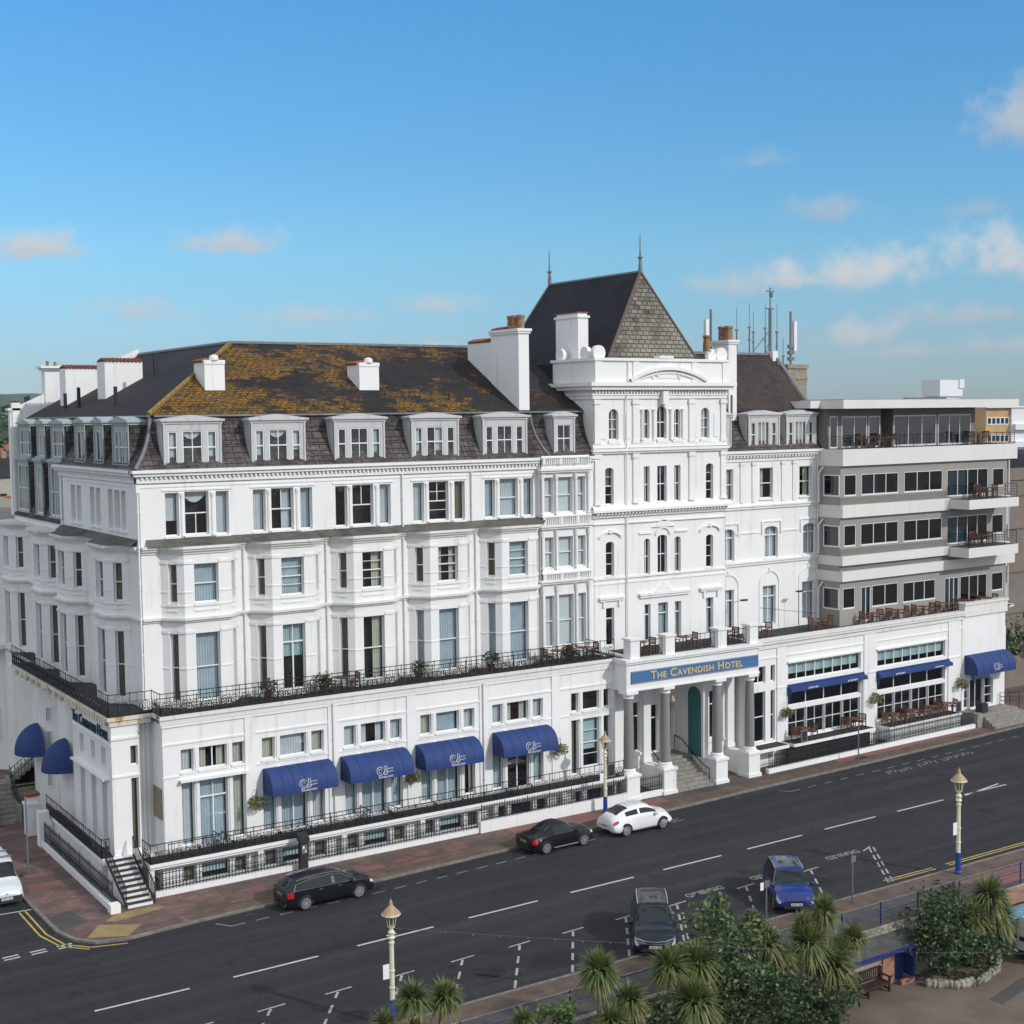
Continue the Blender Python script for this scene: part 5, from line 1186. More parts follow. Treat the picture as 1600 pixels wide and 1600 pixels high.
for k, (x, y, w_, h_) in enumerate(((3.0, -5.6, 1.0, .8), (9.2, -5.9, 1.2, .8), (11.2, -5.6, 1.1, .7), (12.4, -5.2, 1.0, .9), (14.4, -5.5, 1.3, .8), (-5.6, 1.2, 1.6, .7), (-5.4, 3.0, 1.5, .6), (-5.3, 6.2, 2.6, .6), (-5.4, 11.3, 2.2, .6))):
    sheet([(x, y), (x + w_, y + .03), (x + w_, y + h_), (x, y + h_)], .008, 'pink_patch', M['redpaving'])
# seaward pavement, edging, retaining wall
s = MB(); s.box(-160, 230, -25.9, -22.42, -.5, -.012); struct(s.build('seafront_pavement', M['greypaving']))
sheet([(-160, -23.75), (230, -23.75), (230, -22.6), (-160, -22.6)], -.006, 'brown_verge_strip', M['brownstrip'])
s = MB(); s.box(-160, 230, -22.58, -22.40, -.4, .0); s.box(-160, 230, -23.95, -23.78, -.4, .012); struct(s.build('kerb', M['kerb']))
sheet([(33.9, -25.5), (90, -25.5), (90, -24.0), (32, -24.0)], -.004, 'red_paving', M['redpaving'])
# ---- painted markings (children of the road)
def mark(name, mat): return MB(), name, mat
def seg(m, a, b, w, z=ZR + .004):
    (x0, y0), (x1, y1) = a, b; L = math.hypot(x1 - x0, y1 - y0); nx, ny = -(y1 - y0) / L * w / 2, (x1 - x0) / L * w / 2
    m.add([(x0 + nx, y0 + ny, z), (x0 - nx, y0 - ny, z), (x1 - nx, y1 - ny, z), (x1 + nx, y1 + ny, z)], [(0, 1, 2, 3)])
c = MB()
for a, b_ in [((-7.24, -14.86), (-3.39, -14.88)), ((-1.48, -14.8), (2.39, -14.73)), ((4.3, -14.64), (8.19, -14.55)), ((10.09, -14.5), (13.96, -14.43)), ((15.91, -14.38), (19.8, -14.34)), ((21.72, -14.3), (25.66, -14.24)), ((27.51, -14.2), (31.59, -14.1)), ((33.4, -14.02), (37.51, -13.94)), ((39.33, -13.92), (43.38, -13.84)), ((45.3, -13.8), (49.2, -13.75)), ((45.2, -13.95), (49.0, -13.35)), ((53, -13.3), (59, -13.1)), ((53, -13.7), (59, -13.6)), ((63, -13), (70, -12.8))]: seg(c, rz(*a), rz(*b_), .13)
m = c.build('centre_line', M['paint'], road)
c = MB()
Ts = [-4.35, -1.4, 1.5, 4.42, 7.34, 10.25, 13.1, 16.07, 19.1, 23.45, 27.8]
for x in Ts:
    seg(c, rz(x - .6, -18.55), rz(x + .6, -18.47), .10)
    for k in range(4):
        t0, t1 = .08 + k * 1.28, .08 + k * 1.28 + (.75 if k else .6)
        f = lambda t: rz(x - .585 * t - .02, -18.55 - .811 * t); seg(c, f(t0), f(t1), .11)
        if x == 19.1 and k: g2 = lambda t: rz(x - .585 * t + .25, -18.55 - .811 * t + .05); seg(c, g2(t0), g2(t1), .1)
seg(c, rz(32.2, -17.95), rz(33.1, -17.6), .1)
for k in range(5):
    for o in (0, .3): f = lambda t: rz(32.9 + o - .60 * t, -17.7 - .78 * t); seg(c, f(.1 + k * 1.2), f(.85 + k * 1.2), .1)
c.build('parking_bay_line', M['baypaint'], road)
c = MB()
def kerby(x):
    for (a, b_), (d_, e_) in zip(kerb_pts[5:], kerb_pts[6:]):
        if a <= x <= d_: return b_ + (e_ - b_) * (x - a) / (d_ - a)
k = 0; x = .65
while x < 27.6:
    seg(c, rz(x, kerby(x) - 1.62 - .02 * x * .1), rz(x + .68, kerby(x + .68) - 1.62), .085); x += 1.22
seg(c, rz(.65, -9.2), rz(.2, -8.5), .09); seg(c, rz(27.6, -8.2), rz(27.75, -7.7), .09); seg(c, rz(27.3, -8.15), rz(28.3, -8.1), .09)
x = 37.4
while x < 66: seg(c, rz(x, kerby(x) - 1.75), rz(x + .75, kerby(x + .75) - 1.75), .085); x += 1.5
seg(c, rz(37.4, -7.3), rz(36.9, -6.7), .09)
c.build('bay_edge_line', M['wornpaint'], road)
c = MB(); x = 45.4
for k in range(26):
    if k in (7, 8, 15): x += .33; continue
    y = kerby(x) - 2.5 + rnd.uniform(-.15, .15); a = rnd.uniform(.2, 1.2); seg(c, rz(x, y - .25), rz(x + .25, y + .25 * math.sin(a * 5)), .10); seg(c, rz(x + .1, y + .2), rz(x + .3, y - .2 * math.cos(a * 7)), .08); x += .34
c.build('worn_bay_wording', M['wornpaint'], road)
c = MB()
for o in (0, .28):
    yl = [(-6.72 - o, 30), (-6.62 - o, -1.8), (-6.6 - o, -5.4), (-6.25 - o * .8, -7.1 - o * .4), (-5.4 - o * .4, -8.1 - o * .7), (-3.9, -8.55 - o), (-1.6, -8.25 - o)]
    yl = [(x, y) for x, y in yl[1:5 if o else 6]]
    for a, b_ in zip(yl, yl[1:]): seg(c, rz(*a), rz(*b_), .09)
    seg(c, rz(29.5, -22.0 + o * .8), rz(33.0, -22.05 + o * .8), .09); seg(c, rz(34.0, -22.05 + o * .8), rz(110, -21.6 + o * .8), .09)
c.build('double_yellow_line', M['yellow'], road)
c = MB()
for k in range(7):
    for o in (0, .38): seg(c, rz(-5.95 - k * 1.15, -7.35 + o * .8 - .1 * (k % 2) * 0 - .1), rz(-6.62 - k * 1.15, -7.38 + o * .8 - .1), .12)
seg(c, rz(-7.9, -.35 - 1.2), rz(-6.3, -.5 - 1.2), .1)
c.build('give_way_line', M['paint'], road)
for x, y in ((21.27, -17.95), (25.5, -17.85), (30.85, -17.75)):
    X_, Y_ = rz(x, y); text('DISABLED', 'bay_lettering', M['baypaint'], Matrix.Translation((X_, Y_, ZR + .004)) @ Matrix.Rotation(R(181), 4, 'Z'), .64, road, ext=0, sx=.84)
for (x, y, r_) in ((10.6, -20.6, .9), (4.5, -20.9, .7), (7.6, -20.3, .5), (13.2, -20.8, .6), (27.0, -19.9, .6), (1.0, -20.8, .5)):   # oil drips in the bays
    m = MB(); pts = [(x + r_ * (1 + .35 * noise.noise(Vector((math.cos(k * .393) * 1.7 + x, math.sin(k * .393) * 1.7, 0)))) * math.cos(k * .393) * 1.3, y + r_ * (1 + .35 * noise.noise(Vector((x, math.cos(k * .393) * 1.7, math.sin(k * .393))))) * math.sin(k * .393), ZR + .003) for k in range(16)]; m.poly(pts); m.build('oil_stain', M['stain'] if 'stain' in M else M.setdefault('stain', pbr('oil_stain', (.013, .013, .014), .7, .35, 3, spec=.2, col2=(.022, .022, .024))), road)
m = MB()
for (x, y) in ((2.0, -8.05), (22.5, -7.2), (34, -6.3), (20.5, -22.2), (8, -22.2)): m.box(x - .25, x + .25, y - .2, y + .2, ZR + .003, ZR + .01)
m.build('gully_grate', M['trim'], road)
m = MB(); crk = [(4.6, -15.6), (6.0, -17.0), (6.6, -18.4), (7.0, -20.0), (8.0, -21.2), (8.3, -22.3)]
for a, b_ in zip(crk, crk[1:]): seg(m, a, b_, .07, ZR + .003)
crk = [(1.5, -12.4), (2.8, -13.6), (3.9, -14.3), (4.6, -15.6)]
for a, b_ in zip(crk, crk[1:]): seg(m, a, b_, .06, ZR + .003)
m.build('sealed_crack', M['stain'], road)
c = MB(); c.box(46.6, 47.6, -4.2, -3.6, .006, .012); c.build('manhole_cover', M['trim'], road)

# ---- boundary plinths and railings of the hotel
def fence(name, label, loc, plinth, path, z0, h=1.0, step=.17):
    t = thing(name, label, 'railing', loc, world=True); m = MB()
    for q in plinth: m.box(*q)
    m.build('plinth', M['white'], t); spike_railing('railing', path, z0, h, t, step=step); return t
fence('area_fence', 'black spiked railing on low white plinth below the restaurant awnings', (8, -3.4, 0), [(-.9, 17.42, -3.56, -3.28, 0, .26)], [(-.85, -3.42), (17.35, -3.42)], .26, 1.0)
fence('area_fence', 'black spiked railing on tall white plinth beside the entrance columns', (22.6, -3.5, 0), [(17.44, 27.75, -3.70, -3.38, 0, .62)], [(17.6, -3.54), (27.6, -3.54)], .62, .95)
fence('area_fence', 'black spiked railing on white plinth along the side street', (-3.15, 3, 0), [(-3.32, -3.0, -4.1, 8.0, 0, .28), (-3.42, -2.95, -4.6, -4.1, 0, .42), (-3.4, -2.85, 8.0, 8.5, 0, 1.9)], [(-3.15, -4.05), (-3.15, 7.95)], .28, 1.15, .2)
t = thing('area_fence', 'black spiked railing on white plinth in front of the glazed restaurant', 'railing', (50, -2.6, 0), world=True)
m = MB(W); m.box(.35, 21.5, -3.5, -3.22, -.05, .3); m.build('plinth', M['white'], t)
q0, q1 = W @ Vector((.5, -3.36, 0)), W @ Vector((21.4, -3.36, 0)); spike_railing('railing', [(q0.x, q0.y), (q1.x, q1.y)], .3, 1.0, t)
t = thing('gate_pier', 'white stone gate pier with brown cap by the side stairs', 'pier', (-3.1, 10.7, 0)); m = MB(); m.box(-.35, .35, -.35, .35, 0, 1.7); m.box(-.42, .42, -.42, .42, 1.7, 1.85); m.box(-.3, .3, -.3, .3, 1.85, 2.2); m.cur = 1; m.box(-.38, .38, -.38, .38, 2.2, 2.36); m.build('shaft', [M['white'], M['terracotta']], t)
# ---- seaward side: railing, retaining wall, shelter, bench
m = MB(); m.box(-160, 20.8, -26.2, -25.88, -2.6, -.02); m.box(26.6, 200, -26.2, -25.88, -2.6, -.02); m.box(20.8, 26.6, -25.93, -25.88, -2.6, -.02)
tag(m.build('retaining_wall', M['flint']), 'flint retaining wall below the seafront pavement', 'wall')
m = MB(); m.box(31.5, 60, -26.9, -26.36, -.35, .12); m.cur = 1; m.box(31.8, 60, -27.3, -26.9, -.9, -.55); m.cur = 2; m.box(32, 60, -27.2, -26.9, -2.6, -.9)
tag(m.build('coping_wall', [M['brick'], pbr('pale_blue_paint', (.16, .36, .50), .5), M['flint']]), 'brick topped flint wall with pale blue ledge above the parked van', 'wall')
RAILBLUE = pbr('dark_blue_paint', (.012, .028, .12), .5, .1, 3)
t = thing('blue_railing', 'blue painted two rail fence along the back of the seafront pavement', 'railing', (15, -25.75, 0), world=True); m = MB(); x = -2
while x < 40: m.tube([(x, -25.75, 0), (x, -25.75, 1.0)], .038, 6); x += 2.45
m.build('post', RAILBLUE, t); m = MB()
for z in (.55, .95): m.tube([(-2, -25.75, z), (38, -25.75, z)], .019, 6)
m.build('rail', RAILBLUE, t)
sh = thing('shelter', 'low seafront shelter with dark felt roof, blue fascia and flint back wall', 'shelter', (23.9, -26.8, -2.6), world=True)
m = MB(); A_ = [(20.9, -27.02, -.76), (26.45, -26.90, -.78), (26.3, -25.86, -.40), (20.9, -25.9, -.40)]
m.add(A_ + [(x, y, z - .10) for x, y, z in A_], [(0, 1, 2, 3), (7, 6, 5, 4), (0, 4, 5, 1), (1, 5, 6, 2), (2, 6, 7, 3), (3, 7, 4, 0)]); m.build('roof', M['lowroof'], sh)
DB = pbr('deep_blue_paint', (.014, .030, .155), .45, .1, 3)
m = MB(); B_ = [(20.9, -27.06, -.90), (26.5, -26.94, -.92), (26.5, -26.90, -.92), (20.9, -27.02, -.90)]; m.add(B_ + [(x, y, z + .17) for x, y, z in B_], [(0, 3, 2, 1), (4, 5, 6, 7), (0, 1, 5, 4), (1, 2, 6, 5), (2, 3, 7, 6), (3, 0, 4, 7)])
m.add([(26.46, -26.94, -.92), (26.50, -26.94, -.92), (26.36, -25.86, -.55), (26.32, -25.86, -.55), (26.46, -26.94, -.75), (26.50, -26.94, -.75), (26.36, -25.86, -.38), (26.32, -25.86, -.38)], [(1, 2, 6, 5), (4, 5, 6, 7), (0, 4, 7, 3)]); m.build('fascia', DB, sh)
m = MB(); m.box(21.1, 24.5, -26.25, -25.95, -2.6, -.62); m.build('back_wall', M['flint'], sh)
m = MB(); m.box(24.5, 25.25, -26.30, -25.95, -2.6, -.62); m.box(25.25, 26.1, -26.75, -26.6, -2.6, -2.38); m.box(25.95, 26.1, -26.6, -26.0, -2.6, -2.381); m.build('brick_pier', M['brick'], sh)
m = MB(); m.box(25.25, 26.2, -26.15, -26.0, -2.6, -.66); m.box(26.02, 26.16, -26.7, -26.15, -2.38, -.7); m.build('door', DB, sh)
bn = thing('park_bench', 'dark brown slatted wooden bench in front of the shelter wall', 'bench', (22.95, -26.62, -2.6), R(1.5))
m = MB(); 
for k in range(4): m.box(-1.35, 1.35, -.30 + k * .13, -.20 + k * .13, .44, .475)
m.box(-1.38, 1.38, -.32, -.28, .36, .44); m.build('seat', M['wood2'] if 'wood2' in M else M.setdefault('wood2', pbr('dark_bench_wood', (.045, .022, .016), .6, .25, 6)), bn)
m = MB(); m.box(-1.38, 1.38, .24, .29, .95, 1.03); m.box(-1.38, 1.38, .22, .26, .50, .56)
for k in range(21): x = -1.3 + k * .13; m.box(x - .03, x + .03, .235, .265, .56, .95)
m.build('backrest', M['wood2'], bn)
for x in (-1.35, 0, 1.35):
    m = MB(); m.box(x - .04, x + .04, -.32, -.24, 0, .66 if x else .44); m.box(x - .04, x + .04, .2, .28, 0, 1.0); m.box(x - .035, x + .035, -.3, .25, .1, .17); m.build('leg', M['wood2'], bn)
    if x: m = MB(); m.box(x - .05, x + .05, -.38, .24, .66, .71); m.build('armrest', M['wood2'], bn)
m = MB(); pts = [(26.2, -27.45), (27.0, -28.3), (28.5, -28.5), (30.0, -28.1), (31.2, -27.3)]
for a, b_ in zip(pts, pts[1:]):
    n = 5
    for k in range(n): t = k / n; x, y = a[0] + (b_[0] - a[0]) * t, a[1] + (b_[1] - a[1]) * t; r_ = rnd.uniform(.17, .26); m.lathe([(r_ * .8, -2.62), (r_, -2.5), (r_ * .8, -2.32), (r_ * .3, -2.25)], (x, y), 7, rnd.random())
tag(m.build('rock_edging', M['flint']), 'row of pale stones edging the shrub bed beside the shelter', 'edging')
sheet([(26.2, -27.4), (27.0, -28.3), (28.5, -28.5), (30.0, -28.1), (31.2, -27.3), (31.5, -26.4), (26.6, -26.4)], -2.59, 'flower_bed', M['bark'])
sheet([(-6, -26.4), (20.4, -26.4), (20.6, -28.6), (18, -31), (8, -33), (-6, -33)], -2.59, 'flower_bed', M['bark'])
sheet([(27.2, -30.6), (30.8, -29.8), (30.4, -29.2), (27.2, -29.9)], -2.592, 'dark_patch', M['greypaving'])

# ---- street lamps
def make_lamp():
    t = thing('street_lamp', '', 'street lamp', group='cream and blue lamp posts along the parade')
    m = MB(); m.lathe([(.16, 0), (.17, .1), (.14, .14), (.13, 1.0), (.15, 1.04)], (0, 0), 12); m.build('base', M['blue'], t)
    m = MB(); m.lathe([(.105, 1.04), (.10, 1.6), (.09, 3.3), (.085, 3.55)], (0, 0), 12); m.lathe([(.13, 3.55), (.16, 3.6), (.10, 3.68), (.11, 3.75), (.15, 3.82), (.09, 3.9), (.06, 4.0)], (0, 0), 12)
    for z in (1.5, 2.2, 3.35): m.lathe([(.11, z), (.125, z + .02), (.125, z + .06), (.11, z + .08)], (0, 0), 12)
    m.build('post', M['post'], t)
    m = MB(); m.tube([(-.22, 0, 3.72), (.22, 0, 3.72)], .02, 6); m.build('ladder_bar', M['post'], t)
    m = MB(); m.lathe([(.12, 4.0), (.15, 4.04), (.155, 4.06)], (0, 0), 8)
    for k in range(8): a = 2 * PI * k / 8; m.tube([(.15 * math.cos(a), .15 * math.sin(a), 4.05), (.23 * math.cos(a), .23 * math.sin(a), 4.55)], .012, 4)
    h = m.build('lantern_frame', M['post'], t); m = MB(); m.lathe([(.14, 4.06), (.22, 4.54)], (0, 0), 8); m.build('lamp_glass', M['lampglass'], h)
    m = MB(); m.lathe([(.36, 4.55), (.38, 4.6), (.33, 4.66), (.22, 4.78), (.10, 4.9), (.06, 5.0), (.08, 5.03), (.05, 5.08), (.012, 5.2)], (0, 0), 12); m.build('lamp_cap', M['copper'], t)
    m = MB(); m.lathe([(.385, 4.53), (.395, 4.56), (.385, 4.60)], (0, 0), 12); m.build('cap_rim', M['post'], t)
    return t
lamp = make_lamp(); lamp.location = (1.82, -22.55, 0); lamp.scale = (.94,) * 3; lamp['label'] = 'cream lamp post with blue base and small notice plate, beside the nearest palm heads'
m = MB(); m.box(-.42, -.14, -.04, -.02, 1.95, 2.55); m.build('notice_plate', M['frame'], lamp)
dup(lamp, (33.35, -23.15, 0), 0, 'cream lamp post with tall blue base above the double yellow lines', scale=1.03)
dup(lamp, (25.45, -4.45, 0), 0, 'cream lamp post on the hotel pavement behind the white car', scale=.93)
wire = MB(); a, b_ = Vector((1.82, -22.55, 3.75)), Vector((22.0, -37.0, 2.9)); pts = [a.lerp(b_, k / 24) - Vector((0, 0, .25 * math.sin(PI * k / 24))) for k in range(25)]
wire.tube(pts, .007, 3)
for q in pts[1:]: wire.lathe([(.012, q.z - .02), (.025, q.z - .05), (.012, q.z - .08)], (q.x, q.y), 6)
tag(wire.build('festoon_cable', M['steel']), 'thin cable of small bulbs strung from the lamp post over the parking bays', 'cable')
# ---- meter, sign posts
t = thing('parking_meter', 'black ticket machine with sloped hood standing at the railing behind the black estate car', 'parking meter', (6.66, -3.95, 0)); m = MB(); m.box(-.2, .2, -.16, .16, 0, 1.5); m.add([(-.26, -.25, 1.5), (.26, -.25, 1.5), (.26, .2, 1.62), (-.26, .2, 1.62), (-.26, -.25, 1.75), (.26, -.25, 1.75), (.26, .2, 1.98), (-.26, .2, 1.98)], [(0, 3, 2, 1), (4, 5, 6, 7), (0, 1, 5, 4), (1, 2, 6, 5), (2, 3, 7, 6), (3, 0, 4, 7)]); m.build('cabinet', M['trim'], t)
m = MB(); m.box(-.14, .14, -.172, -.161, .95, 1.4); m.build('front_plate', M['steel'], t); m = MB(); m.box(-.1, .0, -.18, -.173, 1.2, 1.34); m.box(.03, .1, -.18, -.173, 1.0, 1.12); m.build('ticket_slot', M['white_plastic'], t)
for (x, y, h, lab, two) in ((20.95, -22.6, 1.9, 'grey sign post with two small white plates behind the tall shrub', 1), (25.95, -23.1, 2.25, 'grey sign post with small plate right of the blue car', 0), (-5.1, 3.7, 4.0, 'thin grey pole on the side street pavement beside the white van', -1), (46.3, -4.4, 2.5, 'thin grey post on the pavement in front of the glazed restaurant', -1)):
    t = thing('sign_post', lab, 'post', (x, y, 0)); m = MB(); m.tube([(0, 0, 0), (0, 0, h)], .045, 8); m.build('pole', M['steel'], t)
    if two >= 0:
        m = MB(); m.box(-.15, .15, -.07, -.05, h - .30, h); m.build('sign_plate', M['steel'], t)
        if two: m = MB(); m.box(-.40, -.2, -.05, -.03, h - .4, h - .05); m.build('sign_plate', M['frame'], t)
# ---- menu boards, bin
for F, u, v, z, lab in ((FR, 26.7, -3.34, 1.7, 'framed menu board on the gallery railing left of the entrance columns'), (W, 3.9, -3.2, 1.5, 'framed menu board on the gallery railing of the glazed restaurant'), (W, 20.0, -3.12, 1.3, 'framed menu board at the right end of the restaurant gallery')):
    t = thing('menu_board', lab, 'notice board', F @ Vector((u, v, z)), 0 if F is FR else R(2.5)); m = MB(); m.box(-.3, .3, -.04, 0, 0, .82); m.build('board_frame', M['steel'], t); m = MB(); m.box(-.22, .22, -.046, -.041, .09, .73); m.build('board_face', M['trim'], t)
t = thing('planter_box', 'black square planter at the foot of the end doorway', 'planter', W @ Vector((22.9, -3.0, .9)), R(2.5)); m = MB(); m.box(-.33, .33, -.3, .3, 0, .6); m.box(-.36, .36, -.33, .33, .6, .66); m.build('pot', M['trim'], t)

# ---- furniture on terraces and galleries
def make_chair():
    m = MB(); 
    for x in (-.25, .25):
        m.box(x - .025, x + .025, -.27, -.22, 0, .66); m.box(x - .025, x + .025, .22, .27, 0, .95); m.box(x - .03, x + .03, -.29, .25, .64, .68)
    m.box(-.27, .27, -.26, .26, .42, .46); m.box(-.25, .25, .235, .265, .88, .95); m.box(-.25, .25, .235, .265, .52, .57)
    for k in range(6): x = -.2 + k * .08; m.box(x - .02, x + .02, .24, .26, .56, .89)
    return m.build('terrace_chair', M['wood'])
def make_table(rd):
    m = MB(); m.lathe([(rd, .72), (rd, .75)], (0, 0), 16); m.tube([(0, 0, .03), (0, 0, .72)], .04, 6)
    for a in range(4): t = a * PI / 2; m.tube([(0, 0, .10), (.36 * math.cos(t), .36 * math.sin(t), .02)], .03, 4)
    return m.build('terrace_table', M['wood'])
chair0, table0 = make_chair(), make_table(.42); first = [True, True]
def place(src, i, loc, rzz, lab, cat, grp):
    o = src if first[i] else src.copy()
    if not first[i]: COL.objects.link(o)
    first[i] = False; o.location = loc; o.rotation_euler = (0, 0, rzz); tag(o, lab, cat, grp)
ORD = ['first', 'second', 'third', 'fourth', 'fifth', 'sixth', 'seventh', 'eighth']
def dining(F, ang, spots, z, where, seats=2):
    for k, (u, v) in enumerate(spots):
        n = '%s table %s' % (ORD[k], where) if len(spots) > 1 else 'table %s' % where
        p0 = F @ Vector((u, v, z)); place(table0, 1, p0, 0, 'round wooden table, %s from the left %s' % (ORD[k], where) if len(spots) > 1 else 'round wooden ' + n, 'table', 'tables on the hotel terraces')
        S = [(-.72, 0, PI / 2, 'left'), (.72, 0, -PI / 2, 'right'), (0, .68, PI, 'far')]
        S = [(-.72, 0, PI / 2 + PI, 'left'), (.72, 0, PI / 2, 'right'), (.02, .70, 0, 'far')]
        S = [(-.72, 0, PI / 2, 'left'), (.72, 0, -PI / 2, 'right'), (.02, .70, 0, 'far')]
        for dx, dy, a, sd in S[:seats]:
            pp = F @ Vector((u + dx, v + dy, z)); place(chair0, 0, pp, a + ang + rnd.uniform(-.25, .25), 'brown chair at the %s of the %s' % (sd, n), 'chair', 'chairs on the hotel terraces')
dining(FR, 0, [(29.85, -2.2), (33.2, -2.2), (36.6, -2.2)], 8.52, 'over the entrance columns')
dining(W, R(2.5), [(2.3, -.7), (8.0, -.9), (12.7, -1.3), (15.4, -1.35), (18.2, -1.35), (20.9, -1.35), (23.6, -1.35), (25.7, -1.35)], 8.23, 'on the long restaurant terrace', 2)
dining(FR, 0, [(10.2, -1.5), (24.2, -1.5), (26.1, -1.5)], 8.48, 'on the ironwork balcony', 2)
dining(W, R(2.5), [(4.6, -2.6), (9.4, -2.6)], 1.48, 'on the left restaurant gallery', 3)
dining(W, R(2.5), [(13.6, -2.6), (15.6, -2.6), (17.6, -2.6), (19.3, -2.6)], 1.24, 'on the right restaurant gallery', 3)
dining(W, R(2.5), [(24.9, -1.75)], 16.52, 'on the upper corner balcony', 3); dining(W, R(2.5), [(24.4, -1.75)], 13.02, 'on the lower corner balcony', 3)
dining(W, R(2.5), [(13.6, -.15), (15.4, -.15), (26.0, -.2)], 20.45, 'on the top floor roof terrace', 2)
# ---- plants: hanging baskets, balcony pots
def leafball(name, c, rx, rz_, n, size, mats, seed, droop=0., parent=None, weights=(6, 1)):
    rr = random.Random(seed); m = MB()
    for k in range(n):
        while True:
            d = Vector((rr.uniform(-1, 1), rr.uniform(-1, 1), rr.uniform(-1, 1)))
            if .25 < d.length < 1: break
        d = d.normalized() * (rr.random() ** .35) * (1 + .18 * noise.noise(d * 2.3 + Vector((seed, 0, 0))))
        p_ = Vector(c) + Vector((d.x * rx, d.y * rx, d.z * rz_ - droop * rr.random() * abs(d.x)))
        a = Vector((rr.gauss(0, 1), rr.gauss(0, 1), rr.gauss(0, .7))).normalized(); b2 = a.cross(Vector((rr.gauss(0, 1), rr.gauss(0, 1), rr.gauss(0, 1)))).normalized()
        s = size * rr.uniform(.6, 1.4); m.cur = rr.choices(range(len(mats)), weights)[0]
        m.add([p_ - a * s, p_ + b2 * s * .45, p_ + a * s, p_ - b2 * s * .45], [(0, 1, 2, 3)])
    return m.build(name, mats, parent)
bk = [(FR, 4.88, -2.42, 3.5, 'between the first two blue awnings from the left', .5), (FR, 13.95, -2.42, 3.45, 'between the second and third blue awnings', .4), (FR, 23.75, -2.42, 3.62, 'right of the rightmost restaurant awning', .5), (W, 3.25, -2.35, 3.42, 'left of the first glazed restaurant opening', .46), (W, 12.0, -2.35, 3.25, 'between the two glazed restaurant openings', .55), (W, 21.4, -2.35, 3.15, 'beside the end doorway awning', .55)]
for k, (F, u, v, z, lab, r_) in enumerate(bk):
    pos = F @ Vector((u, v, z)); t = thing('hanging_basket', 'hanging flower basket on the wall ' + lab, 'flower basket', pos, group='hanging baskets on the hotel front')
    leafball('foliage', (0, 0, 0), r_, r_ * .72, 260, .085, [M['leaf_mid'], M['flower'], M['leaf_palm_y']], 40 + k, .25, t, (4, 3 if k % 2 else 2, 2))
    m = MB(); m.tube([(0, .4, .55), (0, 0, .62), (0, 0, .1)], .015, 4); m.tube([(0, .4, .1), (0, .1, .5)], .012, 4); m.build('bracket', M['iron'], t)
for k, (x, y, lab) in enumerate(((6.0, -1.55, 'behind the railing below the second bay'), (9.1, -1.6, 'behind the railing left of the third bay'), (14.9, -1.55, 'behind the railing below the fourth bay'), (19.6, -1.55, 'behind the railing left of the fifth bay'), (24.9, -1.7, 'behind the railing near the oriel'))):
    t = thing('pot_plant', 'dark leaved potted plant on the balcony ' + lab, 'plant', (x, y, 8.48), group='potted plants on the long balcony')
    m = MB(); m.lathe([(.16, 0), (.24, .38), (.26, .42)], (0, 0), 10); m.build('pot', M['terracotta'], t); leafball('foliage', (0, 0, .75), .5, .42, 200, .09, [M['leaf_dark'], M['flower'], M['trim']], 60 + k, 0, t, (3, 1, 2))
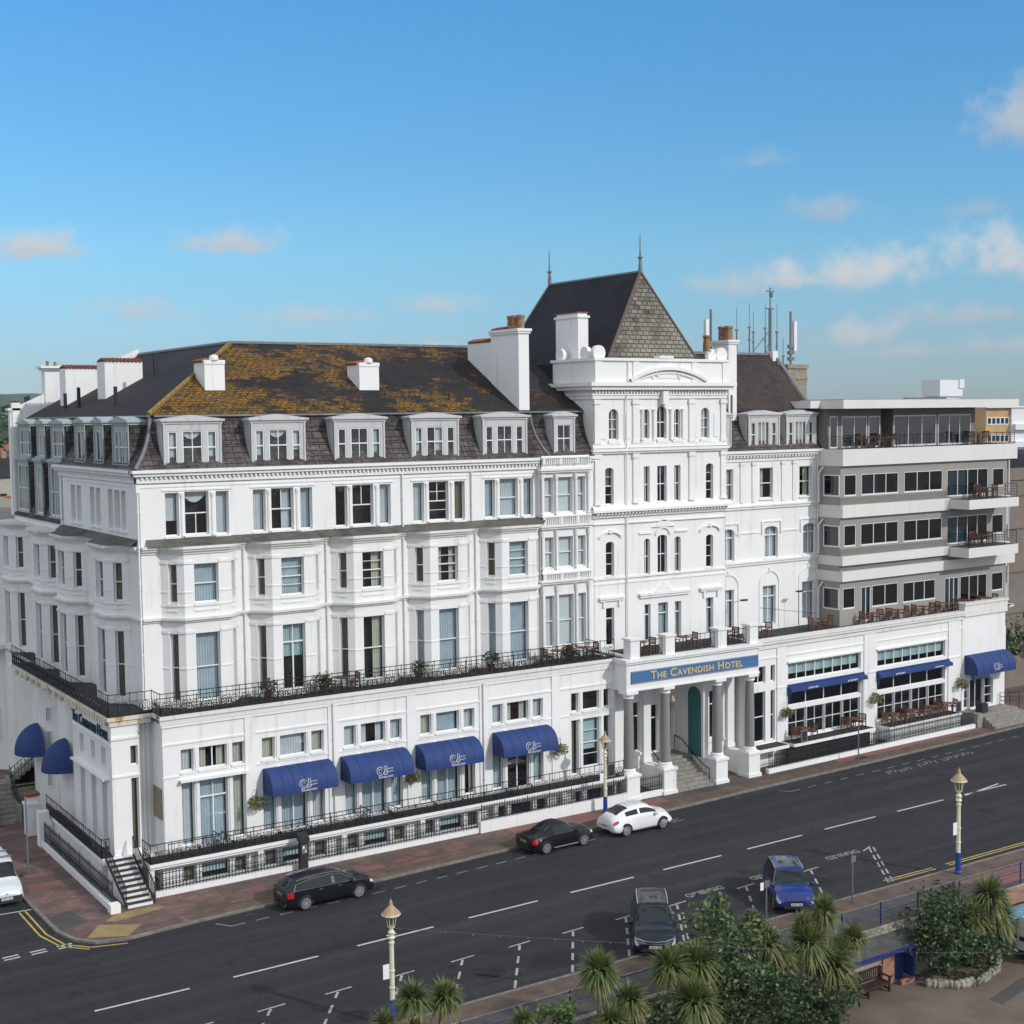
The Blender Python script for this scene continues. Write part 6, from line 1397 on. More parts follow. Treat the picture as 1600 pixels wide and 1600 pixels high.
# =================================================================== VEHICLES (built nose towards +x, on z 0)
def crom(P, n):
    out = []
    for i in range(len(P) - 1):
        p0, p1, p2, p3 = P[max(i - 1, 0)], P[i], P[i + 1], P[min(i + 2, len(P) - 1)]
        for k in range(n):
            t = k / n; out.append(tuple(.5 * (2 * b + (c - a) * t + (2 * a - 5 * b + 4 * c - d) * t * t + (3 * b - a - 3 * c + d) * t ** 3) for a, b, c, d in zip(p0, p1, p2, p3)))
    out.append(tuple(P[-1])); return out
def car(name, label, cat, loc, rz_, st, paint, regions, wheels, rw, plates, extras=None, rimn=10, roofmat=None, crown=.06, group=None):
    """st: stations (x, z_sill, z_belt, z_top, half widths sill / belt / top); regions: glass or lens areas (part, material, x0, x1, s0, s1)"""
    t = thing(name, label, cat, loc, rz_, group)
    S = crom(st, 4); NS = 4; rows = []
    for (x, zb, zl, zt, wb, wl, wt) in S:
        zm = zb + (zl - zb) * .5; wm = max(wb, wl) * 1.005
        P = [(wb * .72, zb), (wb * .97, zb + .07), (wm, zm), (wl, zl), (wt, zt - .012), (wt * .7, zt + crown * .72), (0.0, zt + crown)]
        Q = crom(P[:4], NS)[:-1] + [(P[3][0] + (P[4][0] - P[3][0]) * k / NS, P[3][1] + (P[4][1] - P[3][1]) * k / NS) for k in range(NS)] + crom(P[4:], NS)
        rows.append([(x, y, z) for y, z in Q])
    m = len(rows[0]); xs = [r_[0][0] for r_ in rows]
    groups = {}
    def gset(part, mat): return groups.setdefault(part, (MB(), mat))
    for i in range(len(rows) - 1):
        xm = (xs[i] + xs[i + 1]) / 2
        for j in range(m - 1):
            s = (j + .5) / NS; part, mat = 'body', paint
            for (pt, mt, x0, x1, s0, s1) in regions:
                if x0 <= xm <= x1 and s0 <= s <= s1: part, mat = pt, mt
            mb, _ = gset(part, mat); mb.smooth = True
            a, b, c, d = rows[i][j], rows[i + 1][j], rows[i + 1][j + 1], rows[i][j + 1]
            mb.add([a, b, c, d], [(3, 2, 1, 0)]); f = lambda p: (p[0], -p[1], p[2]); mb.add([f(a), f(b), f(c), f(d)], [(0, 1, 2, 3)])
    bm_, _ = groups['body']; bm_.smooth = False
    for r_, o in ((rows[0], 1), (rows[-1], -1)):
        q = [p for p in r_] + [(p[0], -p[1], p[2]) for p in r_[::-1]]; bm_.poly(q[::o])
    bm_.poly([rows[i][0] for i in range(len(rows))] + [(rows[i][0][0], -rows[i][0][1], rows[i][0][2]) for i in range(len(rows) - 1, -1, -1)])
    for part, (mb, mat) in groups.items():
        nm = part.split('.')[0]; o = mb.build(nm, M[mat], t)
        me = o.data   # weld so the shading is continuous
        import bmesh
        b = bmesh.new(); b.from_mesh(me); bmesh.ops.remove_doubles(b, verts=b.verts, dist=.0005); bmesh.ops.recalc_face_normals(b, faces=b.faces) if nm == 'body' else None; b.to_mesh(me); b.free()
    wm = max(max(s[4], s[5]) for s in st)
    for wx in wheels:
        for sd in (-1, 1):
            y = sd * (wm - .082)
            q = MB(); n = 22; q.smooth = False
            prof = [(rw - .07, -.11), (rw - .015, -.10), (rw, -.06), (rw, .06), (rw - .015, .10), (rw - .07, .11)]
            vs = []; fs = []
            for (r_, yy) in prof:
                for k in range(n): a = 2 * PI * k / n; vs.append((wx + r_ * math.cos(a), y + yy, rw + r_ * math.sin(a)))
            for i in range(len(prof) - 1):
                for k in range(n): fs.append((i * n + k, i * n + (k + 1) % n, (i + 1) * n + (k + 1) % n, (i + 1) * n + k))
            q.add(vs, fs); wo_ = q.build('wheel', M['rubber'], t)
            q = MB(); yo = y + sd * .104; rr = rw * .72
            def ringp(r0, r1, yy, col=0):
                A = [(wx + r0 * math.cos(2 * PI * k / n), yy, rw + r0 * math.sin(2 * PI * k / n)) for k in range(n)]; B = [(wx + r1 * math.cos(2 * PI * k / n), yy, rw + r1 * math.sin(2 * PI * k / n)) for k in range(n)]
                q.add(A + B, [(k, (k + 1) % n, (k + 1) % n + n, k + n) for k in range(n)])
            q.cur = 1; ringp(0.001, rr, y + sd * .075); q.cur = 0
            ringp(rr * .86, rr * 1.02, yo)
            for k in range(rimn):
                a = 2 * PI * k / rimn; ca, sa = math.cos(a), math.sin(a); w0, w1 = (.012, .020) if rimn > 10 else (.02, .032)
                q.add([(wx + .04 * ca - w0 * sa, yo, rw + .04 * sa + w0 * ca), (wx + .04 * ca + w0 * sa, yo, rw + .04 * sa - w0 * ca), (wx + rr * .9 * ca + w1 * sa, yo + sd * .004, rw + rr * .9 * sa - w1 * ca), (wx + rr * .9 * ca - w1 * sa, yo + sd * .004, rw + rr * .9 * sa + w1 * ca)], [(0, 1, 2, 3)])
            ringp(.001, .06, yo + sd * .006); q.build('rim', [M['rim'], M['trim']], wo_)
            q = MB()   # dark wheel arch opening, a hair proud of the flank
            A = [(wx + (rw + .065) * math.cos(PI * k / 16 * 1.1 - .16), 0, rw + (rw + .065) * math.sin(PI * k / 16 * 1.1 - .16)) for k in range(17)]
            q.add([(x, y - sd * .10, z) for x, _, z in A] + [(x, sd * (wm + .004), z) for x, _, z in A], [tuple(range(17, 34)), tuple(range(16, -1, -1))] + [(k, k + 1, k + 18, k + 17) for k in range(16)]); q.build('wheel_arch', M['trim'], t)
    for (px, pz, tilt, col, sg) in plates:
        q = MB(); A = Matrix.Translation((px, 0, pz)) @ Matrix.Rotation(tilt, 4, 'Y'); q.F = A; q.box(-.012, .012, -.26, .26, -.055, .055); o = q.build('number_plate', M[col], t)
        q = MB(A); 
        for k in range(7): yy = -.2 + k * .062 + (.03 if k > 3 else 0); q.box(sg * .0121, sg * .016, yy - .02, yy + .02, -.034, .034)
        q.build('plate_characters', M['trim'], o)
    if extras: extras(t)
    return t
def bx(t, name, mat, *bs):
    m = MB()
    for b in bs: m.box(*b)
    return m.build(name, M[mat], t)
def both(*b): x0, x1, y0, y1, z0, z1 = b; return [(x0, x1, y0, y1, z0, z1), (x0, x1, -y1, -y0, z0, z1)]
def mirrors(t, x, y, z, mat):
    m = MB()
    for s in (-1, 1): m.lathe([(.02, z - .09), (.09, z - .07), (.11, z), (.09, z + .07), (.03, z + .09)], (x, s * y), 8)
    return m.build('mirror', M[mat], t)
def tubes(t, name, mat, *ps, r=.018):
    m = MB()
    for p in ps: m.tube(p, r, 5); m.tube([(x, -y, z) for x, y, z in p], r, 5)
    return m.build(name, M[mat], t)
GL = 'carglass'
# --- black estate
st = [(-2.35, .42, .72, .76, .62, .62, .5), (-2.31, .28, .90, .97, .80, .79, .62), (-2.16, .22, .97, 1.10, .875, .84, .64), (-1.8, .20, .98, 1.31, .90, .88, .62), (-1.0, .19, .97, 1.405, .905, .88, .61), (0, .19, .955, 1.42, .905, .88, .61), (.45, .19, .95, 1.375, .905, .875, .60), (.95, .19, .945, 1.16, .905, .87, .64), (1.3, .19, .94, .98, .905, .87, .72), (1.75, .2, .90, .94, .90, .85, .68), (2.12, .22, .79, .83, .86, .80, .6), (2.28, .28, .68, .72, .75, .70, .5), (2.35, .42, .56, .60, .55, .5, .4)]
def ex(t):
    tubes(t, 'roof_rail', 'chrome', [(-1.75, .58, 1.36), (-1.4, .58, 1.42), (-.4, .58, 1.475), (.35, .58, 1.45), (.55, .58, 1.38)], r=.02)
    tubes(t, 'window_trim', 'chrome', [(-2.0, .86, 1.0), (-1.85, .72, 1.24), (-1.0, .645, 1.375), (0, .645, 1.39), (.5, .645, 1.335), (1.2, .84, 1.0)], [(-2.0, .875, .99), (-1, .89, .975), (0, .89, .965), (1.2, .88, .955)], r=.012)
    bx(t, 'door_handle', 'chrome', *both(-.72, -.52, .885, .915, .84, .87), *both(.28, .48, .885, .915, .83, .86)); mirrors(t, .98, .97, 1.0, 'carblack'); bx(t, 'exhaust', 'chrome', *both(-2.38, -2.25, .45, .62, .27, .34)); bx(t, 'rear_bumper', 'trim', (-2.37, -2.2, -.62, .62, .22, .33))
car('parked_car', 'black estate car with chrome roof rails parked by the ticket machine', 'car', (5.86, -8.08, ZR), R(1.5), st, 'carblack', [('window', GL, -1.95, .93, 3.1, 3.9), ('windscreen', GL, .55, 1.27, 4.1, 6), ('rear_window', GL, -2.2, -1.86, 4.1, 6), ('body', 'carblack', -.98, -.88, 3, 4), ('body', 'carblack', .06, .18, 3, 4), ('tail_light', 'redlens', -2.33, -1.98, 2.35, 3.05), ('headlight', 'lens', 2.0, 2.3, 2.4, 3.1)], (-1.42, 1.42), .335, [(-2.345, .76, -.1, 'plate_y', -1), (2.36, .45, 0, 'plate_w', 1)], ex, 16)
# --- black soft-top roadster
st = [(-2.1, .40, .64, .68, .55, .58, .45), (-2.04, .28, .80, .86, .80, .78, .55), (-1.85, .2, .88, .93, .90, .84, .62), (-1.45, .19, .91, .97, .92, .87, .64), (-1.05, .19, .91, 1.08, .92, .875, .62), (-.55, .18, .91, 1.31, .91, .875, .58), (-.1, .18, .91, 1.36, .90, .87, .58), (.3, .18, .91, 1.29, .90, .87, .58), (.72, .18, .91, 1.05, .90, .86, .62), (.98, .18, .89, .95, .90, .84, .62), (1.55, .19, .83, .88, .90, .82, .6), (1.9, .23, .72, .76, .82, .72, .5), (2.05, .32, .60, .64, .62, .55, .4), (2.1, .42, .52, .56, .48, .42, .3)]
def ex(t): mirrors(t, .72, .95, .97, 'carblack'); bx(t, 'sill_trim', 'rim', *both(-.75, .85, .905, .925, .24, .29)); bx(t, 'rear_bumper', 'trim', (-2.12, -1.98, -.55, .55, .24, .36)); m = MB(); m.tube([(-1.62, .885, .80), (-1.62, .93, .80)], .075, 10); m.tube([(-1.62, -.885, .80), (-1.62, -.93, .80)], .075, 10); m.build('fuel_cap', M['rim'], t)
car('parked_car', 'black soft top roadster parked directly behind the white rounded car', 'car', (19.73, -7.62, ZR), R(1.5), st, 'carblack', [('soft_top', 'softtop', -1.12, .42, 3.0, 6), ('window', GL, -.62, .62, 3.1, 3.9), ('windscreen', GL, .38, .95, 4.1, 6), ('rear_window', GL, -1.0, -.72, 4.4, 6), ('tail_light', 'redlens', -2.06, -1.72, 2.35, 3.0), ('headlight', 'lens', 1.75, 2.02, 2.4, 3.1)], (-1.24, 1.24), .325, [(-2.10, .66, -.1, 'plate_y', -1)], ex, 12)
# --- white rounded hatchback
st = [(-2.14, .42, .58, .62, .5, .50, .36), (-2.10, .30, .72, .80, .78, .66, .44), (-1.95, .24, .86, .99, .89, .70, .48), (-1.62, .2, .94, 1.19, .92, .76, .50), (-1.2, .2, .96, 1.37, .91, .80, .52), (-.65, .19, .96, 1.475, .88, .82, .54), (-.1, .19, .96, 1.50, .86, .82, .55), (.38, .19, .96, 1.44, .86, .82, .55), (.82, .19, .96, 1.23, .88, .81, .57), (1.1, .19, .955, 1.03, .91, .78, .58), (1.5, .2, .88, .965, .92, .70, .5), (1.85, .24, .76, .84, .87, .58, .40), (2.06, .32, .60, .66, .70, .46, .3), (2.14, .44, .50, .54, .5, .38, .24)]
def ex(t): mirrors(t, .78, .95, 1.0, 'carwhite'); bx(t, 'sill_trim', 'trim', *both(-.75, .9, .885, .905, .22, .26)); m = MB(); m.lathe([(.001, 0), (.07, .0), (.07, .02), (.001, .021)], (0, 0), 14); m.F = Matrix.Identity(4); o = m.build('badge', M['chrome'], t); o.location = (-1.90, 0, .97); o.rotation_euler = (0, R(-60), 0); bx(t, 'roof_aerial', 'trim', (-.72, -.66, -.02, .02, 1.50, 1.56))
car('parked_car', 'white rounded hatchback with red tail light parked before the entrance columns', 'car', (25.12, -7.66, ZR), R(0), st, 'carwhite', [('window', GL, -1.2, .86, 3.15, 3.85), ('body', 'carwhite', -.36, -.28, 3, 4), ('windscreen', GL, .5, 1.12, 4.15, 6), ('rear_window', GL, -1.72, -.98, 4.25, 6), ('tail_light', 'redlens', -2.08, -1.72, 2.55, 3.1), ('headlight', 'lens', 1.72, 2.02, 2.5, 3.1)], (-1.28, 1.27), .335, [(-2.13, .56, -.1, 'plate_y', -1)], ex, 10)
# --- dark four by four, nose towards the sea
st = [(-2.35, .48, .82, .88, .66, .64, .5), (-2.28, .34, .98, 1.2, .84, .80, .60), (-2.05, .28, 1.03, 1.58, .89, .85, .62), (-1.2, .27, 1.03, 1.69, .905, .87, .65), (0, .27, 1.03, 1.715, .905, .87, .66), (.42, .27, 1.03, 1.66, .905, .87, .66), (.82, .27, 1.04, 1.40, .905, .87, .70), (1.18, .27, 1.05, 1.12, .905, .86, .76), (1.7, .28, 1.01, 1.06, .90, .85, .72), (2.08, .30, .90, .96, .88, .83, .66), (2.25, .34, .76, .82, .82, .76, .58), (2.34, .46, .62, .68, .68, .62, .45)]
def suv(paint):
    def ex(t):
        tubes(t, 'roof_rail', 'chrome', [(-1.8, .64, 1.66), (-1.3, .66, 1.735), (-.2, .66, 1.765), (.3, .66, 1.72)], r=.03)
        m = MB(); m.tube([(2.27, -.80, .90), (2.36, -.45, .80), (2.395, 0, .77), (2.36, .45, .80), (2.27, .80, .90)], .028, 5); m.tube([(2.29, -.78, .78), (2.38, -.4, .70), (2.405, 0, .685), (2.38, .4, .70), (2.29, .78, .78)], .022, 5); m.build('grille_bar', M['chrome'], t)
        bx(t, 'lower_grille', 'trim', (2.2, 2.375, -.6, .6, .36, .5)); mirrors(t, .88, 1.02, 1.1, paint)
        m = MB()
        for a in (90, 210, 330): c, s = math.cos(R(a)), math.sin(R(a)); m.add([(2.40, 0, .75), (2.41, .05 * c - .035 * s, .75 + .05 * s + .035 * c), (2.42, .1 * c, .75 + .1 * s), (2.41, .05 * c + .035 * s, .75 + .05 * s - .035 * c)], [(0, 3, 2, 1), (0, 1, 2, 3)])
        m.build('badge', M['chrome'], t)
        bx(t, 'sun_visor', 'curtain', *both(.50, .56, .12, .5, 1.60, 1.70)) if False else None
        m = MB(); m.tube([(1.2, -.6, 1.10), (.98, .1, 1.27)], .012, 3); m.build('wiper', M['trim'], t)
        m = MB(); m.add([(2.26, .55, .55), (2.32, .55, .55), (2.32, .78, .6), (2.26, .78, .6)], [(0, 1, 2, 3)]); m.build('fog_lamp', M['lens'], t)
    return ex
rg = lambda p: [('window', GL, -2.0, .95, 3.1, 3.9), ('body', p, -1.02, -.92, 3, 4), ('body', p, -.05, .07, 3, 4), ('windscreen', GL, .44, 1.17, 4.12, 6), ('rear_window', GL, -2.26, -2.0, 4.1, 6), ('headlight', 'lens', 1.92, 2.3, 2.3, 3.1), ('tail_light', 'redlens', -2.33, -2.1, 2.2, 3.1), ('sunroof', 'carglass', -1.0, .2, 4.9, 6)]
hd = math.atan2(-.811, -.585)
car('parked_car', 'dark navy four by four with chrome grille facing the sea, left of the tall shrub', 'car', (15.5, -21.2, ZR), hd, st, 'carnavy', rg('carnavy'), (-1.34, 1.34), .355, [(2.40, .56, 0, 'plate_w', 1)], suv('carnavy'), 10)
k_ = [(x * .93, a, b * .965, c * .945 if c > 1.2 else c * .965, d, e_, f) for (x, a, b, c, d, e_, f) in st]
car('parked_car', 'bright blue compact crossover facing the sea between disabled bays', 'car', (23.95, -20.9, ZR), hd + R(2), k_, 'carblue', [(a, b, x0 * .93, x1 * .93, s0, s1) for a, b, x0, x1, s0, s1 in rg('carblue')], (-1.3, 1.3), .34, [(2.235, .55, 0, 'plate_w', 1)], lambda t: (tubes(t, 'roof_rail', 'chrome', [(-1.65, .64, 1.57), (-1.2, .66, 1.64), (-.2, .66, 1.67), (.28, .66, 1.62)], r=.022), mirrors(t, .82, 1.0, 1.06, 'carblue'), bx(t, 'grille_bar', 'chrome', (2.12, 2.235, -.45, .45, .72, .78)), bx(t, 'lower_grille', 'trim', (2.08, 2.21, -.55, .55, .34, .48)), bx(t, 'parking_badge', 'plate_w', (1.02, 1.04, -.3, -.18, 1.09, 1.13), (1.02, 1.04, -.12, 0, 1.09, 1.13))), 10)
# --- vans
st = [(-2.1, .5, 1.0, 1.1, .75, .74, .66), (-2.08, .3, 1.05, 1.78, .83, .82, .70), (-1.6, .26, 1.05, 1.82, .845, .83, .72), (-.2, .26, 1.05, 1.82, .845, .83, .72), (.35, .26, 1.05, 1.78, .845, .83, .68), (.7, .26, 1.04, 1.62, .845, .83, .66), (1.15, .26, 1.02, 1.16, .845, .82, .70), (1.4, .26, .98, 1.03, .84, .80, .68), (1.85, .28, .84, .90, .82, .77, .6), (2.05, .32, .66, .74, .76, .70, .5), (2.13, .44, .54, .6, .62, .56, .4)]
def ex(t):
    bx(t, 'bumper', 'trim', (1.98, 2.15, -.72, .72, .26, .55)); mirrors(t, .95, .98, 1.1, 'trim')
    m = MB()
    for x in (-.9, .1): m.box(x - .04, x + .04, -.74, .74, 1.90, 1.95)
    m.build('roof_bar', M['steel'], t); bx(t, 'roof_lamp', 'trim', (-.1, .1, -.25, -.05, 1.95, 2.1)); m = MB(); m.tube([(.3, .1, 1.83), (.2, .1, 2.1)], .01, 3); m.build('roof_aerial', M['trim'], t)
    m = MB(); m.add([(2.12, -.09, .72), (2.12, .09, .72), (2.15, 0, .62)], [(0, 1, 2), (2, 1, 0)]); m.build('badge', M['chrome'], t)
car('parked_van', 'small white van with roof bars parked in the side street', 'van', (-7.15, 1.55, ZR), R(-90), st, 'vanwhite', [('windscreen', GL, .55, 1.14, 4.0, 6), ('window', GL, .1, 1.0, 3.1, 3.85), ('headlight', 'lens', 1.6, 2.1, 2.3, 3.2)], (-1.35, 1.25), .31, [(2.165, .46, 0, 'plate_w', 1)], ex, 8)
st = [(-2.5, .45, 1.1, 1.85, .86, .85, .70), (-2.46, .32, 1.1, 1.96, .94, .93, .76), (-2.2, .3, 1.1, 2.0, .95, .94, .78), (.4, .3, 1.1, 2.0, .95, .94, .78), (.9, .3, 1.1, 1.9, .95, .93, .74), (1.5, .3, 1.08, 1.3, .95, .92, .74), (1.9, .3, 1.0, 1.1, .93, .88, .7), (2.4, .36, .7, .8, .85, .8, .55), (2.5, .5, .6, .65, .7, .6, .4)]
def ex(t):
    bx(t, 'rear_strip', 'trim', (-2.53, -2.49, -.7, .7, .92, 1.12)); bx(t, 'rear_bumper', 'trim', (-2.56, -2.3, -.9, .9, .28, .48)); mirrors(t, 1.3, 1.05, 1.25, 'trim'); bx(t, 'tail_light', 'redlens', *both(-2.52, -2.4, .83, .95, 1.0, 1.5)); bx(t, 'brake_light', 'trim', (-2.50, -2.44, -.2, .2, 1.93, 1.97))
car('parked_van', 'white panel van on the lower promenade seen from behind', 'van', (34.6, -28.35, -2.6), R(3), st, 'vanwhite', [('windscreen', GL, .95, 1.5, 4.1, 6), ('window', GL, .7, 1.4, 3.1, 3.85)], (-1.6, 1.6), .34, [(-2.535, 1.02, 0, 'plate_y', -1)], ex, 8)
# =================================================================== PLANTS ON THE SEAWARD SLOPE
def rosette(mb, c, rad, n, rr, up=.35, wid=.05, cols=2, sag=1.0):
    c = Vector(c)
    for k in range(n):
        az = rr.uniform(0, 2 * PI); el = math.asin(rr.uniform(-.75, 1)); L = rad * rr.uniform(.62, 1.05)
        d = Vector((math.cos(az) * math.cos(el), math.sin(az) * math.cos(el), math.sin(el)))
        s = d.cross(Vector((0, 0, 1))); s = s.normalized() * wid if s.length > .05 else Vector((wid, 0, 0))
        p0 = c + d * .06; p1 = c + d * L * .55 + Vector((0, 0, .04 * rad)); p2 = c + d * L + Vector((0, 0, -sag * .28 * rad * (1 - max(0, math.sin(el))) * rr.uniform(.4, 1.4)))
        dry = el < -.2 or rr.random() < .18
        mb.cur = cols - 1 if dry else rr.randrange(cols - 1) if cols > 2 else 0
        mb.add([p0 - s * .5, p0 + s * .5, p1 + s, p1 - s, p2], [(0, 1, 2, 3), (3, 2, 4)])
def palm(heads, base, label, seed, dry=.5, n=420):
    """cabbage palm: branching trunk carrying sword-leaf heads; heads: (x,y,z,radius)"""
    rr = random.Random(seed); t = thing('cabbage_palm', label, 'palm', base, world=True, group='cabbage palms along the seafront')
    b = Vector(base); m = MB(); top = Vector((sum(h[0] for h in heads) / len(heads), sum(h[1] for h in heads) / len(heads), min(h[2] for h in heads)))
    fork = b.lerp(top, .6) if len(heads) > 1 else None
    if fork: m.tube([b, b.lerp(fork, .5) + Vector((rr.uniform(-.1, .1), rr.uniform(-.1, .1), 0)), fork], .15, 7, True, .11)
    for h in heads:
        H_ = Vector(h[:3])
        if fork: m.tube([fork, fork.lerp(H_, .5) + Vector((0, 0, .1)), H_], .09, 6, True, .07)
        else: m.tube([b, b.lerp(H_, .5) + Vector((rr.uniform(-.12, .12), 0, 0)), H_], .12, 7, True, .08)
    m.build('trunk', M['bark'], t)
    for h in heads:
        m = MB(); rosette(m, h[:3], h[3], n, rr, wid=.026 * h[3] / .9 + .008, cols=2)
        m.mi = [(1 if (q == 1 or rr.random() < dry * .5) else 0) for q in m.mi]
        m.build('crown', [M['leaf_palm'], M['leaf_palm_y']], t)
    return t
G0 = -2.6
palm([(.25, -27, 2.9, .92), (1.5, -27.1, 2.7, .88)], (1.2, -27.2, G0), 'twin headed cabbage palm right of the nearest lamp post', 1, .35)
palm([(-.85, -27, 2.25, .75), (.1, -27.4, 1.9, .7)], (-.4, -27.3, G0), 'low cabbage palm at the foot of the nearest lamp post', 2, .6)
palm([(8.02, -27.3, 2.2, 1.08)], (8.2, -27.35, G0), 'single headed cabbage palm standing clear on a pale trunk', 3, .45, 560)
palm([(9.0, -28.0, 1.1, .95), (7.75, -28.5, .75, .95)], (8.5, -28.2, G0), 'short cabbage palm with two heads below the single headed one', 4, .3)
palm([(11.1, -27.7, 1.75, 1.12), (12.5, -27.8, 1.6, 1.15), (11.9, -27.4, 1.6, .9)], (12.0, -27.6, G0), 'broad dark cabbage palm in front of the four by four', 5, .12, 520)
palm([(11.3, -29.0, .75, 1.3)], (11.4, -29.0, G0), 'green cabbage palm head at the bottom of the view, below the broad one', 6, .15, 560)
palm([(16.5, -27.3, 1.35, 1.15), (16.1, -27.0, 2.1, .85), (17.2, -27.5, .8, .9)], (16.9, -27.5, G0), 'yellowing cabbage palm right of the tall shrub', 7, .75)
palm([(20.1, -27.0, 1.9, 1.0), (18.7, -27.5, .95, 1.3), (21.5, -27.3, .5, .95), (19.6, -28.0, -.05, 1.45), (18.9, -27, 1.55, .8), (20.3, -27.6, .3, 1.0)], (19.6, -27.6, G0), 'large many headed cabbage palm with hanging dry skirt left of the shelter', 8, .7, 460)
palm([(30.8, -27.0, .35, 1.45), (30.9, -27.4, -.55, 1.25), (29.6, -27.2, -.3, 1.0)], (30.6, -27.3, G0), 'golden cabbage palm beside the white panel van', 9, .8, 520)
palm([(4.8, -27, .95, .7)], (4.8, -27.0, G0), 'small dark cabbage palm tip by the lower edge of the view', 10, .1)
def shrub(name, lobes, base, label, seed, mats, wts, size, dens=1.0, cat='shrub'):
    rr = random.Random(seed); t = thing(name, label, cat, base, world=True); m = MB(); b = Vector(base)
    for (x, y, z, r_, rz_) in lobes: m.tube([b, Vector((x, y, z - rz_ * .3))], .07, 5, True, .03)
    m.build('stem', M['bark'], t); m = MB()
    for (x, y, z, rx, rz_) in lobes:
        n = int(520 * rx * rz_ * dens / (size / .11) ** 1.2)
        sprigs = [(Vector((rr.gauss(0, 1), rr.gauss(0, 1), rr.gauss(.15, .9))).normalized() * (rr.uniform(.55, 1.08))) for _ in range(max(6, int(16 * rx)))]
        for k in range(n):
            sp = rr.choice(sprigs); d = sp + Vector((rr.gauss(0, .16), rr.gauss(0, .16), rr.gauss(0, .16)))
            if rr.random() < .3: d *= rr.uniform(.3, .9)
            p_ = Vector((x + d.x * rx, y + d.y * rx * .8, z + d.z * rz_))
            if p_.z < G0 + .05: continue
            a = Vector((rr.gauss(0, 1), rr.gauss(0, 1), rr.gauss(.2, .6))).normalized(); w_ = a.cross(Vector((rr.gauss(0, 1), rr.gauss(0, 1), rr.gauss(0, 1)))).normalized(); s = size * rr.uniform(.55, 1.35)
            m.cur = rr.choices(range(len(mats)), wts)[0]; m.add([p_ - a * s, p_ + w_ * s * .5 - a * s * .1, p_ + a * s, p_ - w_ * s * .5 - a * s * .1], [(0, 1, 2, 3)])
    m.build('foliage', mats, t); return t
LD, LM, LB, LY = M['leaf_dark'], M['leaf_mid'], M['leaf_bright'], M['leaf_palm_y']
shrub('tall_shrub', [(13.8, -27.2, 2.3, 1.5, 1.3), (14.9, -27.4, 1.5, 1.5, 1.4), (12.9, -27.4, 1.4, 1.2, 1.0), (14.2, -27.8, .4, 1.9, 1.3), (15.2, -27.0, 2.3, .9, .8), (13.9, -27.2, 3.1, .8, .75)], (14.2, -27.4, G0), 'tall loose grey green shrub between the four by four and the blue car', 21, [LM, LD, LY], (6, 3, 1), .13)
shrub('low_shrub', [(14.4, -28.5, .0, 1.9, 1.3), (15.9, -28.4, -.5, 1.5, 1.3), (13.0, -28.7, -.7, 1.5, 1.0)], (14.5, -28.5, G0), 'dark dense shrub under the tall grey green one', 22, [LD, LM], (6, 1), .12, 1.3)
shrub('low_shrub', [(10.1, -28.4, .2, 1.1, .9), (9.9, -28.6, -.8, 1.6, 1.0), (8.6, -28.8, -1.0, 1.4, .8)], (10, -28.5, G0), 'dark green shrub at the lower edge below the broad palm', 23, [LD, LM], (4, 2), .12, 1.2)
shrub('low_shrub', [(6.3, -27, 1.0, .75, .6), (6.8, -27.2, .5, .6, .5), (5.6, -27.2, .4, .6, .5)], (6.3, -27.1, G0), 'bright green bush at the lower edge left of the single headed palm', 24, [LB, LM], (4, 2), .10, 1.3)
shrub('low_shrub', [(17.8, -28.5, -.9, 1.9, 1.3), (19.0, -28.6, -1.4, 1.3, 1.1), (19.5, -28.2, -1.3, .75, 1.0)], (18.6, -28.5, G0), 'dark shrub under the many headed palm left of the bench', 25, [LD, LM, M['flower']], (7, 1, .4), .12, 1.3)
shrub('tall_shrub', [(27.6, -26.9, .4, 1.7, 1.25), (28.4, -26.8, -.3, 1.7, 1.3), (27.2, -27.2, -.9, 1.5, 1.2), (28.0, -27.7, -1.5, 1.7, 1.05), (26.8, -27.0, -.3, 1.0, 1.0)], (27.8, -27.3, G0), 'rounded dark green shrub right of the shelter', 26, [LD, LM], (5, 2), .12, 1.25)
shrub('low_shrub', [(29.6, -27.6, -1.6, 1.3, .95), (30.3, -27.4, -1.3, .9, .9)], (29.7, -27.5, G0), 'mid green bush behind the pale edging stones left of the panel van', 27, [LM, LD], (3, 2), .11, 1.2)
shrub('low_shrub', [(18.9, -30.6, -2.1, .7, .5)], (18.9, -30.6, G0), 'small leafy plant at the end of the flower bed', 28, [LM, LB], (3, 1), .09, 1.3)
# =================================================================== BACKGROUND
def gable_house(x, y, z, w_, d_, h, rh, rot, label, wall, roof, grp, nwin=3):
    t = thing('distant_house', label, 'house', (x, y, z), R(rot), grp); m = MB(); m.box(-w_ / 2, w_ / 2, -d_ / 2, d_ / 2, 0, h); wl_ = m.build('wall', M[wall], t)
    m = MB(); a = w_ / 2 + .3; b_ = d_ / 2 + .3; m.add([(-a, -b_, h), (a, -b_, h), (a, b_, h), (-a, b_, h), (-a * .9, 0, h + rh), (a * .9, 0, h + rh)], [(0, 1, 5, 4), (2, 3, 4, 5), (1, 2, 5), (3, 0, 4), (0, 3, 2, 1)]); rf_ = m.build('roof', M[roof], t)
    m = MB(); m.box(a * .5, a * .5 + .9, -.4, .4, h + rh * .5, h + rh + 1.0); m.build('chimney', M['brick'], rf_)
    for k in range(nwin):
        m = MB(); u = -w_ / 2 + (k + .5) * w_ / nwin; m.box(u - .6, u + .6, -d_ / 2 - .05, -d_ / 2 + .05, h * .45, h * .8); m.build('window', M['carglass'], wl_)
    return t
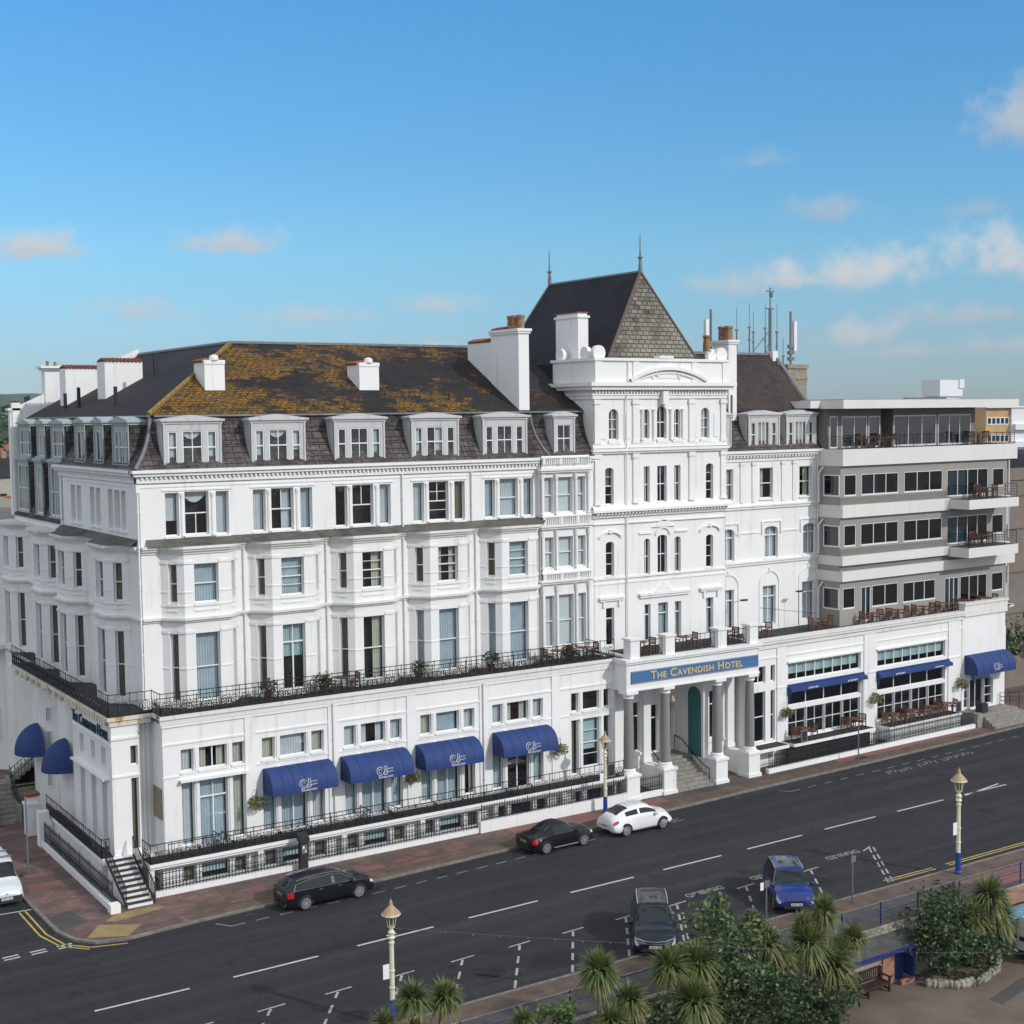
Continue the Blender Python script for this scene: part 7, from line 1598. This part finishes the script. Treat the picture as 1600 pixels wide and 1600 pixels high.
th = thing('terrace_house', 'white stucco terrace house adjoining the far end of the hotel in the side street', 'house', (3, 31, 0), world=True); m = MB(); m.box(-.6, 9, 25.3, 40, 0, 16.4); m.prism([(-.6, 26.5), (-1.6, 27.5), (-1.6, 29.5), (-.6, 30.5)], 0, 16.2); m.box(-2.0, -.6, 25.6, 32, 8.2, 8.5); m.build('wall', M['white'], th); m = MB(); m.box(-.9, 9.2, 25.2, 40.2, 16.4, 16.6); m.build('roof', M['tan'], th)
for z in (1.8, 9.0, 13.6): window(frame(-.6, 26.5, -45), [(-1.0, -.45, z, z + 2.4, 's', 'o')], th, -.06)
ornate_railing('balcony_railing', [(-1.95, 31.8), (-1.95, 25.7)], 8.5, 1.0, th)
fb = thing('flat_roofed_block', 'low block with sandy flat roof behind the side street end of the hotel', 'building', (-8, 78, 0)); m = MB(); m.box(-22, 14, -36, 36, -3, 16.2); m.build('wall', M['beige'], fb); m = MB(); m.box(-22.4, 14.4, -36.4, 36.4, 16.2, 16.5); m.build('roof', M['tan'], fb); m = MB(); m.box(0, 2.4, -30, -27.5, 16.5, 18.3); m.build('roof_hut', M['frame'], fb)
hs = [(24, 128, 13, 9, 7.5, 3.2, 'redroof', 'red tiled house just beyond the sandy flat roof'), (36, 128, 12, 9, 7.0, 3.0, 'redroof', 'red brick house right of the first one beyond the sandy roof'), (27, 152, 14, 10, 8.5, 3.4, 'redroof', 'house with grey brown roof in the second row beyond the sandy roof'), (43, 158, 13, 9, 10.5, 3.2, 'slate_plain', 'white gabled house in the second row beyond the sandy roof'), (33, 186, 15, 10, 13.5, 3.5, 'slate_plain', 'dark roofed house in the third row of the far town'), (50, 230, 14, 10, 15.5, 3.6, 'redroof', 'yellow rendered house among the far trees'), (96, 420, 22, 12, 16.5, 4, 'slate_plain', 'white villa on the far tree line, left one'), (124, 470, 26, 12, 17.5, 4, 'slate_plain', 'white villa on the far tree line, right one')]
for k, (x, y, w_, d_, h, rh, rf_, lab) in enumerate(hs): gable_house(x, y, -.3, w_, d_, h, rh, 12, lab, ('brick', 'brick', 'beige', 'frame', 'beige', 'creamcurtain', 'frame', 'frame')[k], rf_, 'houses of the town behind the hotel', 4)
def far_tree(x, y, z, r_, h, seed, label, mats=None, n=360):
    rr = random.Random(seed); t = thing('background_tree', label, 'tree', (x, y, z), 0, 'trees of the town behind the hotel'); m = MB(); m.tube([(0, 0, 0), (0, 0, h * .6)], r_ * .07, 6, True, r_ * .04)
    for k in range(4): a = rr.uniform(0, 6.3); m.tube([(0, 0, h * .4), (math.cos(a) * r_ * .5, math.sin(a) * r_ * .5, h * .75)], r_ * .035, 4)
    m.build('trunk', M['bark'], t); m = MB(); mats = mats or [M['leaf_dark'], M['leaf_mid']]; lob = [(rr.uniform(-.55, .55) * r_, rr.uniform(-.55, .55) * r_, h * rr.uniform(.5, .88), r_ * rr.uniform(.4, .62)) for _ in range(8)]
    for k in range(n):
        lx, ly, lz, lr = rr.choice(lob); d = Vector((rr.gauss(0, 1), rr.gauss(0, 1), rr.gauss(0, .8))).normalized() * lr * rr.uniform(.7, 1.1); p_ = Vector((lx, ly, lz)) + d; s = r_ * .13 * rr.uniform(.6, 1.3); a = Vector((rr.gauss(0, 1), rr.gauss(0, 1), rr.gauss(0, .6))).normalized(); b_ = a.cross(Vector((rr.gauss(0, 1), rr.gauss(0, 1), 1))).normalized()
        m.cur = rr.choices(range(len(mats)), (3, 1))[0]; m.add([p_ - a * s, p_ + b_ * s * .6, p_ + a * s, p_ - b_ * s * .6], [(0, 1, 2, 3)])
    m.build('crown', mats, t); return t
ft_ = [(38, 196, 7, 20, 0), (50, 205, 6, 18, 1), (46, 250, 8, 22, 1), (64, 268, 8, 22, 0), (58, 300, 10, 23, 0), (78, 320, 10, 23, 0), (98, 340, 11, 24, 1), (88, 380, 12, 25, 0), (112, 400, 12, 25, 0), (132, 430, 13, 26, 0), (116, 520, 16, 28, 0), (146, 545, 16, 27, 0), (178, 560, 16, 27, 0), (150, 620, 18, 30, 0), (205, 640, 18, 29, 0), (240, 670, 18, 29, 0)]
for k, (x, y, r_, h, c_) in enumerate(ft_): far_tree(x, y, -.3, r_, h, 80 + k, 'dark town tree beyond the hotel roofs, %s in the belt' % (['nearest', 'second', 'third', 'fourth', 'fifth', 'sixth', 'seventh', 'eighth', 'ninth', 'tenth', 'eleventh', 'twelfth', 'thirteenth', 'fourteenth', 'fifteenth', 'farthest'][k]), [M['leaf_mid'], M['leaf_bright']] if c_ else None)
# downs on the left horizon, low land on the right
def ridge(name, pts, base, depth):
    m = MB(); n = len(pts)
    m.add([(x, y, base) for x, y, z in pts] + [(x, y, z) for x, y, z in pts] + [(x * 1.25, y * 1.25, z * .9) for x, y, z in pts], [(k, k + 1, k + 1 + n, k + n) for k in range(n - 1)] + [(k + n, k + 1 + n, k + 1 + 2 * n, k + 2 * n) for k in range(n - 1)]); return struct(m.build(name, M['hill']))
pts = []
for k in range(80):
    t_ = k / 79; x = -300 + 1500 * t_; y = 2330 - 250 * t_; pts.append((x, y, 66 + 16 * noise.noise(Vector((t_ * 5, 0, 0))) + 6 * noise.noise(Vector((t_ * 26, 1, 0))) - 62 * max(0, t_ - .62) / .38))
ridge('hills', pts, -30, 400)
pts = []
for k in range(60): t_ = k / 59; pts.append((1000 + 260 * t_, 1500 - 1500 * t_, 24 + 5 * noise.noise(Vector((t_ * 9, 3, 0))) + 2 * noise.noise(Vector((t_ * 44, 3, 0)))))
ridge('hills', pts, -30, 300)
# right-hand neighbours
t = thing('neighbour_building', 'brown rendered building with string courses next to the modern extension', 'building', W @ Vector((40, 8, 0)), R(2.5)); m = MB(); m.box(-7.5, 10, -4, 14, 0, 18.2); nb_ = m.build('wall', M['beige2'] if 'beige2' in M else M.setdefault('beige2', pbr('taupe_stucco', (.21, .175, .145), .85, .12, 1)), t)
m = MB()
for z in (17.2, 15.9, 13.2, 9.6, 6.2): m.box(-7.62, 10.1, -4.12, -4.0, z, z + .2); m.box(-7.64, -7.5, -4.12, 14, z + .001, z + .199)
m.build('string_course', M['beige2'], t); m = MB(); m.box(-7.4, 9.9, -3.9, 13.9, 18.2, 19.3); m.build('roof', M['slate_plain'], t)
for z in (13.6, 10.2, 6.8):
    m = MB(); m.box(-5.6, -4.4, -4.06, -3.95, z, z + 2); m.build('window', M['frame'], t)
t = thing('flat_block', 'orange brick apartment block with white window bands behind the roof terrace', 'building', (182, 92, 0), R(-18)); m = MB(); m.box(-3.2, 1.6, -3, 9, 0, 23.2); m.build('wall', M['orangebrick'], t); m = MB(); m.box(1.6, 4.2, -3.4, 9, 0, 23.1); m.build('stair_bay', M['frame'], t)
m = MB(); m.box(-3.3, 4.4, -3.6, 9.1, 23.2, 23.5); m.build('roof', M['frame'], t)
for z in (21.6, 18.6, 15.6, 12.6):
    m = MB(); m.box(-3.0, 1.4, -3.06, -2.98, z - 1.3, z); o = m.build('window', M['frame'], t); m = MB()
    for k in range(5): m.box(-2.8 + k * .85, -2.2 + k * .85, -3.09, -3.061, z - 1.1, z - .15)
    m.build('pane', M['carglass'], o); m = MB(); m.box(1.9, 4.9, -4.2, -3.4, z - 2.2, z - 1.2); m.build('balcony', M['frame'], t)
t = thing('copper_roofed_house', 'house with green copper roof at the right edge behind the balconies', 'building', (128, 46, 0), R(-20)); m = MB(); m.box(-4, 8, -4, 6, 0, 15.5); m.build('wall', M['carnavy'], t); m = MB(); m.box(-4.3, 8.3, -4.3, 6.3, 15.5, 17.6); m.build('roof', M['verdigris'], t)
for k, (x, y, h) in enumerate(((262, 168, 17), (276, 172, 16.5), (292, 190, 18.5))): gable_house(x, y, -.3, 12, 9, h, 3, -10, 'red roofed house at the right edge of the far town, %s' % ('left one', 'middle one', 'right one')[k], 'brick', 'redroof', 'red roofed houses at the right edge', 3)
for k, (x, y, r_, h) in enumerate(((72.5, 4.5, 2.2, 6.5), (75.5, 7.0, 2.6, 7.5), (78.5, 5.5, 2.4, 5.5))):
    far_tree(x, y, -.2, r_, h, 120 + k, 'street tree with bare lower trunk beyond the end steps, %s of three' % ('nearest', 'middle', 'farthest')[k], None, 420)
# rooftop aerials
def aerial(u, v, z0, z1, lab, kind='whip'):
    p_ = W @ Vector((u, v, z0)); t = thing('roof_aerial', lab, 'aerial', p_, 0, 'aerials behind the hotel roofs'); h = z1 - z0; m = MB()
    if kind == 'whip': m.tube([(0, 0, 0), (0, 0, h * .55)], .055, 6); m.tube([(0, 0, h * .55), (0, 0, h)], .022, 4); m.box(-.12, .12, -.06, .06, h * .53, h * .56); m.box(-.09, .09, -.06, .06, h * .3, h * .33)
    elif kind == 'mast':
        m.tube([(0, 0, 0), (0, 0, h * .72)], .13, 8); m.tube([(0, 0, h * .72), (0, 0, h)], .05, 6)
        for q in (.7, .94): m.box(-.36, .36, -.05, .05, h * q, h * q + .08)
        m.lathe([(.04, h * .86), (.14, h * .88), (.14, h * .93), (.04, h * .95)], (.1, 0), 8); m.tube([(-2.2, 0, .0), (0, 0, h * .42)], .035, 5); m.tube([(-.7, 0, .0), (0, 0, h * .3)], .03, 5)
    elif kind == 'panel':
        m.tube([(0, 0, 0), (0, 0, h)], .09, 8)
        for k in range(3): m.box(-.2, .25, -.15, .15, .4 + k * .45, .65 + k * .45)
    m.build('mast', M['steel'], t)
    if kind == 'panel': m = MB(); s = 1 if u > 10 else -1; m.box(s * .25, s * .55, -.12, .12, h * .28, h * .82); m.build('panel_antenna', M['white_plastic'], t)
aerial(4.6, 6.2, 26.3, 30.2, 'panel aerial mast left of the wing chimney', 'panel'); aerial(7.2, 6.3, 27.0, 30.4, 'thin whip aerial just right of the wing chimney'); aerial(8.45, 6.3, 27.0, 30.8, 'tall whip aerial, second right of the wing chimney'); aerial(8.85, 6.3, 27.0, 30.2, 'short whip aerial close beside the second tall one'); aerial(10.05, 6.3, 27.0, 30.75, 'tall whip aerial just left of the thick mast'); aerial(10.75, 6.5, 26.8, 32.0, 'thick main mast with crossbars and stays behind the wing gable', 'mast'); aerial(11.35, 6.4, 26.4, 30.8, 'tall whip aerial just right of the thick mast'); aerial(12.0, 6.4, 25.5, 28.4, 'short plain pole between the thick mast and the sandy stack'); aerial(13.4, 7.0, 26.4, 30.4, 'panel aerial mast standing on the sandy stack', 'panel')
hz = MB(); hz.box(-800, 1600, -450, 2750, -4.2, 118)
hv, hnt, hb, ho_ = newmat('thin_haze'); hnt.nodes.remove(hb); pv_ = nd(hnt, 'ShaderNodeVolumePrincipled'); pv_.inputs['Color'].default_value = (.80, .90, 1, 1); pv_.inputs['Density'].default_value = .00010; hnt.links.new(pv_.outputs[0], ho_.inputs['Volume'])
hz.build('haze', hv, kind='stuff')
# =================================================================== SKY, SUN, CAMERA
SUN_EL, SUN_AZ = 33.0, 24.0       # degrees; azimuth to the right of the facade normal
to_sun = Vector((math.sin(R(SUN_AZ)) * math.cos(R(SUN_EL)), -math.cos(R(SUN_AZ)) * math.cos(R(SUN_EL)), math.sin(R(SUN_EL))))
wd = bpy.data.worlds.new('World'); scene.world = wd; wd.use_nodes = True; nt = wd.node_tree; bg = nt.nodes['Background']
sky = nd(nt, 'ShaderNodeTexSky', sky_type='NISHITA'); sky.sun_disc = False; sky.sun_elevation = R(SUN_EL); sky.sun_rotation = math.atan2(to_sun.x, to_sun.y); sky.altitude = 20; sky.air_density = 1.0; sky.dust_density = .0; sky.ozone_density = 4.0
geo = nd(nt, 'ShaderNodeTexCoord'); vec = geo.outputs['Generated']
cn = nd(nt, 'ShaderNodeTexNoise'); cn.inputs['Scale'].default_value = 46; cn.inputs['Detail'].default_value = 6; cn.inputs['Roughness'].default_value = .58; nt.links.new(vec, cn.inputs[0])
cn2 = nd(nt, 'ShaderNodeTexNoise'); cn2.inputs['Scale'].default_value = 11; cn2.inputs['Detail'].default_value = 3; nt.links.new(vec, cn2.inputs[0])
def MA(op, a, b=None):
    n = nd(nt, 'ShaderNodeMath', operation=op)
    for i, v in enumerate((a, b)):
        if v is None: continue
        if hasattr(v, 'links'): nt.links.new(v, n.inputs[i])
        else: n.inputs[i].default_value = v
    return n.outputs[0]
nzz = MA('ADD', MA('MULTIPLY', MA('SUBTRACT', cn.outputs[0], .5), 2.1), MA('MULTIPLY', MA('SUBTRACT', cn2.outputs[0], .5), .5))
YAW, PITCH, ROLL, FPX = .576125, .0692528, -.0117812, 2200.35
fw = Vector((math.sin(YAW) * math.cos(PITCH), math.cos(YAW) * math.cos(PITCH), -math.sin(PITCH))); r0 = Vector((math.cos(YAW), -math.sin(YAW), 0)); u0 = r0.cross(fw)
cr = r0 * math.cos(ROLL) + u0 * math.sin(ROLL); cu_ = u0 * math.cos(ROLL) - r0 * math.sin(ROLL)
# clouds: (azimuth deg from +y towards +x, elevation deg, half width deg, half height deg, strength, greyness)
clouds = [(14.4, 6.5, 3.3, 1.05, 1.0, .38), (12.5, 6.2, 2.0, .7, .8, .45), (21.8, 6.8, 2.7, 1.0, .9, .45), (18.5, 4.1, 2.9, .95, .75, .5), (25.0, 3.95, 3.4, .65, .55, .45), (30.0, 4.3, 2.7, .8, .65, .45), (53.3, 10.6, 2.6, 2.1, .85, .6), (45.5, 7.65, 2.2, .95, .55, .75), (42.1, 5.0, 2.4, 1.15, .85, .5), (46.9, 5.25, 3.9, 1.45, 1.2, .28), (44.6, 5.1, 2.2, 1.0, 1.0, .35), (52.3, 5.6, 3.3, 1.95, 1.3, .22), (46.9, 2.85, 2.3, 1.0, .85, .5), (51.0, 3.5, 3.6, .72, .8, .75), (43.0, 9.7, 1.7, .65, .42, .6), (52.2, 2.3, 3.2, .65, .7, .75), (51.2, 7.5, 1.8, .65, .45, .7), (29.8, 2.65, 1.4, .4, .8, .3), (49.0, 2.2, 3.2, .55, .7, .7), (11.6, 1.9, 2.0, .9, .5, .5), (36, 2.6, 3, .5, .4, .5), (62, 9, 3, 1.4, .9, .4), (5, 10, 3, 1, .8, .4), (70, 6, 4, 1.5, .9, .3), (-10, 7, 4, 1.2, .9, .3)]
acc = None; grey = None
for (az, el, hw, hh, st_, gy_) in clouds:
    d = Vector((math.sin(R(az)) * math.cos(R(el)), math.cos(R(az)) * math.cos(R(el)), math.sin(R(el)))); rr_ = Vector((math.cos(R(az)), -math.sin(R(az)), 0)); uu = rr_.cross(d)
    def dot(v): n = nd(nt, 'ShaderNodeVectorMath', operation='DOT_PRODUCT'); nt.links.new(vec, n.inputs[0]); n.inputs[1].default_value = v; return n.outputs['Value']
    a = dot(rr_ / math.sin(R(hw))); b_ = dot(uu / math.sin(R(hh))); b2 = MA('ADD', b_, MA('MULTIPLY', MA('MINIMUM', b_, 0.0), .9))   # flatter underside
    rad = MA('SQRT', MA('ADD', MA('MULTIPLY', a, a), MA('MULTIPLY', b2, b2)))
    dens = MA('ADD', MA('SUBTRACT', 1.0, rad), nzz)
    mr = nd(nt, 'ShaderNodeMapRange'); mr.interpolation_type = 'SMOOTHSTEP'; mr.inputs[1].default_value = .0; mr.inputs[2].default_value = 1.05; mr.inputs[4].default_value = min(1, st_); nt.links.new(dens, mr.inputs[0])
    fd = nd(nt, 'ShaderNodeMapRange'); fd.inputs[1].default_value = 1.75; fd.inputs[2].default_value = 1.2; nt.links.new(rad, fd.inputs[0])
    mk = MA('MULTIPLY', mr.outputs[0], fd.outputs[0])
    lit = MA('MULTIPLY', mk, MA('MAXIMUM', MA('MINIMUM', MA('ADD', MA('MULTIPLY', b_, .35), 1.0 - gy_), 1.0), .0))
    acc = mk if acc is None else MA('MAXIMUM', acc, mk); grey = lit if grey is None else MA('MAXIMUM', grey, lit)
ratio = MA('DIVIDE', grey, MA('MAXIMUM', acc, .001))
CL = 4.0
ccol = mixcol(nt, ratio, (CL * .56, CL * .62, CL * .70), (CL * 1.0, CL * 1.01, CL * 1.03))
hs_ = nd(nt, 'ShaderNodeHueSaturation'); hs_.inputs['Saturation'].default_value = 1.15; hs_.inputs['Hue'].default_value = .492; nt.links.new(sky.outputs[0], hs_.inputs['Color'])
sepz = nd(nt, 'ShaderNodeSeparateXYZ'); nt.links.new(vec, sepz.inputs[0])
rp_ = nd(nt, 'ShaderNodeValToRGB'); nt.links.new(sepz.outputs[2], rp_.inputs[0]); e_ = rp_.color_ramp.elements
e_[0].position = 0; e_[0].color = (.25, .325, .50, 1); e_[1].position = .28; e_[1].color = (.52, .77, .88, 1); q_ = e_.new(.11); q_.color = (.49, .63, .69, 1)
skyc = mixcol(nt, 1.0, hs_.outputs[0], rp_.outputs[0], 'MULTIPLY')
# unseen broken white cloud added behind and beside the view for fill, clear ahead
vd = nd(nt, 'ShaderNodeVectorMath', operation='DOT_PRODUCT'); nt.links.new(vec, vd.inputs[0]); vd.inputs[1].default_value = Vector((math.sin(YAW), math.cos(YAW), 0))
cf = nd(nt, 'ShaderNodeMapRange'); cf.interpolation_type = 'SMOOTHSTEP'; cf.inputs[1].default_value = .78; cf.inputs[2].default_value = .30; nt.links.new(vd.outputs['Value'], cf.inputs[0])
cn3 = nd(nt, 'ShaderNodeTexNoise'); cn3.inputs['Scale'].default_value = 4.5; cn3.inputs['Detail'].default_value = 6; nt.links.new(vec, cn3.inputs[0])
fill_cover = MA('MULTIPLY', cf.outputs[0], ramp(nt, cn3.outputs[0], .32, .50))
skyc = mixcol(nt, MA('MULTIPLY', acc, .92), skyc, ccol)
nt.links.new(mixcol(nt, fill_cover, skyc, (5.25, 5.45, 5.75)), bg.inputs[0]); bg.inputs[1].default_value = .15
sun = bpy.data.lights.new('sun', 'SUN'); sun.energy = 2.1; sun.angle = R(1.2); sun.color = (1, .975, .95); so_ = bpy.data.objects.new('sun', sun); COL.objects.link(so_); so_.rotation_euler = (-to_sun).to_track_quat('-Z', 'Y').to_euler(); so_.location = (60, -80, 120)
cam = bpy.data.cameras.new('camera'); co = bpy.data.objects.new('camera', cam); COL.objects.link(co); cam.sensor_width = 36; cam.lens = FPX / 1600 * 36; cam.clip_end = 8000; cam.clip_start = .5
mw = Matrix((cr, cu_, -fw)).transposed().to_4x4(); mw.translation = CAM; co.matrix_world = mw; scene.camera = co
vs = scene.view_settings; vs.view_transform = 'Standard'; vs.look = 'None'; vs.gamma = 1; vs.use_curve_mapping = False; vs.exposure = 0.22
scene.render.engine = 'CYCLES'; scene.cycles.max_bounces = 6; scene.cycles.transparent_max_bounces = 12; scene.cycles.use_denoising = True; scene.cycles.caustics_reflective = False; scene.cycles.caustics_refractive = False
